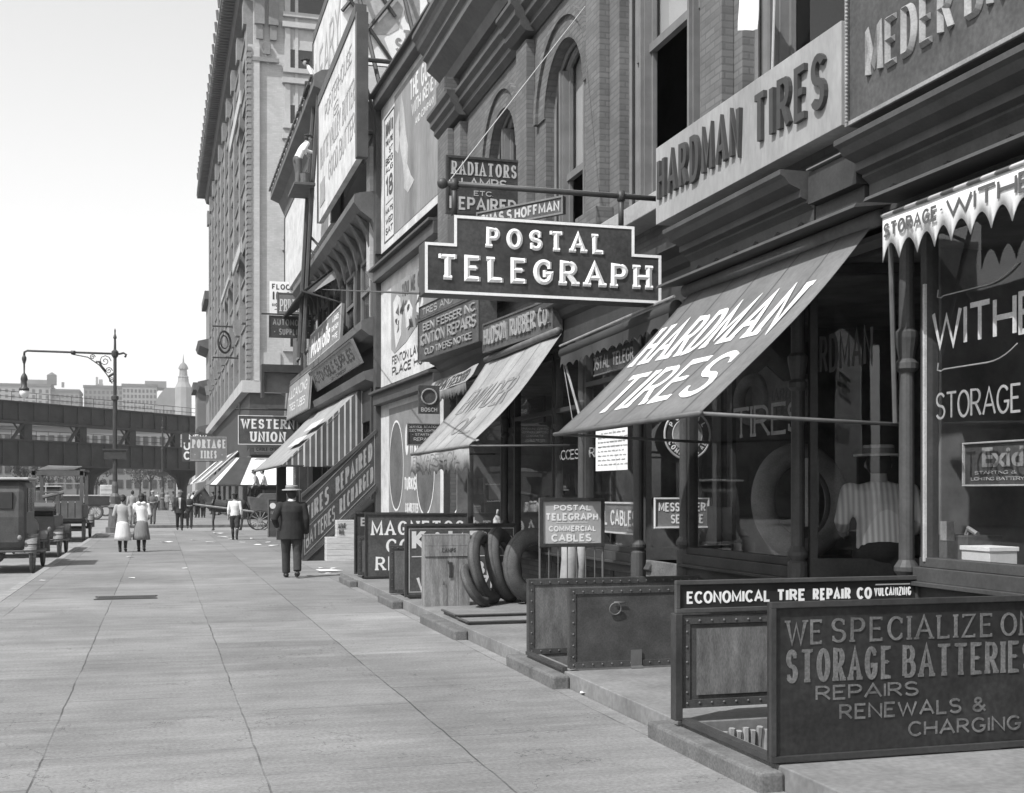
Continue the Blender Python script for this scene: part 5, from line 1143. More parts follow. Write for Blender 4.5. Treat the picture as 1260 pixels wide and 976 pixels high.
for i in range(7):
    y = 31.6+i*2.75; 
    mb = MB(); mb.box(5.3, 5.396, y, y+.14, 6.1, 7.9); mb.box(5.3, 5.396, y+1.5, y+1.64, 6.1, 7.9); mb.box(5.3, 5.396, y+.14, y+1.5, 6.1, 6.2); mb.box(5.3, 5.396, y+.14, y+1.5, 6.95, 7.05); mb.box(5.3, 5.396, y+.14, y+1.5, 7.8, 7.9)
    w_ = mb.build('window', M['winframe'], B2); mb = MB(); mb.box(5.36, 5.392, y+.14, y+1.5, 6.2, 7.8); mb.build('pane', M['glass2'] if False else mat('dim pane', .03, .15, .2, 2, spec=.6), w_)
    mb = MB(); mb.box(5.34, 5.358, y+.3, y+.42, 6.3, 7.6); mb.build('curtain', M['blind'], w_)
    mb = MB(); mb.box(5.25, 5.396, y-.75, y-.5, 6.1, 8.0); mb.build('pilaster', M['dark'], B2)
for i in range(5):
    y = 30.6+i*4.1; mb = MB(); mb.box(5.15, 5.396, y, y+.25, 0, 4.3); mb.box(5.2, 5.396, y+.25, y+3.85, 3.5, 4.3); mb.box(5.2, 5.396, y+.25, y+3.85, 0, .6); mb.box(5.22, 5.39, y+1.9, y+2.1, .6, 3.5)
    f = mb.build('shop_front', M['dark'], B2); g = MB(); g.box(5.36, 5.385, y+.25, y+3.85, .6, 3.5); g.build('pane', MATS['dim pane'], f)
# far cornice
mb = MB(); mb.prism([(4.5, 37.2, 14.0), (4.52, 37.2, 14.35), (4.75, 37.2, 14.5), (5.396, 37.2, 14.6), (5.396, 37.2, 13.2), (5.1, 37.2, 13.3), (4.85, 37.2, 13.85)], (0, 15.0, 0)); mb.build('roof_cornice', M['cornice'], B2)
mb = MB()
for i in range(20): mb.box(4.42, 4.5, 37.4+i*.75, 37.9+i*.75, 14.32, 14.4)
explode(mb.build('cornice_crest', M['dark2'], B2))
mb = MB(); mb.box(5.4, 16, 51.0, 51.8, 0, 14.4); mb.build('end_wall', M['brick2'], B2)
# white painted roof signs
def white_board(label, X, yf, yn, zb, zt, lines, deco=None):
    pl = planeX(X, yf, yn, zb, zt); r = thing('painted_billboard', (X, (yf+yn)/2, zb), label, 'billboard')
    mb = MB(); mb.ob(pl.O-pl.N*.15, pl.Rv, pl.Uv, pl.N*.15); mb.build('panel', M['white_old'], r)
    mb = MB(); mb.box(X-.03, X+.25, yf, yn-.0, zt+.002, zt+.28); mb.box(X-.03, X+.25, yn-.26, yn-.003, zb, zt); mb.box(X-.04, X+.1, yf+.003, yf+.1, zb, zt); mb.build('frame', M['dark2'], r)
    mbt = MB()
    for ln in lines: text(mbt, pl, *ln, wt=.11, depth=.004, base=.004)
    if deco: mbt.prism([pl.p(a, b, .006) for a, b in deco], pl.N*.01)
    mbt.build('lettering', mat('grey poster letters', .3, .8, .25, 5), r); return r, pl
white_board('big white roof billboard painted with rows of grey letters, nearest of the white ones', 4.6, 36.8, 29.5, 9.75, 13.25, [('PORTERHOUSE', .2, .75, .9, .88), ('IS', .45, .62, .58, .71), ('BUTTE VALLEY BUTTER', .06, .42, .97, .6), ('GOOD BUTTER', .3, .2, .97, .36)], [(.06, .1), (.2, .1), (.2, .3), (.06, .3)])
white_board('white billboard under the far cornice where a painter is at work', 5.05, 51.5, 37.4, 9.9, 13.1, [('A', .62, .5, .72, .7)])
white_board('white billboard with heavy black letters standing highest on the roof', 5.2, 43, 35.6, 13.9, 17.4, [('LEARY', .08, .35, .9, .75), ('THE HATTER', .1, .05, .9, .25)])
mb = MB(); pl = planeX(5.04, 51.5, 37.4, 9.9, 13.1)
# sky sign on trusses
Y = 34.0; z0 = onY(447, 79, Y).z; x0 = Xy(447, Y); x1 = x0+7.5
r_ = thing('sky_sign', ((x0+x1)/2, Y, 11), 'white roof sign on a dark iron truss with big pale letters, facing the camera', 'billboard')
mb = MB(); mb.box(x0-.6, x1, Y, Y+.1, z0, z0+5); mb.build('panel', M['white'], r_)
pl = planeY(Y, x0-.6, x1, z0, z0+5)
def ab2(u, v): q = onY(u, v, Y); return (q.x-x0+.6)/(x1-x0+.6), (q.z-z0)/5
mbt = MB(); a, b = ab2(495, 52); c2 = ab2(528, 40); text(mbt, pl, 'THE', a, b, c2[0], c2[1], wt=.2, depth=.01); a, b = ab2(486, 63); c2 = ab2(540, 52); text(mbt, pl, 'SMOKE', a, b, c2[0], c2[1], wt=.2, depth=.01)
a, b = ab2(497, 30); c2 = ab2(565, -8); text(mbt, pl, 'OUL', a, b, c2[0], c2[1], wt=.3, depth=.01); mbt.build('lettering', M['letgrey'], r_)
mb = MB(); mb.prism([pl.p(*ab2(u, v), .002) for u, v in ((440, 43), (478, 43), (490, 36), (496, 12), (496, -10), (440, -10))], pl.N*.01); mb.build('picture_field', M['letgrey2'], r_)
mb = MB()
for xa in (x0-.4, x0+.9, x0+2.2, x0+4.5): mb.tube([(xa, Y+.3, 10.6), (xa, Y+.2, z0+5)], .06, 6); mb.tube([(xa, Y-.05, z0+3), (xa+.9, Y-2.2, 10.6)], .06, 6)
for i in range(3): mb.tube([(x0-.6, Y-.08, z0+1.4*i), (x0+.9, Y-.12, z0+1.4*i+2)], .06, 6); mb.tube([(x0+.9, Y-.08, z0+1.4*i), (x0-.6, Y-.12, z0+1.4*i+2)], .05, 6)
mb.tube([(x0-.6, Y-1.5, z0-.4), (x1, Y-1.5, z0-.4)], .06, 6); mb.tube([(x0-.6, Y-1.2, 11.4), (x1, Y-1.2, 11.4)], .07, 6)
for i in range(5): mb.tube([(x0-.4+i*1.2, Y-1.5, z0-.4), (x0+.6+i*1.2, Y-1.0, 10.6)], .045, 6); mb.tube([(x0+.8+i*1.2, Y-1.5, z0-.4), (x0-.2+i*1.2, Y-1.0, 10.6)], .045, 6)
mb.build('truss', M['iron'], r_)
B3 = thing('rear_building', (12, 42, 0), 'dark building rising behind the roof signs', 'building'); mb = MB(); mb.box(8, 24, 38.5, 50, 0, 15.4); mb.build('wall', M['brick2'], B3); mb = MB(); mb.box(7.9, 24, 38.3, 38.5, 15.1, 15.7); mb.build('cornice', M['cornice'], B3)
# second floor awning, flat signs
aw = thing('awning', (4.6, 39, 7.2), 'dark sloping awning over the upper floor of the dark shop building', 'awning')
C = [(5.3, 43.5, 8.7), (5.3, 36.6, 8.7), (4.15, 37.2, 7.75), (4.15, 44.1, 7.75)]
solid(sheet(C, 10, 6, -.03, wob=.02, seed=8).build('canvas', M['canvas_dark'], aw, smooth=True), .02)
mb = MB(); mb.quad((5.3, 36.6, 8.55), (4.3, 37.2, 7.75), (4.45, 37.2, 7.7), (5.3, 36.6, 8.2)); solid(mb.build('end_flap', M['canvas_pale'], aw), .01)
mb = MB(); mb.tube([(4.15, 44.1, 7.75), (4.15, 37.2, 7.75), (5.35, 37.0, 7.4)], .03, 6); mb.build('awning_bar', M['iron'], aw)
sign_Y('hanging_sign', 'white board reading floor to let hung at the far end of the dark shop building', 332, 346, 359, 388, 50, M['white'], .08, [('FLOOR', .1, .76, 1.15, .93), ('TO LET', .1, .44, 1.1, .7), ('INQUIRE', .1, .26, .7, .36), ('15', .2, .1, .6, .2)], M['letdark'], wt=.2, fw=0)
sign_Y('hanging_sign', 'grey hanging sign with white letters reading printing', 341, 360, 383, 387, 44.5, M['mid'], .08, [('PRINTING', .08, .15, .96, .72)], M['cream'], wt=.17, hw=.1, serif=.09, fw=.03)
sign_Y('hanging_sign', 'dark hanging sign reading automobile supplies below the printing sign', 331, 388, 386, 415, 43, M['signdark'], .1, [('AUTOMOBILE', .08, .55, .95, .85), ('- SUPPLIES -', .1, .12, .9, .42)], M['letgrey'], wt=.17, fw=.04, fm=M['dark'])
mb = MB(); mb.tube([(3.4, 43.06, onY(331, 386, 43).z), (5.4, 43.06, onY(331, 386, 43).z)], .03, 6); tag(mb.build('sign_bar', M['iron'], loc=(4.5, 43, 7.9)), 'thin iron bar carrying the automobile supplies sign', 'bar')
pl = Plane((4.88, 41.6, 5.93), (0, -7.3, 0), (.06, 0, 1.05))
r_ = board('shop_sign', 'grey tilted board of big white mixed letters advertising motor oils', 'sign', pl, M['signgrey'], .08, .06, M['letgrey2'])
mbt = MB(); typeset(mbt, pl, 'Mobiloils', .06, .2, .7, .82, bold=.03); text(mbt, pl, 'A GRADE', .74, .68, .93, .84, wt=.18); text(mbt, pl, 'FOR EACH', .74, .42, .93, .58, wt=.18); text(mbt, pl, 'TYPE', .76, .16, .92, .32, wt=.18); mbt.build('lettering', M['white'], r_)
pl = Plane((5.02, 40.6, 4.98), (0, -9.2, 0), (-.28, 0, .62))
r_ = board('shop_sign', 'grey board leaning forward with dark letters reading automobile supplies', 'sign', pl, M['signgrey'], .08, .05, M['mid'])
lettering(pl, [('AUTOMOBILE SUPPLIES', .05, .28, .95, .78), ('ON CREDIT', .4, .08, .75, .2)], M['letdark'], r_, wt=.2)
pl = planeY(47, Xy(322, 47), Xy(352, 47), onY(322, 482, 47).z, onY(322, 448, 47).z)
r_ = thing('show_case_box', (4.4, 47.3, pl.O.z), 'dark open fronted box sign hung at the far end of the dark shop building', 'sign'); mb = MB(); mb.box(pl.p(0, 0).x, 5.4, 47, 47.6, pl.p(0, 1).z-.3, pl.p(0, 1).z); mb.box(pl.p(0, 0).x, pl.p(0, 0).x+.1, 47, 47.6, pl.O.z-.2, pl.p(0, 1).z-.302); mb.build('box', M['dark'], r_); mb = MB(); mb.box(pl.p(.1, 0).x, 5.4, 47.3, 47.4, pl.O.z, pl.p(0, 1).z-.302); mb.build('back', M['mid'], r_)
pl = Plane((4.7, 48.5, onX(326, 505, 4.7).z*.0+4.4), (0, -8.2, 0), (.1, 0, 1.35))
r_ = board('shop_sign', 'pale tilted board with faded letters left of the striped awning', 'sign', pl, M['letgrey'], .06, .05, M['mid']); lettering(pl, [('VULCANIZING', .1, .55, .9, .8), ('TIRES TUBES', .2, .2, .85, .42)], M['cream'], r_, wt=.15)
# striped awning
aw = thing('awning', (4, 37, 2.3), 'big striped awning with closed side panel at the stairway to the tire repair shop', 'awning')
Yn, Yf = 32.4, 43.0; zt, zb, ax = 4.45, 2.35, 3.08
C = [(5.18, Yf, zt), (5.18, Yn, zt), (ax, Yn, zb), (ax, Yf, zb)]
solid(sheet(C, 16, 10, -.06, wob=.02, seed=15).build('canvas', M['canvas_pale'], aw, smooth=True), .012)
mb = MB()
for (a0, a1, b0, b1) in ((.62, .9, .5, .62), (.62, .9, .28, .4)):
    TL, TR, BR, BL = [V(c) for c in C]; n = (BL-TL).cross(TR-TL).normalized(); g = lambda a, b: (TL*(1-a)+TR*a)*(b)+(BL*(1-a)+BR*a)*(1-b)+n*.05*(1)
    mb.quad(g(a0, b0), g(a1, b0), g(a1, b1), g(a0, b1))
mb.build('painted_panel', M['stripe_pale'], aw)
NS = 14; dk = MB(); lt = MB()
for i in range(NS):
    for (mbx, f0, f1) in ((dk, 0, .7), (lt, .7, 1)):
        xa, xb = ax+(5.22-ax)*(i+f0)/NS*1.0, ax+(5.22-ax)*(i+f1)/NS
        top = lambda x: zb+(zt-zb)*(x-ax)/(5.18-ax); f = lambda x: Yn-.01+.03*math.sin(x*6)
        mbx.quad((xa, f(xa), zb-.02), (xb, f(xb), zb-.02), (xb, f(xb)-.0, min(top(xb), zt)), (xa, f(xa), min(top(xa), zt)))
solid(dk.build('side_panel', M['canvas_mid'], aw), .008); solid(lt.build('side_stripes', M['stripe_pale'], aw), .008)
mb = MB(); mb.tube([(ax, Yf, zb), (ax, Yn, zb), (5.2, Yn, zb-.02)], .03, 6); mb.tube([(5.1, Yn-.1, zt+.05), (5.1, Yf, zt+.05)], .08, 8); mb.build('awning_bar', M['iron'], aw)
# dark post at its outer corner
mb = MB(); xp = Xy(346, 43.2); mb.box(xp-.16, xp+.16, 43.0, 43.3, 0, 2.75); tag(mb.build('wooden_post', M['dark'], loc=(xp, 43.1, 0)), 'dark square post under the far corner of the striped awning', 'post')
# the sloping board of the stairway
Y = 29.6
def q(u, v): return onY(u, v, Y)
r_ = thing('stairway_sign', (4.3, Y, 0), 'long dark sloping board on the stair rail reading tires repaired batteries recharged', 'sign')
P = [q(372, 689), q(463, 597), q(463, 533), q(371, 613)]
mb = MB(); mb.prism(P, (0, .06, 0)); mb.build('panel', M['signdark'], r_, bevel=.005)
mb = MB(); P2 = [q(371, 613), q(463, 533)]; mb.prism([P2[0]+V((0, -.03, 0)), P2[1]+V((0, -.03, 0)), P2[1]+V((0, -.03, .1)), P2[0]+V((0, -.03, .1))], (0, .12, 0)); mb.prism([P[0]+V((0, -.03, 0)), P[1]+V((0, -.03, 0)), P[1]+V((0, -.03, -.12)), P[0]+V((0, -.03, -.12))], (0, .12, 0)); explode(mb.build('rail', M['dark2'], r_))
pls = Plane(P[0], P[1]-P[0], P[3]-P[0])
class SPl(Plane):
    def __init__(s, O, Rv, Uv): s.O, s.Rv, s.Uv = V(O), V(Rv), V(Uv); s.W, s.H = s.Rv.length, s.Uv.length; s.N = V((0, -1, 0))
pls = SPl(P[0], P[1]-P[0], (P[3]-P[0])*.5+(P[2]-P[1])*.5)
lettering(pls, [('TIRES', .05, .53, .36, .84), ('REPAIRED', .45, .53, .95, .84), ('-', .08, .4, .92, .56, dict(wt=.06)), ('BATTERIES', .05, .12, .45, .4), ('RECHARGED', .5, .12, .96, .4)], M['letgrey'], r_, wt=.15)
mb = MB(); L, Rr = ribbon([(.03*pls.W, .05*pls.H), (.98*pls.W, .05*pls.H), (.98*pls.W, .93*pls.H), (.03*pls.W, .93*pls.H), (.03*pls.W, .05*pls.H)], .02, .02)
for k in range(4): mb.quad(pls.m(*L[k], .006), pls.m(*L[k+1], .006), pls.m(*Rr[k+1], .006), pls.m(*Rr[k], .006))
mb.build('border_line', M['letgrey'], r_)
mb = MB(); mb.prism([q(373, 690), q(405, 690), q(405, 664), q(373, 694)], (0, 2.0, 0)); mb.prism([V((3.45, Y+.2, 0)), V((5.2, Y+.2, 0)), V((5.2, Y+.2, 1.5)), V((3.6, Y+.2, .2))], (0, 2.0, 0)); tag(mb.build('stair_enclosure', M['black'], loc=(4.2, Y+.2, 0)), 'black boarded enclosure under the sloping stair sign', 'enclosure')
Y = 29.2; crate('wooden_crate', 'large pale wooden crate on the pavement below the sloping stair sign', Xy(402, Y), Xy(437, Y), Y, Y+.6, .0, onY(402, 662, Y).z, M['wood2'], hor=True)
crate('wooden_crate', 'smaller pale lettered crate on top of the large pale one', Xy(415, Y), Xy(438, Y), Y+.05, Y+.55, onY(402, 662, Y).z+.016, onY(402, 641, Y).z, M['wood2'], hor=True, stamp=[('AJAX', .06, .55, .45, .85), ('OIL', .1, .15, .4, .45)])
# small notice box on B2 wall by striped awning
# WESTERN UNION
Y = 47.5
r_, pl = sign_Y('projecting_sign', 'dark hanging sign with white border and two white lines over the striped awning', 293, 511, 366, 547, Y, M['signdark2'], .15, [('WESTERN', .05, .55, .95, .88), ('UNION', .2, .1, .8, .45)], M['white'], wt=.22, hw=.16, serif=.08, fw=.03, fm=M['cream'])
mb = MB(); z = onY(290, 503, Y).z; mb.tube([(Xy(289, Y), Y+.08, z), (5.4, Y+.08, z)], .04, 6); mb.tube([(Xy(293, Y)+.05, Y+.08, z+.25), (Xy(293, Y)+.05, Y+.08, onY(290, 511, Y).z)], .04, 6); mb.build('hanging_pole', M['iron'], r_)
pl = planeY(Y+.3, Xy(314, Y), Xy(350, Y), onY(314, 556, Y).z, onY(314, 549, Y).z); r_ = board('hanging_sign', 'narrow pale strip sign just under the white bordered hanging sign', 'sign', pl, M['letgrey2'], .05, 0); lettering(pl, [('CABLE OFFICE', .06, .2, .94, .8)], M['letdark'], r_, wt=.15)

# ================================================================== THE TALL PALE BUILDING ON THE NEXT BLOCK
BX, BY0, BY1 = 5.3, 77.5, 138.0
T = thing('tall_building', (BX, 105, 0), 'tall pale masonry office building with a heavy overhanging cornice beyond the corner', 'building')
mb = MB(); mb.box(BX+.35, BX+30, BY0+.02, BY1, 0, 36); mb.build('wall', M['brickpale'], T)
mb = MB(); mb.box(BX+.0, BX+.7, BY0-.25, BY0+.9, 8.6, 29.5); mb.box(BX+2.9, BX+3.1, BY0-.08, BY0+.02, 8.6, 36); explode(mb.build('corner_pier', M['brickpale'], T))
mb = MB()
for k in range(56): mb.box(BX-.09, BX+.2, BY0-.34, BY0+.5, 8.7+k*.37, 8.7+k*.37+.26)
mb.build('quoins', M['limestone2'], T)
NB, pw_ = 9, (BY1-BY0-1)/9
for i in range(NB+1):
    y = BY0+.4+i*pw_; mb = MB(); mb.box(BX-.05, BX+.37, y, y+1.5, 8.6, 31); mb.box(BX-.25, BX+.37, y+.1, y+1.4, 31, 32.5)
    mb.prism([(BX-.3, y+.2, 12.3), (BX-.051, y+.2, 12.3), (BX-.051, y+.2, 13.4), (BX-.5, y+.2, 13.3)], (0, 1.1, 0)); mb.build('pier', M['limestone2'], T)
proto = None; sp_ = None
for i in range(NB):
    for j in range(7):
        y = BY0+.4+i*pw_+1.5; z = 9.4+j*3.1
        if proto is None:
            mb = MB(); W_ = pw_-1.5; mb.box(.12, .2, .1, W_-.1, 0, 2.1); mb.box(.0, .118, W_/2-.2, W_/2+.2, 0, 2.1); mb.box(0.0, .118, .1, W_-.1, 1.0, 1.1)
            o = mb.build('window', MATS['dim pane'], None); o.parent = T; proto = o
        else: o = dup(proto)
        o.location = V((BX+.17, y, z))-V(T.location)
        if sp_ is None:
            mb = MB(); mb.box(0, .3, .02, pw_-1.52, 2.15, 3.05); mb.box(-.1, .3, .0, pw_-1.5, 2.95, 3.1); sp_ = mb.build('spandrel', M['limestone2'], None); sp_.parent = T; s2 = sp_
        else: s2 = dup(sp_)
        s2.location = V((BX+.1, y, z))-V(T.location)
mb = MB(); mb.prism([(BX-1.35, BY0-1.3, 34.4), (BX-1.3, BY0-1.3, 35.2), (BX-1.1, BY0-1.3, 35.6), (BX+.3, BY0-1.3, 35.8), (BX+.3, BY0-1.3, 33.4), (BX-.3, BY0-1.3, 33.6), (BX-.5, BY0-1.3, 34.2)], (0, BY1-BY0+2.4, 0))
for i in range(110): mb.box(BX-1.3, BX-.3, BY0-1+i*.57, BY0-.7+i*.57, 34.1, 34.398)
mb.prism([(BX, BY0-1.35, 34.41), (BX, BY0-1.3, 35.2), (BX, BY0+.3, 35.79), (BX, BY0+.0, 33.6)], (30, 0, 0)); mb.build('cornice', M['cornice'], T)
mb = MB()
for i in range(26): mb.tube([(BX-1.3, BY0+i*2.3, 35.2), (BX-1.36, BY0+i*2.3, 35.9)], .1, 6)
explode(mb.build('cornice_crest', M['cornice'], T))
mb = MB(); mb.box(BX-.4, BX+.35, BY0-.3, BY1, 7.9, 8.6); mb.box(BX-.35, BX+30, BY0-.4, BY0+.018, 7.85, 8.55); mb.box(BX-.06, BX+2.0, BY0-.1, BY0+.016, 8.56, 10.4); mb.build('base_course', M['limestone'], T)
mb = MB(); mb.box(BX+.1, BX+.35, BY0+.1, BY1, 3.9, 7.9); mb.box(BX+.1, BX+30, BY0-.12, BY0+.016, 4.0, 7.84); mb.build('shop_band', M['dark2'], T)
mb = MB(); mb.box(BX+.2, BX+.34, BY0+.1, BY1, 0, 3.89); mb.box(BX+.2, BX+30, BY0-.04, BY0+.014, 0, 3.99); mb.build('shop_front', MATS['dim pane'], T)
for i in range(14):
    mb = MB(); y = BY0+.1+i*4.3; mb.box(BX+.0, BX+.198, y, y+.5, 0, 3.9); mb.build('shop_pier', M['limestone2'], T)
for i in range(6):
    mb = MB(); x = BX+1.8+i*3.3; mb.box(x, x+.4, BY0-.2, BY0-.042, 0, 4.0); mb.build('shop_pier', M['limestone2'], T)
# camera-facing decorated windows
for j in range(7):
    z = 10.8+j*3.5; xw = Xy(357, BY0)
    mb = MB(); mb.box(xw-.35, xw, BY0-.14, BY0+.016, z, z+2.5); mb.box(xw+2.2, xw+2.55, BY0-.14, BY0+.016, z, z+2.5); mb.box(xw-.5, xw+2.7, BY0-.3, BY0+.015, z+2.52, z+2.85); mb.box(xw-.45, xw+2.65, BY0-.25, BY0+.015, z-.3, z-.02); mb.box(xw, xw+2.2, BY0-.05, BY0+.014, z+1.2, z+1.32)
    w_ = mb.build('window', M['limestone'], T); mb = MB(); mb.box(xw, xw+2.2, BY0-.02, BY0+.012, z, z+1.2); mb.build('pane', MATS['dim pane'], w_); mb = MB(); mb.box(xw, xw+2.2, BY0-.022, BY0+.012, z+1.32, z+2.5); mb.build('blind', M['limestone'], w_)
zz = onY(330, 76, BY0).z
mb = MB(); mb.box(Xy(307, BY0), Xy(343, BY0), BY0-.3, BY0-.085, zz-.1, zz+.15)
for u in (319, 336): x = Xy(u, BY0); mb.box(x-.3, x+.3, BY0-.4, BY0-.085, zz+2.2, zz+4.4); mb.box(x-.2, x+.2, BY0-.28, BY0-.085, zz+1.3, zz+2.19)
mb.box(Xy(324, BY0), Xy(332, BY0), BY0-.22, BY0-.085, zz+.4, zz+1.1); explode(mb.build('carved_block', M['limestone2'], T))
def vbanner(u0, v0, u1, v1, label):
    X = BX-.35; ya, yb = Yx(u0, X), Yx(u1, X); pl = Plane((X, ya, onX(u0, v1, X).z), (0, yb-ya, 0), (0, 0, onX(u1, v0, X).z-onX(u0, v1, X).z))
    r = board('vertical_banner', label, 'banner', pl, M['limestone'], .1, .12, M['limestone2']); lettering(pl, [('E', .3, .8, .7, .9), ('L', .3, .6, .7, .7), ('S', .3, .4, .7, .5)], M['cream'], r, wt=.15); return r
vbanner(284, 128, 297, 175, 'tall pale vertical sign high on the street side of the tall building'); vbanner(286, 292, 296, 340, 'pale vertical sign nearer the corner, halfway up the tall building'); vbanner(272, 334, 282, 375, 'pale vertical sign further along, halfway up the tall building')
# round sign + bracket
X = BX-.9; c = onX(276, 421, X); r_ = thing('round_sign', (X, c.y, c.z-1.8), 'large round openwork sign projecting from the street side of the tall building', 'sign'); mb = MB(); mb.torus(c, (.8, -.6, 0), .75, .08, 30, 8); mb.torus(c, (.8, -.6, 0), .45, .05, 24, 6); mb.build('ring', M['dark2'], r_); mb = MB(); mb.tube([c+V((-.8, 0, 1.1)), c+V((1.3, 0, 1.1))], .06, 6); mb.tube([c+V((-.8, 0, -1.1)), c+V((1.3, 0, -1.1))], .06, 6); mb.build('bracket', M['iron'], r_)
# awnings of the corner shop
def block_awning(label, pts, m, name='awning', stripes=None):
    aw = thing(name, pts[0], label, 'awning', None); mb = MB(); mb.quad(*pts); solid(mb.build('canvas', m, aw), .04); return aw
z1, z0_ = 3.8, 2.1
aw = thing('awning', (8, BY0-1.5, z0_), 'big white and black awning round the corner of the tall building', 'awning'); yo = BY0-2.6; xo = 2.89
def seg(xa0, xa1, xb0, xb1, m, nm):
    mb = MB(); mb.quad((xa0, BY0-.1, z1), (xa1, BY0-.1, z1), (xb1, yo, z0_), (xb0, yo, z0_)); solid(mb.build(nm, m, aw), .04)
seg(4.8, 5.5, 3.3, 4.65, M['canvas_dark'], 'dark_stripe'); seg(5.5, BX+9, 4.65, BX+9, M['canvas_white'], 'white_canvas'); seg(4.6, 4.8, 2.9, 3.3, M['canvas_white'], 'white_canvas')
mb = MB(); mb.quad((4.595, BY0-.1, z1), (xo, yo, z0_), (xo, BY0+5, z0_), (4.595, BY0+5, z1)); solid(mb.build('white_canvas', M['canvas'], aw), .04)
mb = MB(); valance(mb, (BX-.1, BY0-.5, 4.75), (BX+8, BY0-.5, 4.75), .6, 16, .25, .05); solid(mb.build('scalloped_valance', M['canvas_dark'], aw), .02)
mb = MB(); mb.tube([(xo, yo, z0_-.03), (BX+9, yo, z0_-.03)], .05, 6); mb.build('awning_bar', M['iron'], aw)
for i, (y, m, d) in enumerate(((88, 'canvas', 'grey'), (95, 'canvas_white', 'white'), (103, 'canvas_pale', 'pale'), (112, 'canvas_dark', 'dark'), (121, 'canvas_white', 'white'))):
    aw = thing('awning', (BX-1, y+2.5, 2.6), ['grey shop awning next beyond the corner awning', 'white shop awning second beyond the corner awning', 'pale shop awning third beyond the corner awning', 'dark shop awning fourth beyond the corner awning', 'white shop awning farthest along the far block'][i], 'awning')
    mb = MB(); mb.quad((BX+.05, y, 4.6), (BX-2.3, y, 2.5), (BX-2.3, y+5.5, 2.5), (BX+.05, y+5.5, 4.6)); solid(mb.build('canvas', M[m], aw), .05); mb = MB(); mb.tube([(BX-2.3, y, 2.45), (BX+.05, y, 4.55)], .06, 6); mb.tube([(BX-2.3, y, 2.45), (BX-2.3, y+5.5, 2.45)], .05, 6); mb.build('awning_bar', M['cream'], aw)
# PORTAGE TIRES, NEW US CASH
r_, pl = sign_Y('projecting_sign', 'grey projecting sign with pale letters about tires on the far block', 234, 537, 279, 567, 95, M['signgrey'], .3, [('PORTAGE', .05, .52, .97, .88), ('- TIRES -', .1, .1, .9, .42)], M['cream'], wt=.2, hw=.15, serif=.08, fw=.08, fm=M['letgrey'])
r_, pl = sign_Y('projecting_sign', 'dark projecting sign with white letters half hidden behind the grey tires sign', 224, 533, 262, 568, 104, M['el'], .3, [('NEW', .22, .76, .8, .96), ('USED', .05, .4, .95, .7), ('CARS', .05, .06, .95, .36)], M['white'], wt=.2, fw=0)
# more buildings along the far block
def far_block(name, label, x0, x1, y0, y1, h, m, cornice=True, rows=0, cols=0, roof=None, winm='farwin', face='Y', ws=(1.2, 2.0), ch=.9, zmin=None):
    r = thing(name, ((x0+x1)/2, (y0+y1)/2, 0), label, 'building'); mb = MB(); mb.box(x0, x1, y0, y1, 0, h); mb.build('wall', M[m], r)
    if cornice: mb = MB(); mb.box(x0-.5, x1+.5, y0-.5, y1+.5, h+.004, h+ch); mb.build('cornice', M['farroof'], r)
    pr = None
    for j in range(rows):
        for i in range(cols):
            if face == 'Y': p = V((x0+(x1-x0)*(i+.5)/cols, y0, (1.5+(h-3)*(j+.35)/rows) if zmin is None else (h-4.2-3.7*j)))
            if pr is None: mb = MB(); mb.box(-ws[0]/2, ws[0]/2, -.12, .05, 0, ws[1]); pr = mb.build('window', M[winm], None); pr.parent = r; o = pr
            else: o = dup(pr)
            o.location = p-V(r.location)
    return r
b = far_block('corner_building', 'narrow building with stacked bay cornices just beyond the tall one', BX, BX+20, 139, 148, 23, 'limestone2', True)
for z in (8, 13, 17.5): mb = MB(); mb.prism([(BX-.002, 139, z), (BX-1.0, 139, z+.4), (BX-1.2, 139, z+.9), (BX-.002, 139, z+1.2)], (0, 9, 0)); mb.build('bay_cornice', M['cornice'], b)
b = far_block('corner_building', 'lower dark gabled building at the end of the far block by the railway', 4.4, 20, 152, 160, 14, 'farB', True)

# ================================================================== ELEVATED RAILWAY
A, Bq = V((-60, 117, 0)), V((34, 222, 0)); A = V((-16.5-30*.66, 148-30*.75, 0)); dE = V((.66, .75, 0)).normalized(); nE = V((dE.y, -dE.x, 0))
E = thing('elevated_railway', (-10, 155, 0), 'dark two level iron elevated railway crossing the end of the street', 'railway')
L_ = 110
zd = lambda v, u=12: CAM_H+(HZ-v)/F_PX*148
def beam(nm, z0, z1, off=0, wd=6): mb = MB(); mb.ob(A+nE*off+V((0, 0, z0)), dE*L_, -nE*wd, V((0, 0, z1-z0))); return mb.build(nm, M['el'], E)
beam('upper_deck', zd(522.5), zd(502)); beam('lower_deck', zd(574), zd(546))
mb = MB(); mb.ob(A+nE*.25+V((0, 0, zd(522.5)-.35)), dE*L_, nE*-.6, V((0, 0, .3))); mb.ob(A+nE*.25+V((0, 0, zd(502))), dE*L_, nE*-.5, V((0, 0, .15))); mb.ob(A+nE*.25+V((0, 0, zd(546))), dE*L_, nE*-.5, V((0, 0, .15))); mb.ob(A+nE*.2+V((0, 0, zd(574)-.15)), dE*L_, nE*-.5, V((0, 0, .2))); mb.build('girder_flange', M['el'], E)
for za, zb_ in ((zd(522.5), zd(502)), (zd(574), zd(546))):
    mb = MB()
    for i in range(48): mb.ob(A+dE*(2.25*i)+nE*.02+V((0, 0, za+.02)), dE*.12, nE*.16, V((0, 0, zb_-za-.04)))
    for i in range(24): mb.ob(A+dE*(4.5*i+1)+nE*.015+V((0, 0, za+(zb_-za)*.3)), dE*2.6, nE*.05, V((0, 0, .12)))
    mb.build('girder_stiffeners', M['el'], E)
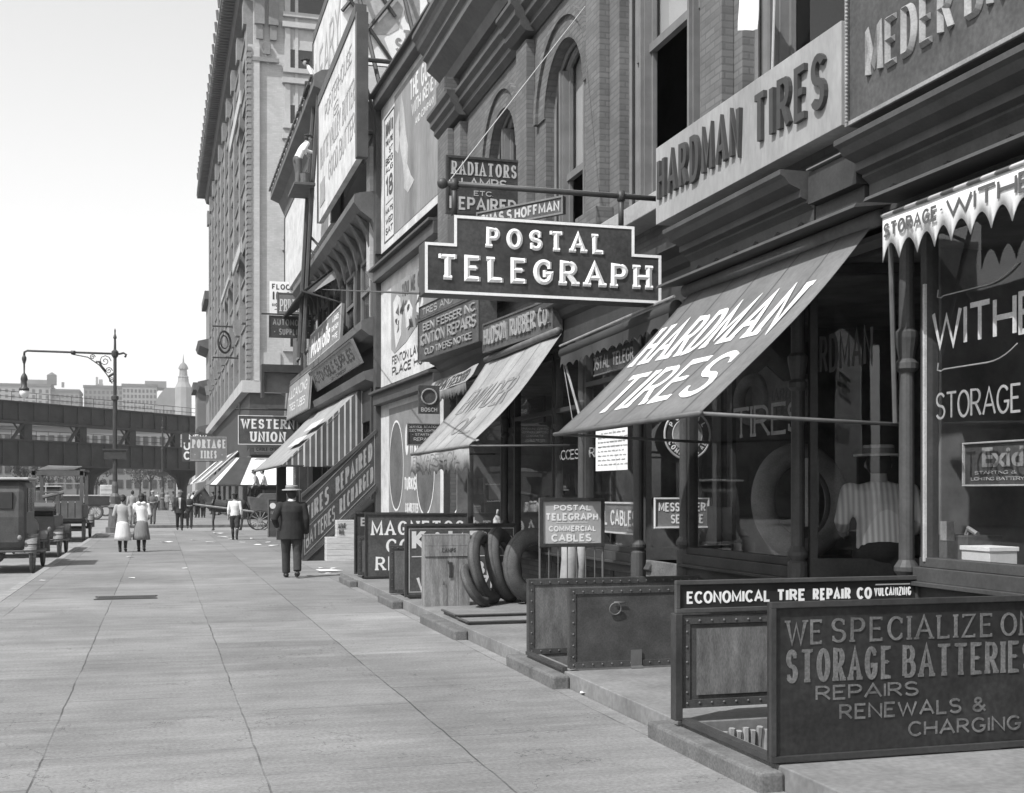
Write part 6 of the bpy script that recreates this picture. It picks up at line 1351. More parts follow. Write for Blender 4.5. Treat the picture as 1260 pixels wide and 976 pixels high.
for i in range(13):
    p = A+dE*(7+i*8.5)
    mb = MB(); mb.ob(p+V((0, 0, zd(546))), dE*1.1, -nE*.8, V((0, 0, zd(522.5)-zd(546)))); mb.tube([p-dE*1.8+V((0, 0, zd(546)+.1)), p+V((0, 0, zd(523)))], .22, 6); mb.tube([p-dE*1.8+V((0, 0, zd(523)-.1)), p+V((0, 0, zd(546)+.2))], .12, 6); mb.build('bent', M['el'], E)
for i in range(6):
    p = A+dE*(10.5+i*17.5)-nE*3; p = V((p.x, p.y, 0)); zc = zd(575)
    mb = MB(); mb.loft([(p, .75, .75), (p+V((0, 0, .6)), .6, .6), (p+V((0, 0, zc-2.4)), .62, .62), (p+V((0, 0, zc-1.2)), 1.0, .8), (p+V((0, 0, zc-.5)), 1.9, 1.0), (p+V((0, 0, zc+.1)), 3.0, 1.3)], 14); mb.build('column', M['el'], E)
mb = MB()
for z in (zd(502), zd(546)):
    for i in range(60): p = A+dE*(1.8*i)+V((0, 0, z)); mb.tube([p, p+V((0, 0, 1.2))], .04, 4)
    for h in (.6, 1.2): mb.tube([A+V((0, 0, z+h)), A+dE*L_+V((0, 0, z+h))], .04, 4)
mb.build('railing', M['el'], E)
# ================================================================== SKYLINE
Yk = 850
def sk(u0, u1, v, Y=Yk): return Xy(u0, Y), Xy(u1, Y), CAM_H+(HZ-v)/F_PX*Y
x0, x1, h = sk(-30, 62, 484); b = far_block('skyline_building', 'broad hazy building with a stepped roof at the left end of the skyline', x0, x1, Yk, Yk+40, h, 'farA', True, 9, 11, ws=(1.7, 2.3), ch=1.6, zmin=1)
x0_, x1_, h_ = sk(24, 62, 478); mb = MB(); mb.box(x0_, x1_, Yk+6, Yk+30, h+1.6, h_+1.5); mb.build('roof_block', M['farB'], b); xt = Xy(63, Yk); mb = MB(); mb.box(xt-2.8, xt+2.8, Yk+2, Yk+8, h+1.6, CAM_H+(HZ-470)/F_PX*Yk); mb.lathe([(3.3, 0), (.2, 2.0)], (xt, Yk+5, CAM_H+(HZ-470)/F_PX*Yk), 8); mb.build('water_tank', M['farroof'], b); mb = MB(); xt = Xy(77, Yk); mb.box(xt-.8, xt+.8, Yk+2, Yk+4, h, CAM_H+(HZ-478)/F_PX*Yk); mb.build('chimney', M['farB'], b)
x0, x1, h = sk(62, 97, 489); far_block('skyline_building', 'lower right end of the hazy building beside the sky gap', x0, x1, Yk+2, Yk+38, h, 'farB', True, 9, 6, ws=(1.6, 2.2), ch=1.6, zmin=1)
x0, x1, h = sk(101, 150, 481); b = far_block('skyline_building', 'hazy flat roofed block right of the sky gap with a small sign on its roof', x0, x1, Yk+20, Yk+60, h, 'farB', True, 10, 9, ws=(1.5, 2.2), ch=1.6, zmin=1); mb = MB(); xt = Xy(121, Yk+10); mb.box(xt-2.3, xt-.8, Yk+24, Yk+24.5, h, h+7.6); mb.box(xt-.3, xt+2.2, Yk+24, Yk+24.5, h, h+6); mb.box(xt-2.4, xt+2.4, Yk+24.6, Yk+25, h, h+3); mb.build('roof_sign', M['farA'], b)
x0, x1, h = sk(150, 193, 480); b = far_block('skyline_building', 'hazy apartment block in the middle of the skyline with roof structures', x0, x1, Yk+8, Yk+48, h, 'farA', True, 10, 9, ws=(1.4, 2.2), ch=1.6, zmin=1); x0_, x1_, h_ = sk(178, 205, 472); mb = MB(); mb.box(x0_, x1_, Yk+16, Yk+40, h, h_); mb.build('roof_block', M['farB'], b)
x0, x1, h = sk(190, 226, 505, Yk-20); b = far_block('skyline_building', 'hazy mansard roofed building below the pointed tower', x0, x1, Yk-20, Yk, h, 'farA', False, 9, 8, ws=(1.3, 2.4), zmin=1)
z2 = CAM_H+(HZ-482)/F_PX*(Yk-20); mb = MB(); mb.prism([(x0, Yk-20, h), (x1, Yk-20, h), (x1-1, Yk-19.9, z2), (x0+7, Yk-19.9, z2), (x0+4.0, Yk-19.95, h+9), (x0+1.4, Yk-19.98, h+5)], (0, 14, 0)); mb.build('mansard_roof', M['farB'], b)
xt = Xy(225, Yk-8); S = Yk/F_PX; zv = lambda v: CAM_H+(HZ-v)*S
r_ = thing('skyline_tower', (xt, Yk-8, 0), 'hazy slender tower with a domed lantern and spire on the skyline', 'building'); mb = MB(); mb.loft([((xt, Yk-24, 0), 5.6, 5.6), ((xt, Yk-24, zv(485)), 5.2, 5.2), ((xt, Yk-24, zv(479)), 3.6, 3.6), ((xt, Yk-24, zv(473)), 3.2, 3.2)], 10); mb.build('shaft', M['farA'], r_)
mb = MB(); mb.lathe([(3.7, 0), (2.7, .8), (2.3, 5.0), (3.2, 5.3), (3.0, 6.4), (2.0, 8.4), (.6, 9.6), (.35, 12.0), (.05, 15.4)], (xt, Yk-24, zv(473)), 10); mb.build('lantern', M['farB'], r_)
x0, x1, h = sk(-20, 215, 565, 260); far_block('background_row', 'low hazy row of buildings seen under the railway', x0, x1, 262, 270, CAM_H+(HZ-530)/F_PX*262, 'farB', True, 4, 22, ws=(1.0, 1.7))
# trees under the railway
def tree(x, y, h, label, seed):
    rnd = random.Random(seed); t = thing('street_tree', (x, y, 0), label, 'tree', 'trees in the square beyond the railway')
    mb = MB(); mb.tube([(x, y, 0), (x+.1, y, h*.4), (x-.1, y, h*.7)], [.22, .16, .08], 7)
    for k in range(5): a = rnd.uniform(0, 6.28); mb.tube([(x, y, h*.4), (x+math.cos(a)*h*.22, y+math.sin(a)*h*.22, h*.72)], [.09, .03], 5)
    mb.build('trunk', M['treebark'], t); mb = MB()
    for k in range(26):
        a = rnd.uniform(0, 6.28); rr = h*.3*math.sqrt(rnd.random()); cz = h*(.68+rnd.uniform(-.26, .26)); c = V((x+rr*math.cos(a), y+rr*math.sin(a), cz))
        for _ in range(34):
            d = V((rnd.gauss(0, 1), rnd.gauss(0, 1), rnd.gauss(0, .8)))*h*.05; e1 = V((rnd.gauss(0, 1), rnd.gauss(0, 1), rnd.gauss(0, 1))).normalized()*.2; e2 = e1.orthogonal().normalized()*.16
            p = c+d; mb.quad(p, p+e1, p+e1+e2, p+e2)
    mb.build('crown', M['leaves'], t)
for i, (u, Y, h) in enumerate(((185, 215, 8.5), (172, 235, 8), (60, 225, 8), (95, 240, 8.5), (118, 230, 7.5), (215, 240, 8), (30, 235, 8.5))):
    tree(Xy(u, Y), Y, h, ['small dense tree right of the flared railway column', 'tree just behind the flared railway column', 'tree behind the open truck under the railway', 'tree left of the lamp post under the railway', 'tree behind the crossing lorry under the railway', 'tree at the right beneath the tires sign, beyond the railway', 'tree at the far left under the railway'][i], 40+i)
# ================================================================== LAMP POSTS
def lamp_post(x, y, S_, label, arm=True):
    r = thing('street_lamp', (x, y, 0), label, 'street lamp'); P = lambda dx, z: V((x+dx*S_, y, z*S_))
    mb = MB(); mb.loft([(P(0, 0), .42*S_, .42*S_), (P(0, .25), .42*S_, .42*S_), (P(0, .27), .32*S_, .32*S_), (P(0, 1.1), .27*S_, .27*S_), (P(0, 1.2), .33*S_, .33*S_), (P(0, 1.35), .2*S_, .2*S_), (P(0, 1.7), .24*S_, .24*S_), (P(0, 1.85), .14*S_, .14*S_), (P(0, 2.2), .15*S_, .15*S_), (P(0, 2.4), .11*S_, .11*S_)], 12); mb.build('base', M['iron2'], r, smooth=False)
    mb = MB(); mb.lathe([(.11*S_, 2.4*S_), (.1*S_, 6.2*S_), (.17*S_, 6.25*S_), (.17*S_, 6.4*S_), (.08*S_, 6.45*S_), (.075*S_, 8.2*S_), (.15*S_, 8.3*S_), (.16*S_, 8.5*S_), (.06*S_, 8.6*S_), (.05*S_, 9.1*S_), (.09*S_, 9.15*S_), (.03*S_, 9.35*S_), (.04*S_, 9.5*S_), (.005*S_, 9.6*S_)], (x, y, 0), 10); mb.build('shaft', M['iron'], r)
    mb = MB(); mb.box(x-.5*S_, x+.5*S_, y-.12, y+.02, 3.45*S_, 3.85*S_); mb.box(x-.56*S_, x+.56*S_, y-.15, y+.05, 3.86*S_, 3.93*S_); p_ = mb.build('street_name_plate', M['iron'], r); pass
    if arm:
        L2 = 3.85; mb = MB(); mb.tube([P(.45, 8.25), P(.5, 8.38), P(.38, 8.45), P(.2, 8.4), P(0, 8.4), P(-L2, 8.42), P(-L2-.12, 8.35), P(-L2-.13, 8.2)], .05*S_, 8); mb.tube([P(-1.75, 8.4), P(-1.95, 8.4)], .09*S_, 8); mb.build('arm', M['iron'], r, smooth=True)
        mb = MB(); mb.tube([P(-1.9, 8.32), P(-1.2, 8.2), P(-.7, 7.85), P(-.35, 7.4), P(-.12, 7.0)], .025*S_, 6)
        for cx, cz, rr in ((-.45, 8.05, .28), (-1.0, 8.22, .13), (-.28, 7.6, .17), (-.15, 7.15, .14)):
            mb.tube([P(cx+rr*(1-t/16)*math.cos(t*.75), cz+rr*(1-t/16)*math.sin(t*.75)) for t in range(15)], .02*S_, 5)
        mb.tube([P(-.85, 8.0), P(-.7, 8.0), P(-.6, 7.8), P(-.4, 7.55)], .05*S_, 6); mb.tube([P(-.3, 7.3), P(-.1, 7.45), P(.05, 7.5)], .06*S_, 6); mb.build('scrollwork', M['iron'], r, smooth=True)
        q_ = P(-L2-.13, 0); mb = MB(); mb.lathe([(.03*S_, 8.25*S_), (.1*S_, 8.1*S_), (.1*S_, 8.0*S_), (.04*S_, 7.8*S_), (.035*S_, 7.4*S_), (.13*S_, 7.25*S_), (.16*S_, 7.1*S_), (.12*S_, 7.0*S_), (.13*S_, 6.75*S_), (.22*S_, 6.68*S_), (.22*S_, 6.58*S_), (.05*S_, 6.58*S_)], (q_.x, y, 0), 12); l_ = mb.build('lamp_head', M['iron'], r, smooth=True)
        mb = MB(); mb.lathe([(.2*S_, 6.575*S_), (.21*S_, 6.45*S_), (.15*S_, 6.3*S_), (.02*S_, 6.22*S_)], (q_.x, y, 0), 14); mb.build('lamp_globe', M['glow'], l_, smooth=True)
    return r
lp = onZ(138, 652, 0); lamp_post(Xy(141.5, 52.6), 52.6, (onY(141, 404, 52.6).z)/9.6, 'tall ornate iron street lamp with a long arm hanging one lamp out over the roadway')
lamp_post(Xy(200, 118), 118, .9, 'smaller far street lamp post with a cross arm by the railway', arm=False)
mb = MB()
# ================================================================== BUILDINGS ACROSS THE STREET (seen in the shop glass
for i, (y0, y1, h) in enumerate(((-6, 14, 13), (14.1, 36, 16), (36.1, 58, 12), (72, 122, 19), (150, 235, 21))):
    r = far_block('street_building', ['plain brick building across the street, nearest the camera', 'taller plain brick building across the street', 'low brick building across the street before the corner', 'long brick building across the street past the corner, lengthened to darken shop reflections', 'tall unseen brick building beyond the railway, added to darken shop reflections'][i], -44, -30, y0, y1, h, 'brick2', False)
    n = int((y1-y0)/3); pr = None
    for j in range(int(h/4)):
        for k in range(n):
            if pr is None: mb = MB(); mb.box(-.02, .15, 0, 1.4, 0, 2.1); pr = mb.build('window', MATS['dim pane'], None); pr.parent = r; o = pr
            else: o = dup(pr)
            o.location = V((-30, y0+.8+k*3, 1.4+j*3.8))-V(r.location)
# ================================================================== PEOPLE
def person(label, loc, yaw, H=1.72, top='suit', topm='suit', bottom='trousers', botm='suit', hat=None, hatm='straw', stride=.18, arms=('down', 'down'), group=None, vox=.02, hairm='hair', lean=0, bag=False, collar=None, feet=True, knee=.03, girth=1.0, sit=False):
    r = thing('person', loc, label, 'person', group, yaw); k = H/1.75; r.scale = (girth, girth, 1); S = lambda x, y, z: V((x*k, y*k, z*k))
    sh, hp = 1.43, .90
    LE = lambda z: lean*max(0, z-hp)
    def leg(sx, s, back):
        hipj = S(sx*.09, 0, hp); an = S(sx*.085, s, .09+(.05 if back else 0)); kn = S(sx*.09, s*.45+knee+.02*abs(s), .49)
        if sit: kn = S(sx*.12, .42, hp-.02); an = S(sx*.11, .5, hp-.44)
        return hipj, kn, an
    legs = [leg(-1, stride, False), leg(1, -stride, stride > .05)]
    # body: skin figure (head, neck, forearms, legs)
    bm_ = MB(); hc = S(0, .015+LE(1.6), 1.63)
    bm_.ball(hc, .078*k, .096*k, .118*k, 14, 10); bm_.ball(hc+S(0, .03, -.06), .055*k, .062*k, .06*k, 10, 6)
    bm_.tube([S(0, -.01+LE(1.4), 1.40), hc+S(0, -.015, -.06)], [.062*k, .052*k], 10); bm_.ball(hc+S(0, .1, -.025), .014*k, .02*k, .026*k, 8, 5)
    for s in (-1, 1): bm_.ball(hc+S(s*.08, 0, -.015), .012*k, .022*k, .034*k, 8, 5)
    bm_.loft([(S(0, 0, .82), .13*k, .1*k), (S(0, LE(1.1), 1.1), .13*k, .095*k), (S(0, LE(1.3), 1.3), .16*k, .1*k), (S(0, LE(1.42), 1.42), .14*k, .08*k), (S(0, LE(1.45), 1.45), .06*k, .05*k)], 12)
    for (h_, n_, a_) in legs: bm_.tube([h_, n_, a_], [.075*k, .052*k, .036*k], 10, True)
    hands = MB(); armj = []
    for s, pose in zip((-1, 1), arms):
        sj = S(s*.185, LE(sh), sh-.03)
        if pose == 'down': e, w_ = S(s*.235, -.03+LE(1.15), 1.14), S(s*.245, .04+LE(.9), .88)
        elif pose == 'fwd': e, w_ = S(s*.235, .06+LE(1.15), 1.15), S(s*.23, .24, .95)
        elif pose == 'back': e, w_ = S(s*.235, -.12, 1.16), S(s*.25, -.2, .92)
        elif pose == 'bent': e, w_ = S(s*.26, -.04+LE(1.15), 1.13), S(s*.2, .2, 1.02)
        elif pose == 'front': e, w_ = S(s*.25, .02+LE(1.15), 1.14), S(s*.06, .22, 1.12)
        elif pose == 'reach': e, w_ = S(s*.25, .22+LE(1.4), 1.3), S(s*.24, .5+LE(1.4), 1.28)
        elif pose == 'up': e, w_ = S(s*.27, .1, 1.55), S(s*.2, .16, 1.85)
        else: e, w_ = S(*pose[0]), S(*pose[1])
        armj.append((sj, e, w_)); bm_.tube([sj, e, w_], [.05*k, .04*k, .028*k], 10, True)
        d = (w_-e).normalized(); sd = V((0, 1, 0)) if abs(d.y) < .8 else V((0, 0, 1)); sd = (sd-d*sd.dot(d)).normalized(); nn = d.cross(sd)
        bm_.tube([w_, w_+d*.05*k, w_+d*.085*k], [.028*k, .036*k, .032*k], 10, True)
        for fi, (o, l) in enumerate(((-.026, .062), (-.009, .075), (.009, .07), (.026, .055))):
            b = w_+d*.085*k+sd*o*k; hands.tube([b, b+d*l*.5*k, b+d*l*.8*k-nn*s*.02*k], [.010*k, .009*k, .006*k], 6)
        b = w_+d*.03*k+sd*.034*k; hands.tube([b, b+d*.03*k+sd*.022*k, b+d*.06*k+sd*.02*k], [.012*k, .011*k, .007*k], 6)
    remesh(bm_, 'body', M['skin'], r, max(vox*.75, .011), 2, hands)
    # clothes
    tm = M[topm]; c = MB()
    if top in ('suit', 'coat'):
        hem = .74 if top == 'suit' else .62
        c.loft([(S(0, LE(hem), hem), .205*k, .15*k), (S(0, 0, .9), .2*k, .145*k), (S(0, LE(1.1), 1.1), .178*k, .13*k), (S(0, LE(1.28), 1.28), .2*k, .14*k), (S(0, LE(1.4), 1.39), .205*k, .115*k), (S(0, LE(1.45), 1.455), .15*k, .08*k), (S(0, LE(1.48), 1.485), .07*k, .065*k)], 18)
        for (sj, e, w_) in armj: c.tube([sj+S(0, 0, .0), (sj+e)/2, e, (e+w_)/2, w_], [.072*k, .066*k, .058*k, .054*k, .046*k], 12, True)
    else:
        hem = .88 if top == 'shirt' else .78
        c.loft([(S(0, 0, hem), (.165 if top == 'shirt' else .2)*k, (.12 if top == 'shirt' else .15)*k), (S(0, LE(1.0), 1.02), .162*k, .12*k), (S(0, LE(1.1), 1.12), .155*k, .115*k), (S(0, LE(1.28), 1.28), .18*k, .125*k), (S(0, LE(1.4), 1.39), .185*k, .105*k), (S(0, LE(1.45), 1.45), .13*k, .075*k), (S(0, LE(1.48), 1.475), .062*k, .06*k)], 18)
        for (sj, e, w_) in armj: c.tube([sj, (sj+e)/2, e, (e*.35+w_*.65)], [.066*k, .06*k, .052*k, .044*k], 12, True)
    remesh(c, {'suit': 'jacket', 'coat': 'long_jacket', 'shirt': 'shirt', 'blouse': 'blouse'}[top], tm, r, vox, 2)
    c = MB()
    if bottom == 'skirt':
        n = 26; zb = .36; rows = []
        for z, rx, ry in ((.98, .15, .115), (.86, .19, .16), (.66, .215, .19), (.5, .24, .21), (zb, .255, .225)):
            i = len(c.v); rows.append(i)
            for a in range(n):
                t = 6.2832*a/n; f = 1+.06*math.sin(t*9)*(1-z) ; c.v.append(S(rx*f*math.cos(t), ry*f*math.sin(t), z))
        for p, q_ in zip(rows[:-1], rows[1:]):
            for a in range(n): c.f.append((p+a, p+(a+1) % n, q_+(a+1) % n, q_+a))
        solid(c.build('skirt', M[botm], r, smooth=True, local=True), .01)
        s_ = MB()
        for (h_, n_, a_) in legs: s_.tube([n_, (n_+a_)/2+S(0, -.015, 0), a_], [.056*k, .058*k, .038*k], 10)
        s_.build('stockings', M['stocking'], r, smooth=True, local=True)
    else:
        c.ball(S(0, 0, .9), .165*k, .125*k, .14*k, 14, 8)
        for (h_, n_, a_) in legs:
            if bottom == 'trousers': c.tube([h_, (h_+n_)/2, n_, (n_+a_)/2, a_+S(0, 0, .0)], [.105*k, .092*k, .075*k, .07*k, .068*k], 12)
            else: c.tube([h_, (h_+n_)/2, n_+S(0, 0, .02), n_+S(0, 0, -.08)], [.11*k, .105*k, .095*k, .06*k], 12)
        remesh(c, bottom if bottom != 'trousers' else 'trousers', M[botm], r, vox, 2)
        if bottom == 'knickers':
            s_ = MB()
            for (h_, n_, a_) in legs: s_.tube([n_+S(0, 0, -.06), (n_+a_)/2+S(0, -.02, 0), a_], [.054*k, .056*k, .038*k], 10)
            s_.build('stockings', M['stocking'], r, smooth=True, local=True)
    if feet:
        for i, (h_, n_, a_) in enumerate(legs):
            s_ = MB(); back = i == 1 and stride > .05
            tip = S(0, .19, -.065) if not back else S(0, .16, -.105); heel = S(0, -.05, -.045)
            s_.tube([a_+S(0, 0, .05), a_+S(0, 0, -.01)], [.045*k, .05*k], 10); s_.tube([a_+heel, a_+S(0, .05, -.045)+(S(0, 0, -.02) if back else S(0, 0, 0)), a_+tip], [.042*k, .048*k, .03*k], 10, True)
            s_.build('shoe', M['leather'], r, smooth=True, local=True)
    if collar:
        s_ = MB(); s_.tube([S(0, -.005+LE(1.47), 1.465), S(0, LE(1.5), 1.505)], [.068*k, .063*k], 14); s_.build('collar', M['white'], r, smooth=True, local=True)
    # hair, hat
    hcz = hc
    s_ = MB()
    if hat == 'bun': s_.ball(hcz+S(0, -.02, .025), .1*k, .11*k, .112*k, 14, 8); s_.ball(hcz+S(0, -.1, -.03), .07*k, .055*k, .06*k, 10, 6)
    elif hat == 'bow': s_.ball(hcz+S(0, -.015, .02), .095*k, .11*k, .115*k, 14, 8); s_.ball(hcz+S(0, -.09, -.06), .075*k, .05*k, .09*k, 10, 6)
    else: s_.ball(hcz+S(0, -.03, .005), .083*k, .085*k, .12*k, 14, 8)
    s_.build('hair', M[hairm], r, smooth=True, local=True)
    if hat == 'bow':
        s_ = MB(); s_.ball(hcz+S(-.07, -.1, -.17), .08*k, .05*k, .05*k, 10, 6); s_.ball(hcz+S(.07, -.1, -.17), .08*k, .05*k, .05*k, 10, 6); s_.build('neck_scarf', M['white'], r, smooth=True, local=True)
    if hat == 'boater':
        s_ = MB(); s_.lathe([(.001, .02), (.155*k, .012*k), (.162*k, .004*k), (.16*k, .022*k), (.104*k, .03*k), (.1*k, .095*k), (.09*k, .103*k), (.001, .104*k)], hcz+S(0, -.01, .055), 24); s_.build('straw_hat', M[hatm], r, smooth=False, local=True)
        s_ = MB(); s_.lathe([(.1055*k, .03*k), (.1035*k, .075*k)], hcz+S(0, -.01, .055), 24); s_.build('hat_band', M['mid'], r, local=True)
    elif hat == 'cap':
        s_ = MB(); s_.ball(hcz+S(0, -.01, .075), .115*k, .125*k, .05*k, 14, 6); s_.prism([hcz+S(-.06, .1, .06), hcz+S(.06, .1, .06), hcz+S(.04, .17, .045), hcz+S(-.04, .17, .045)], (0, 0, .012)); s_.build('cap', M[hatm], r, smooth=True, local=True)
    elif hat == 'felt':
        s_ = MB(); s_.lathe([(.001, 0), (.155*k, .01*k), (.16*k, .022*k), (.1*k, .022*k), (.092*k, .1*k), (.06*k, .125*k), (.001, .12*k)], hcz+S(0, -.01, .055), 18); s_.build('felt_hat', M[hatm], r, smooth=True, local=True)
    # face
    s_ = MB()
    for s in (-1, 1): s_.ball(hc+S(s*.032, .088, .012), .011*k, .008*k, .008*k, 8, 5)
    s_.tube([hc+S(-.022, .093, -.058), hc+S(.022, .093, -.058)], .004*k, 5); s_.build('eyes_and_mouth', M['dark'], r, local=True)
    if bag:
        w_ = armj[0][2]; bg_ = thing('hand_bag', (0, 0, 0), 'dark square case carried by the walking man in the open jacket', 'bag'); bg_.location = V(loc)+(Matrix.Rotation(yaw, 3, 'Z') @ (w_+V((0, .02, -.36)))); bg_.rotation_euler = (0, 0, yaw)
        s_ = MB(); s_.box(-.07, .07, -.18, .18, 0, .25); s_.build('case', M['leather'], bg_, bevel=.02, local=True); s_ = MB(); s_.tube([(0, -.07, .25), (0, -.06, .31), (0, .06, .31), (0, .07, .25)], .012, 6); s_.build('handle', M['leather'], bg_, local=True)
    return r
def at(u, v, z=0): p = onZ(u, v, z); return (p.x, p.y, z)
person('man in a dark suit and flat straw hat walking away, seen from behind', at(359, 711), R(-3), 1.75, 'suit', 'suit', 'trousers', 'suit2', 'boater', stride=.14, arms=(((-.29, -.08, 1.14), (-.24, .14, 1.0)), 'down'), vox=.011, collar=True, girth=1.16)
person('woman in a pale jacket and white skirt walking away', at(151, 679.5), R(-4), 1.58, 'blouse', 'blouse', 'skirt', 'skirtw', 'bun', stride=.06, arms=('bent', 'down'), vox=.016)
person('woman in a white blouse, neck scarf and grey skirt walking away', at(174, 679), R(-4), 1.62, 'blouse', 'shirt', 'skirt', 'skirt', 'bow', stride=.1, arms=('bent', 'bent'), vox=.016)
person('boy in a white shirt and dark knickers walking away across the litter', at(289, 664.5), R(-8), 1.62, 'shirt', 'shirt', 'knickers', 'suit2', 'cap', 'suit', stride=.2, arms=('down', 'down'), vox=.016)
person('man in an open dark jacket carrying a case towards the camera', at(221, 652.5), R(184), 1.72, 'suit', 'suit2', 'trousers', 'suit', 'boater', stride=.12, arms=('down', 'down'), vox=.02, bag=True)
mb = MB(); p = at(221, 652.5); mb.prism([(p[0]-.05, p[1]-.158, 1.42), (p[0]+.06, p[1]-.158, 1.42), (p[0]+.03, p[1]-.17, .95), (p[0]-.02, p[1]-.17, .95)], (0, .04, 0))
_pp = [o for o in bpy.data.objects if o.get('label', '').startswith('man in an open dark jacket')][0]
o_ = mb.build('shirt_front', M['white']); o_.parent = _pp; o_.matrix_parent_inverse = (Matrix.Translation(p) @ Matrix.Rotation(R(184), 4, 'Z')).inverted()
person('bare headed man in dark shirt walking towards the camera with hands before him', at(233, 650.5), R(182), 1.62, 'shirt', 'suit2', 'trousers', 'suit2', None, stride=.1, arms=('front', 'front'), vox=.02)
person('man in a flat cap standing behind the two women, facing the camera', at(188, 645), R(175), 1.74, 'shirt', 'suit3', 'trousers', 'suit3', 'cap', 'straw', stride=.04, arms=('front', 'front'), vox=.022)
person('man in pale clothes standing just past the two women by the lamp post', at(163, 645), R(10), 1.76, 'shirt', 'canvas_pale', 'trousers', 'suit3', None, stride=.04, vox=.022)
person('man in a dark suit and pale hat standing before the far awnings', at(243, 637), R(20), 1.75, 'suit', 'suit', 'trousers', 'suit', 'boater', stride=.04, vox=.026)
person('man in a long dark coat standing in the group before the far awnings', at(250, 637), R(-10), 1.72, 'coat', 'suit', 'trousers', 'suit', 'felt', 'suit', stride=.04, vox=.026)
for i, (u, v, tm, ht, lb) in enumerate(((238, 634, 'shirt', 'boater', 'far man in white shirt at the left end of the crowd under the awnings'), (262, 633, 'suit3', 'cap', 'far man in grey suit in the crowd under the awnings, nearest the horse'), (270, 634, 'suit2', 'felt', 'far man in charcoal suit standing just behind the horse'), (213, 629, 'suit3', 'felt', 'far figure in grey by the railway beside the walking man with the case'), (206, 628, 'canvas_pale', 'boater', 'far figure in pale clothes right of the far lamp post'), (194, 628, 'shirt', None, 'far figure in white left of the far lamp post'), (178, 629, 'suit3', 'cap', 'far figure in grey beyond the two women'))):
    person(lb, at(u, v), R(40*i), 1.7, 'suit' if tm != 'shirt' else 'shirt', tm, 'trousers', 'suit2' if i % 2 else 'suit3', ht, 'straw' if ht == 'boater' else 'suit', stride=.06, vox=.035)
# sign painters high up
pc = onX(366, 231, 4.15)
person('sign painter in white shirt standing on a hanging plank, reaching to the white billboard', (pc.x, pc.y, pc.z), R(-72), 1.72, 'shirt', 'shirt', 'trousers', 'suit3', 'cap', 'suit2', stride=.03, arms=('reach', 'bent'), vox=.018, lean=.45, girth=1.1)
pk = onX(368, 113, 4.75)
person('second sign painter crouching on the cornice above the first', (4.85, 38.6, 13.62), R(75), 1.7, 'shirt', 'shirt', 'knickers', 'suit2', 'cap', 'suit', stride=.02, arms=('fwd', 'fwd'), vox=.02, lean=.6, feet=False, sit=True)
r_ = thing('painters_scaffold', (pc.x, pc.y, pc.z), 'hanging plank and ropes carrying the sign painter below the cornice', 'scaffold')
mb = MB(); mb.box(3.95, 4.6, pc.y-.9, pc.y+.9, pc.z-.12, pc.z-.03); mb.build('plank', M['cartwood'], r_, bevel=.01)
mb = MB()
for y in (pc.y-.3, pc.y+1.0): mb.tube([(4.3, y, pc.z-5.2), (4.55, y-.2, pc.z-.1), (4.75, y-.4, 14.3)], .07, 6); mb.tube([(4.45, y, pc.z-1.5), (5.2, y-.4, pc.z-2.4)], .04, 6); mb.tube([(4.4, y, pc.z-3), (5.3, y-.4, pc.z-3.1)], .05, 6)
explode(mb.build('hanger', M['dark2'], r_))
mb = MB(); mb.lathe([(.12, 0), (.15, .3), (.16, .31)], (4.3, pc.y-.7, pc.z-.03), 12); tag(mb.build('paint_pail', M['iron2'], loc=(4.3, pc.y-.7, pc.z)), 'paint pail on the hanging plank beside the sign painter', 'pail')
# man in the shop
pm = (6.0, 9.0, .5)
c = on(1078, 612, 8.95)
person('man in a striped shirt and straw hat seen through the shop glass', (c.x+.06, 8.95, c.z-1.34), R(-25), 1.75, 'shirt', 'shirtstripe', 'trousers', 'suit', 'boater', 'straw', stride=.03, arms=(((-.25, .04, 1.13), (-.22, .22, 1.05)), 'bent'), vox=.012, lean=.25, girth=1.3)

# ================================================================== VEHICLES
def wheel(parent, x, y, Rr=.38, w=.08, nm='wheel'):
    mb = MB(); mb.torus((x, y, Rr-.0), (1, 0, 0), Rr-w*.5, w*.5, 32, 8); t = mb.build(nm, M['rubber2'], parent, smooth=True, local=True)
    mb = MB(); mb.torus((x, y, Rr), (1, 0, 0), Rr-w*1.1, w*.28, 28, 6); mb.disc((x-.07, y, Rr), (1, 0, 0), .07, .14, 14)
    for k in range(12): a = 6.283*k/12; mb.tube([(x, y, Rr), (x, y+(Rr-w)*math.cos(a), Rr+(Rr-w)*math.sin(a))], .016, 5)
    s = mb.build('spokes', M['spoke'], t, local=True)
    return t
def fender(parent, x, y, Rr, w=.24, m='fender', a0=15, a1=170):
    mb = MB(); n = 26; P = []
    for k in range(n+1):
        a = R(a0+(a1-a0)*k/n); P.append((y+(Rr+.09)*math.cos(a), Rr+(Rr+.09)*math.sin(a)))
    for (p, q_) in zip(P[:-1], P[1:]): mb.quad((x-w/2, p[0], p[1]), (x+w/2, p[0], p[1]), (x+w/2, q_[0], q_[1]), (x-w/2, q_[0], q_[1]))
    return solid(mb.build('fender', M[m], parent, smooth=True, local=True), .02)
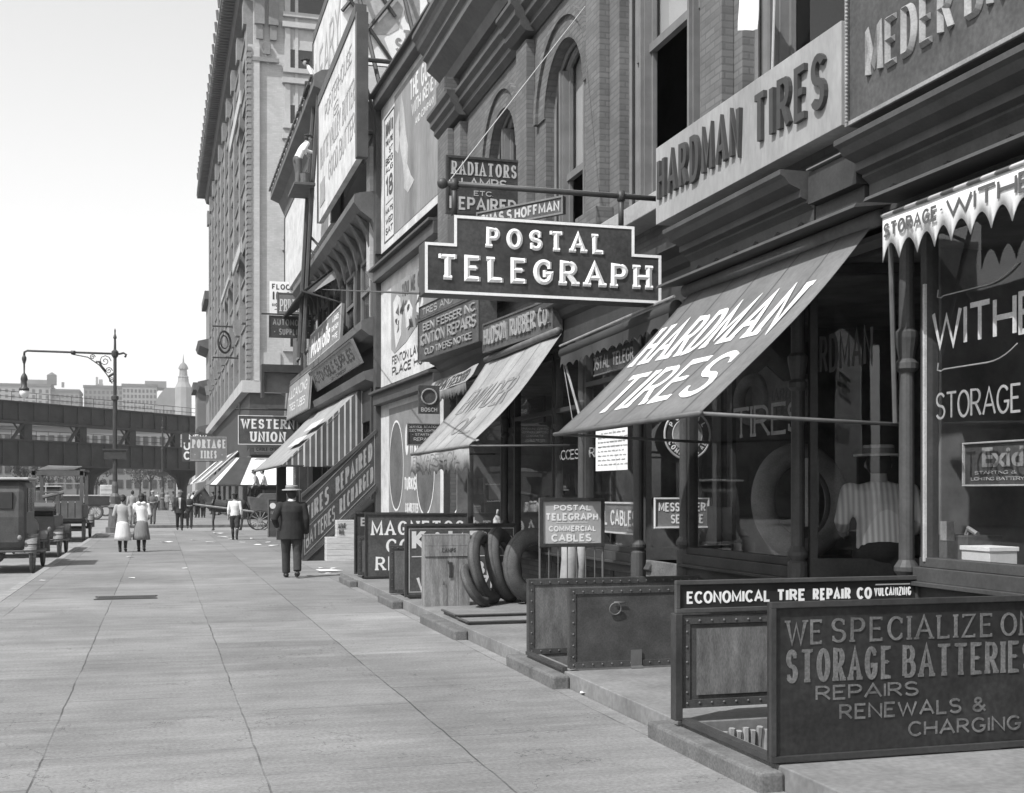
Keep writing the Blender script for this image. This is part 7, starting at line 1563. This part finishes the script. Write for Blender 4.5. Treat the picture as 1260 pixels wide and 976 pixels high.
def motorcar(label, x, y, kind, rz=0):
    r = thing('parked_car', (x, y, -.14), label, 'car', 'motor cars parked along the kerb', rz); wb, tr, Rr = 2.5, .72, .38
    mb = MB(); side = [(-.72, .55), (-.78, 1.15), (.95, 1.15), (1.0, 1.2), (1.25, 1.18), (2.3, 1.1), (2.35, .6), (1.2, .5), (-.5, .5)]
    if kind == 'sedan':
        side = [(-.8, .55), (-.86, 1.25), (-.78, 1.95), (-.6, 2.05), (1.0, 2.08), (1.12, 1.95), (1.2, 1.25), (2.3, 1.15), (2.35, .6), (1.2, .5), (-.5, .5)]
    mb.prism([(-.62, a, b) for a, b in side], (1.24, 0, 0)); mb.build('body', M['carside'], r, bevel=.15 if kind == 'sedan' else .07, local=True)
    if kind == 'sedan':
        mb = MB(); mb.box(-.68, .68, -.86, 1.15, 2.06, 2.12); mb.build('roof', M['cartop'], r, bevel=.03, local=True)
        mb = MB(); mb.box(-.36, .36, -.868, -.80, 1.42, 1.8); mb.build('rear_window', MATS['dim pane'], r, bevel=.02, local=True)
        for s in (-1, 1):
            for a, b in ((-.55, .1), (.2, .95)): mb = MB(); mb.box(s*.61, s*.632, a, b, 1.35, 1.9); mb.build('side_window', MATS['dim pane'], r, bevel=.02, local=True)
    else:
        mb = MB(); mb.box(-.58, .58, -.62, -.42, 1.12, 1.38); mb.box(-.58, .58, .25, .42, 1.1, 1.35); mb.build('seat_back', M['leather'], r, bevel=.05, local=True)
        mb = MB(); mb.prism([(-.66, -1.0, 1.28), (-.66, -1.05, 1.42), (-.66, -.6, 1.52), (-.66, -.55, 1.36)], (1.32, 0, 0)); mb.build('folded_top', M['carside'], r, bevel=.04, local=True)
        mb = MB(); bar_frame(mb, Plane((-.6, 1.1, 1.2), (1.2, 0, 0), (0, -.05, .6)), .03, .03); mb.build('windscreen', M['iron2'], r, local=True)
        mb = MB(); mb.torus((-.3, .8, 1.35), (0, -.8, .6), .19, .015, 20, 6); mb.build('steering_wheel', M['leather'], r, local=True)
    for s in (-1, 1):
        wheel(r, s*tr, -.45, Rr); wheel(r, s*tr, 2.05, Rr); fender(r, s*tr, -.45, Rr, .25, 'fender'); fender(r, s*tr, 2.05, Rr, .25, 'fender', -5, 150)
        mb = MB(); mb.box(s*tr-.14, s*tr+.14, .05, 1.6, .42, .45); mb.build('running_board', M['carside'], r, local=True)
        mb = MB(); mb.ball((s*.45, 2.5, 1.0), .13, .1, .13, 12, 8); mb.build('headlight', M['fender'], r, smooth=True, local=True)
    mb = MB(); mb.tube([(-.7, -.45, Rr), (.7, -.45, Rr)], .04, 8); mb.ball((0, -.45, Rr), .14, .12, .14); mb.tube([(-.6, -.9, .5), (.6, -.9, .5)], .025, 6); mb.tube([(-.7, 2.05, Rr), (.7, 2.05, Rr)], .03, 8); mb.build('axle', M['carside'], r, local=True)
    mb = MB(); mb.ball((.5, -.9, .8), .05, .05, .06, 8, 6); mb.build('tail_lamp', M['fender'], r, local=True)
    return r
w0 = onZ(40, 705, -.14); motorcar('dark closed sedan with pale roof, nearest at the kerb', w0.x-.72, w0.y+.45, 'sedan')
w0 = onZ(73, 686, -.14); motorcar('dark open touring car with its top folded, second along the kerb', w0.x-.72, w0.y+.45, 'open')
# open cab truck
w0 = onZ(103, 667, -.14); x, y = w0.x-.85, w0.y+.5
r_ = thing('parked_truck', (x, y, -.14), 'open cab truck with a bare roof frame and slatted tailboard, third at the kerb', 'truck')
mb = MB(); mb.box(-.85, .85, -1.1, 2.0, .75, .86); mb.box(-.8, .8, 2.0, 4.2, .6, .75); mb.box(-.45, .45, 3.2, 4.3, .75, 1.35); mb.box(-.8, .8, 2.6, 2.75, .76, 1.5); mb.build('chassis', M['car'], r_, bevel=.02, local=True)
mb = MB()
for i in range(7): mb.box(-.83+i*.24, -.83+i*.24+.21, -1.14, -1.1, .86, 1.5)
mb.box(-.85, -.81, -1.1, 2.0, .87, 1.35); mb.box(.81, .85, -1.1, 2.0, .87, 1.35); mb.build('slatted_side', M['cartwood'], r_, local=True)
mb = MB()
for sx in (-.8, .8):
    for yy in (-.9, 2.2): mb.box(sx-.06, sx+.06, yy-.06, yy+.06, .8, 2.55)
mb.box(-.9, -.76, -1.0, 2.35, 2.552, 2.62); mb.box(.76, .9, -1.0, 2.35, 2.552, 2.62); mb.box(-.86, .86, -.96, -.84, 2.4, 2.55); mb.box(-.75, .75, .6, .7, 2.552, 2.61); mb.box(-.8, .8, 2.14, 2.26, 2.4, 2.55); mb.build('roof_frame', M['cartwood'], r_, local=True)
mb = MB(); mb.prism([(-.7, -.5, 2.6), (.5, -.2, 2.62), (.75, -.1, 2.72), (-.4, -.3, 2.74)], (0, .35, .03)); mb.tube([(-.5, -.9, 1.62), (.2, -.9, 1.8)], .07, 7); mb.build('rolled_curtain', M['canvas'], r_, local=True)
mb = MB(); bar_frame(mb, Plane((-.7, 2.5, 1.4), (1.4, 0, 0), (0, -.05, .75)), .04, .03); mb.build('windscreen', M['cream'], r_, local=True)
for s in (-1, 1): wheel(r_, s*.85, -.5, .45, .1); wheel(r_, s*.85, 3.6, .42, .09); fender(r_, s*.85, 3.6, .42, .3, 'fender', 0, 160)
mb = MB(); mb.tube([(-.85, -.5, .45), (.85, -.5, .45)], .06, 8); mb.tube([(-.85, 3.6, .42), (.85, 3.6, .42)], .05, 8); mb.build('axle', M['carside'], r_, local=True)
# lorry crossing broadside
Y = 84; xr = Xy(135, Y); xl = Xy(96, Y)
r_ = thing('lorry', ((xl+xr)/2, Y, -.14), 'flat bed lorry crossing broadside beyond the lamp post', 'truck'); dx = (xr-xl)/2
mb = MB(); mb.box(-dx-1.5, dx, 0, 1.9, .95, 1.15); mb.box(-dx-1.5, dx, -.02, -.001, 1.0, 1.55); mb.build('bed', M['car'], r_, local=True); mb = MB(); mb.box(-dx-1.5, dx+.05, -.06, 1.95, 1.56, 1.63); mb.build('bed_rail', M['letgrey2'], r_, local=True)
mb = MB(); mb.box(-dx-3.4, -dx-1.6, 0, 1.8, .8, 2.2); mb.build('cab', M['carside'], r_, bevel=.1, local=True)
for xx in (Xy(117, Y)-(xl+xr)/2, -dx-2.6):
    mb = MB(); mb.torus((xx, .1, .52), (0, 1, 0), .45, .08, 28, 8); t_ = mb.build('wheel', M['rubber2'], r_, smooth=True, local=True); mb = MB(); mb.torus((xx, .1, .52), (0, 1, 0), .34, .04, 24, 6); mb.disc((xx, .02, .52), (0, 1, 0), .09, .16, 12)
    for k in range(10): a = 6.283*k/10; mb.tube([(xx, .1, .52), (xx+.36*math.cos(a), .1, .52+.36*math.sin(a))], .03, 5)
    mb.build('spokes', M['spoke'], t_, local=True)
Y = 96; xl, xr = Xy(123, Y), Xy(139, Y); r_ = thing('delivery_van', ((xl+xr)/2, Y, -.14), 'small pale panelled van beyond the flat bed lorry, left of the lamp post', 'van'); dx = (xr-xl)/2
mb = MB(); mb.box(-dx, dx, 0, 3.0, .9, 2.35); mb.build('box_body', M['white_old'], r_, bevel=.05, local=True); mb = MB()
for i in range(4): mb.box(-dx+.02, dx-.02, -.02, -.002, 1.0+i*.33, 1.05+i*.33)
mb.build('side_battens', M['letgrey2'], r_, local=True); mb = MB(); mb.box(dx, dx+.9, .2, 2.8, .7, 1.5); mb.build('bonnet', M['car'], r_, local=True)
for xx in (-dx+.4, dx+.5):
    mb = MB(); mb.torus((xx, .1, .42), (0, 1, 0), .36, .07, 24, 8); mb.build('wheel', M['rubber2'], r_, smooth=True, local=True)
# far parked motor car left
Y = 60; motorcar('dark motor car farther along the kerb, beyond the open cab truck', Xy(60, 66), 66, 'sedan')
# horse and wagon
Y = 58.0
hx = Xy(277, Y)
r_ = thing('horse', (hx, Y, -.14), 'dark harnessed horse standing before the wagon at the crossing, facing left', 'horse', None, R(90))
mb = MB()   # local: faces +Y
mb.tube([(0, -.75, 1.22), (0, -.4, 1.2), (0, .1, 1.14), (0, .5, 1.2), (0, .7, 1.25)], [.24, .3, .29, .3, .22], 14, True)
mb.tube([(0, .62, 1.3), (0, .85, 1.55), (0, 1.02, 1.85)], [.22, .16, .11], 12, True); mb.tube([(0, 1.0, 1.9), (0, 1.2, 1.75), (0, 1.42, 1.5)], [.12, .105, .06], 12, True)
for s in (-1, 1):
    mb.tube([(s*.05, .97, 1.96), (s*.07, .96, 2.12)], [.04, .008], 6)
    mb.tube([(s*.15, .55, 1.1), (s*.15, .5, .78), (s*.15, .54, .45), (s*.15, .52, .1)], [.13, .075, .05, .04], 10); mb.tube([(s*.15, .52, .12), (s*.15, .56, 0)], [.05, .07], 8)
    mb.tube([(s*.16, -.6, 1.15), (s*.16, -.52, .85), (s*.16, -.78, .55), (s*.16, -.72, .1)], [.2, .11, .055, .042], 10); mb.tube([(s*.16, -.72, .12), (s*.16, -.66, 0)], [.05, .07], 8)
remesh(mb, 'body', M['horse'], r_, .03, 2)
mb = MB(); mb.tube([(0, -.95, 1.3), (0, -1.1, 1.1), (0, -1.12, .65)], [.05, .09, .03], 8); mb.build('tail', M['hair'], r_, smooth=True, local=True)
mb = MB(); mb.tube([(0, .7, 1.55), (0, .86, 1.8), (0, .98, 2.0)], [.04, .06, .05], 6); mb.build('mane', M['hair'], r_, smooth=True, local=True)
mb = MB(); mb.torus((0, .6, 1.25), (0, 1, .3), .3, .05, 20, 6); mb.torus((0, -.05, 1.15), (0, 1, 0), .31, .02, 20, 6); mb.build('harness', M['leather'], r_, local=True)
wx0 = Xy(308, Y)
r_ = thing('wagon', (wx0+1.0, Y, -.14), 'light horse drawn delivery wagon at the crossing with two men on the seat', 'wagon')
mb = MB(); mb.prism([(-1.0, -.6, .95), (-1.1, -.6, 1.6), (-.7, -.6, 1.55), (-.5, -.6, 1.75), (1.6, -.6, 1.75), (1.6, -.6, .85), (-.6, -.6, .85)], (0, 1.2, 0)); mb.build('box', M['cartwood'], r_, bevel=.03, local=True)
mb = MB(); mb.box(-.4, .4, -.58, .58, 1.752, 1.9); mb.build('seat', M['leather'], r_, local=True)
mb = MB(); mb.tube([(-.9, -.62, .9), (-3.6, -.5, 1.25)], .045, 6); mb.tube([(-.9, .62, .9), (-3.6, .5, 1.25)], .045, 6); mb.build('shaft', M['letgrey'], r_, local=True)
for xx, rr in ((-.6, .5), (1.2, .6)):
    for s in (-1, 1):
        mb = MB(); mb.torus((xx, s*.68, rr), (0, 1, 0), rr-.03, .03, 30, 6); t_ = mb.build('wheel', M['dark2'], r_, local=True); mb = MB(); mb.disc((xx, s*.68-.08, rr), (0, 1, 0), .08, .16, 12)
        for k in range(12): a = 6.283*k/12; mb.tube([(xx, s*.68, rr), (xx+(rr-.04)*math.cos(a), s*.68, rr+(rr-.04)*math.sin(a))], .018, 5)
        mb.build('spokes', M['letgrey'], t_, local=True)
person('wagon driver in a pale shirt on the wagon seat, left of the two', (Xy(317, Y), Y-.25, 1.02), R(85), 1.7, 'shirt', 'blouse', 'knickers', 'suit2', 'cap', 'suit2', stride=.02, arms=('fwd', 'fwd'), vox=.026, lean=.25, feet=False, sit=True)
person('man in a white shirt on the wagon seat, right of the two', (Xy(327, Y), Y+.2, 1.05), R(85), 1.7, 'shirt', 'shirt', 'knickers', 'suit2', 'cap', 'suit2', stride=.02, arms=('fwd', 'fwd'), vox=.026, lean=.2, feet=False, sit=True)
# small standing board by the post
Y = 45.5; pl = planeY(Y, Xy(330, Y), Xy(344, Y), 0.0, onY(330, 614, Y).z)
r_ = board('pavement_sign', 'narrow dark pavement board with a round pale emblem beside the straw hatted man', 'sign', pl, M['signdark2'], .25, .03, M['mid']); mb = MB(); mb.disc(pl.p(.4, .82, .002), (0, -1, 0), .11, .006); mb.build('emblem', M['white'], r_); lettering(pl, [('TIRES', .2, .6, .8, .68), ('OPEN', .2, .42, .8, .5)], M['letgrey'], r_, wt=.18)
# ================================================================== HAZE
HAZE = True
if HAZE:
    mb = MB(); mb.box(-170, 170, -30, 960, -1.2, 112); o = mb.build('haze', M['white']); o['kind'] = 'stuff'
    hm = bpy.data.materials.new('haze'); hm.use_nodes = True; n = hm.node_tree; n.nodes.clear(); out_ = n.nodes.new('ShaderNodeOutputMaterial'); pv = n.nodes.new('ShaderNodeVolumePrincipled')
    pv.inputs['Color'].default_value = (.95, .95, .95, 1); pv.inputs['Density'].default_value = .0004; pv.inputs['Anisotropy'].default_value = .3
    n.links.new(pv.outputs[0], out_.inputs['Volume']); o.data.materials.clear(); o.data.materials.append(hm)
    o.visible_shadow = True
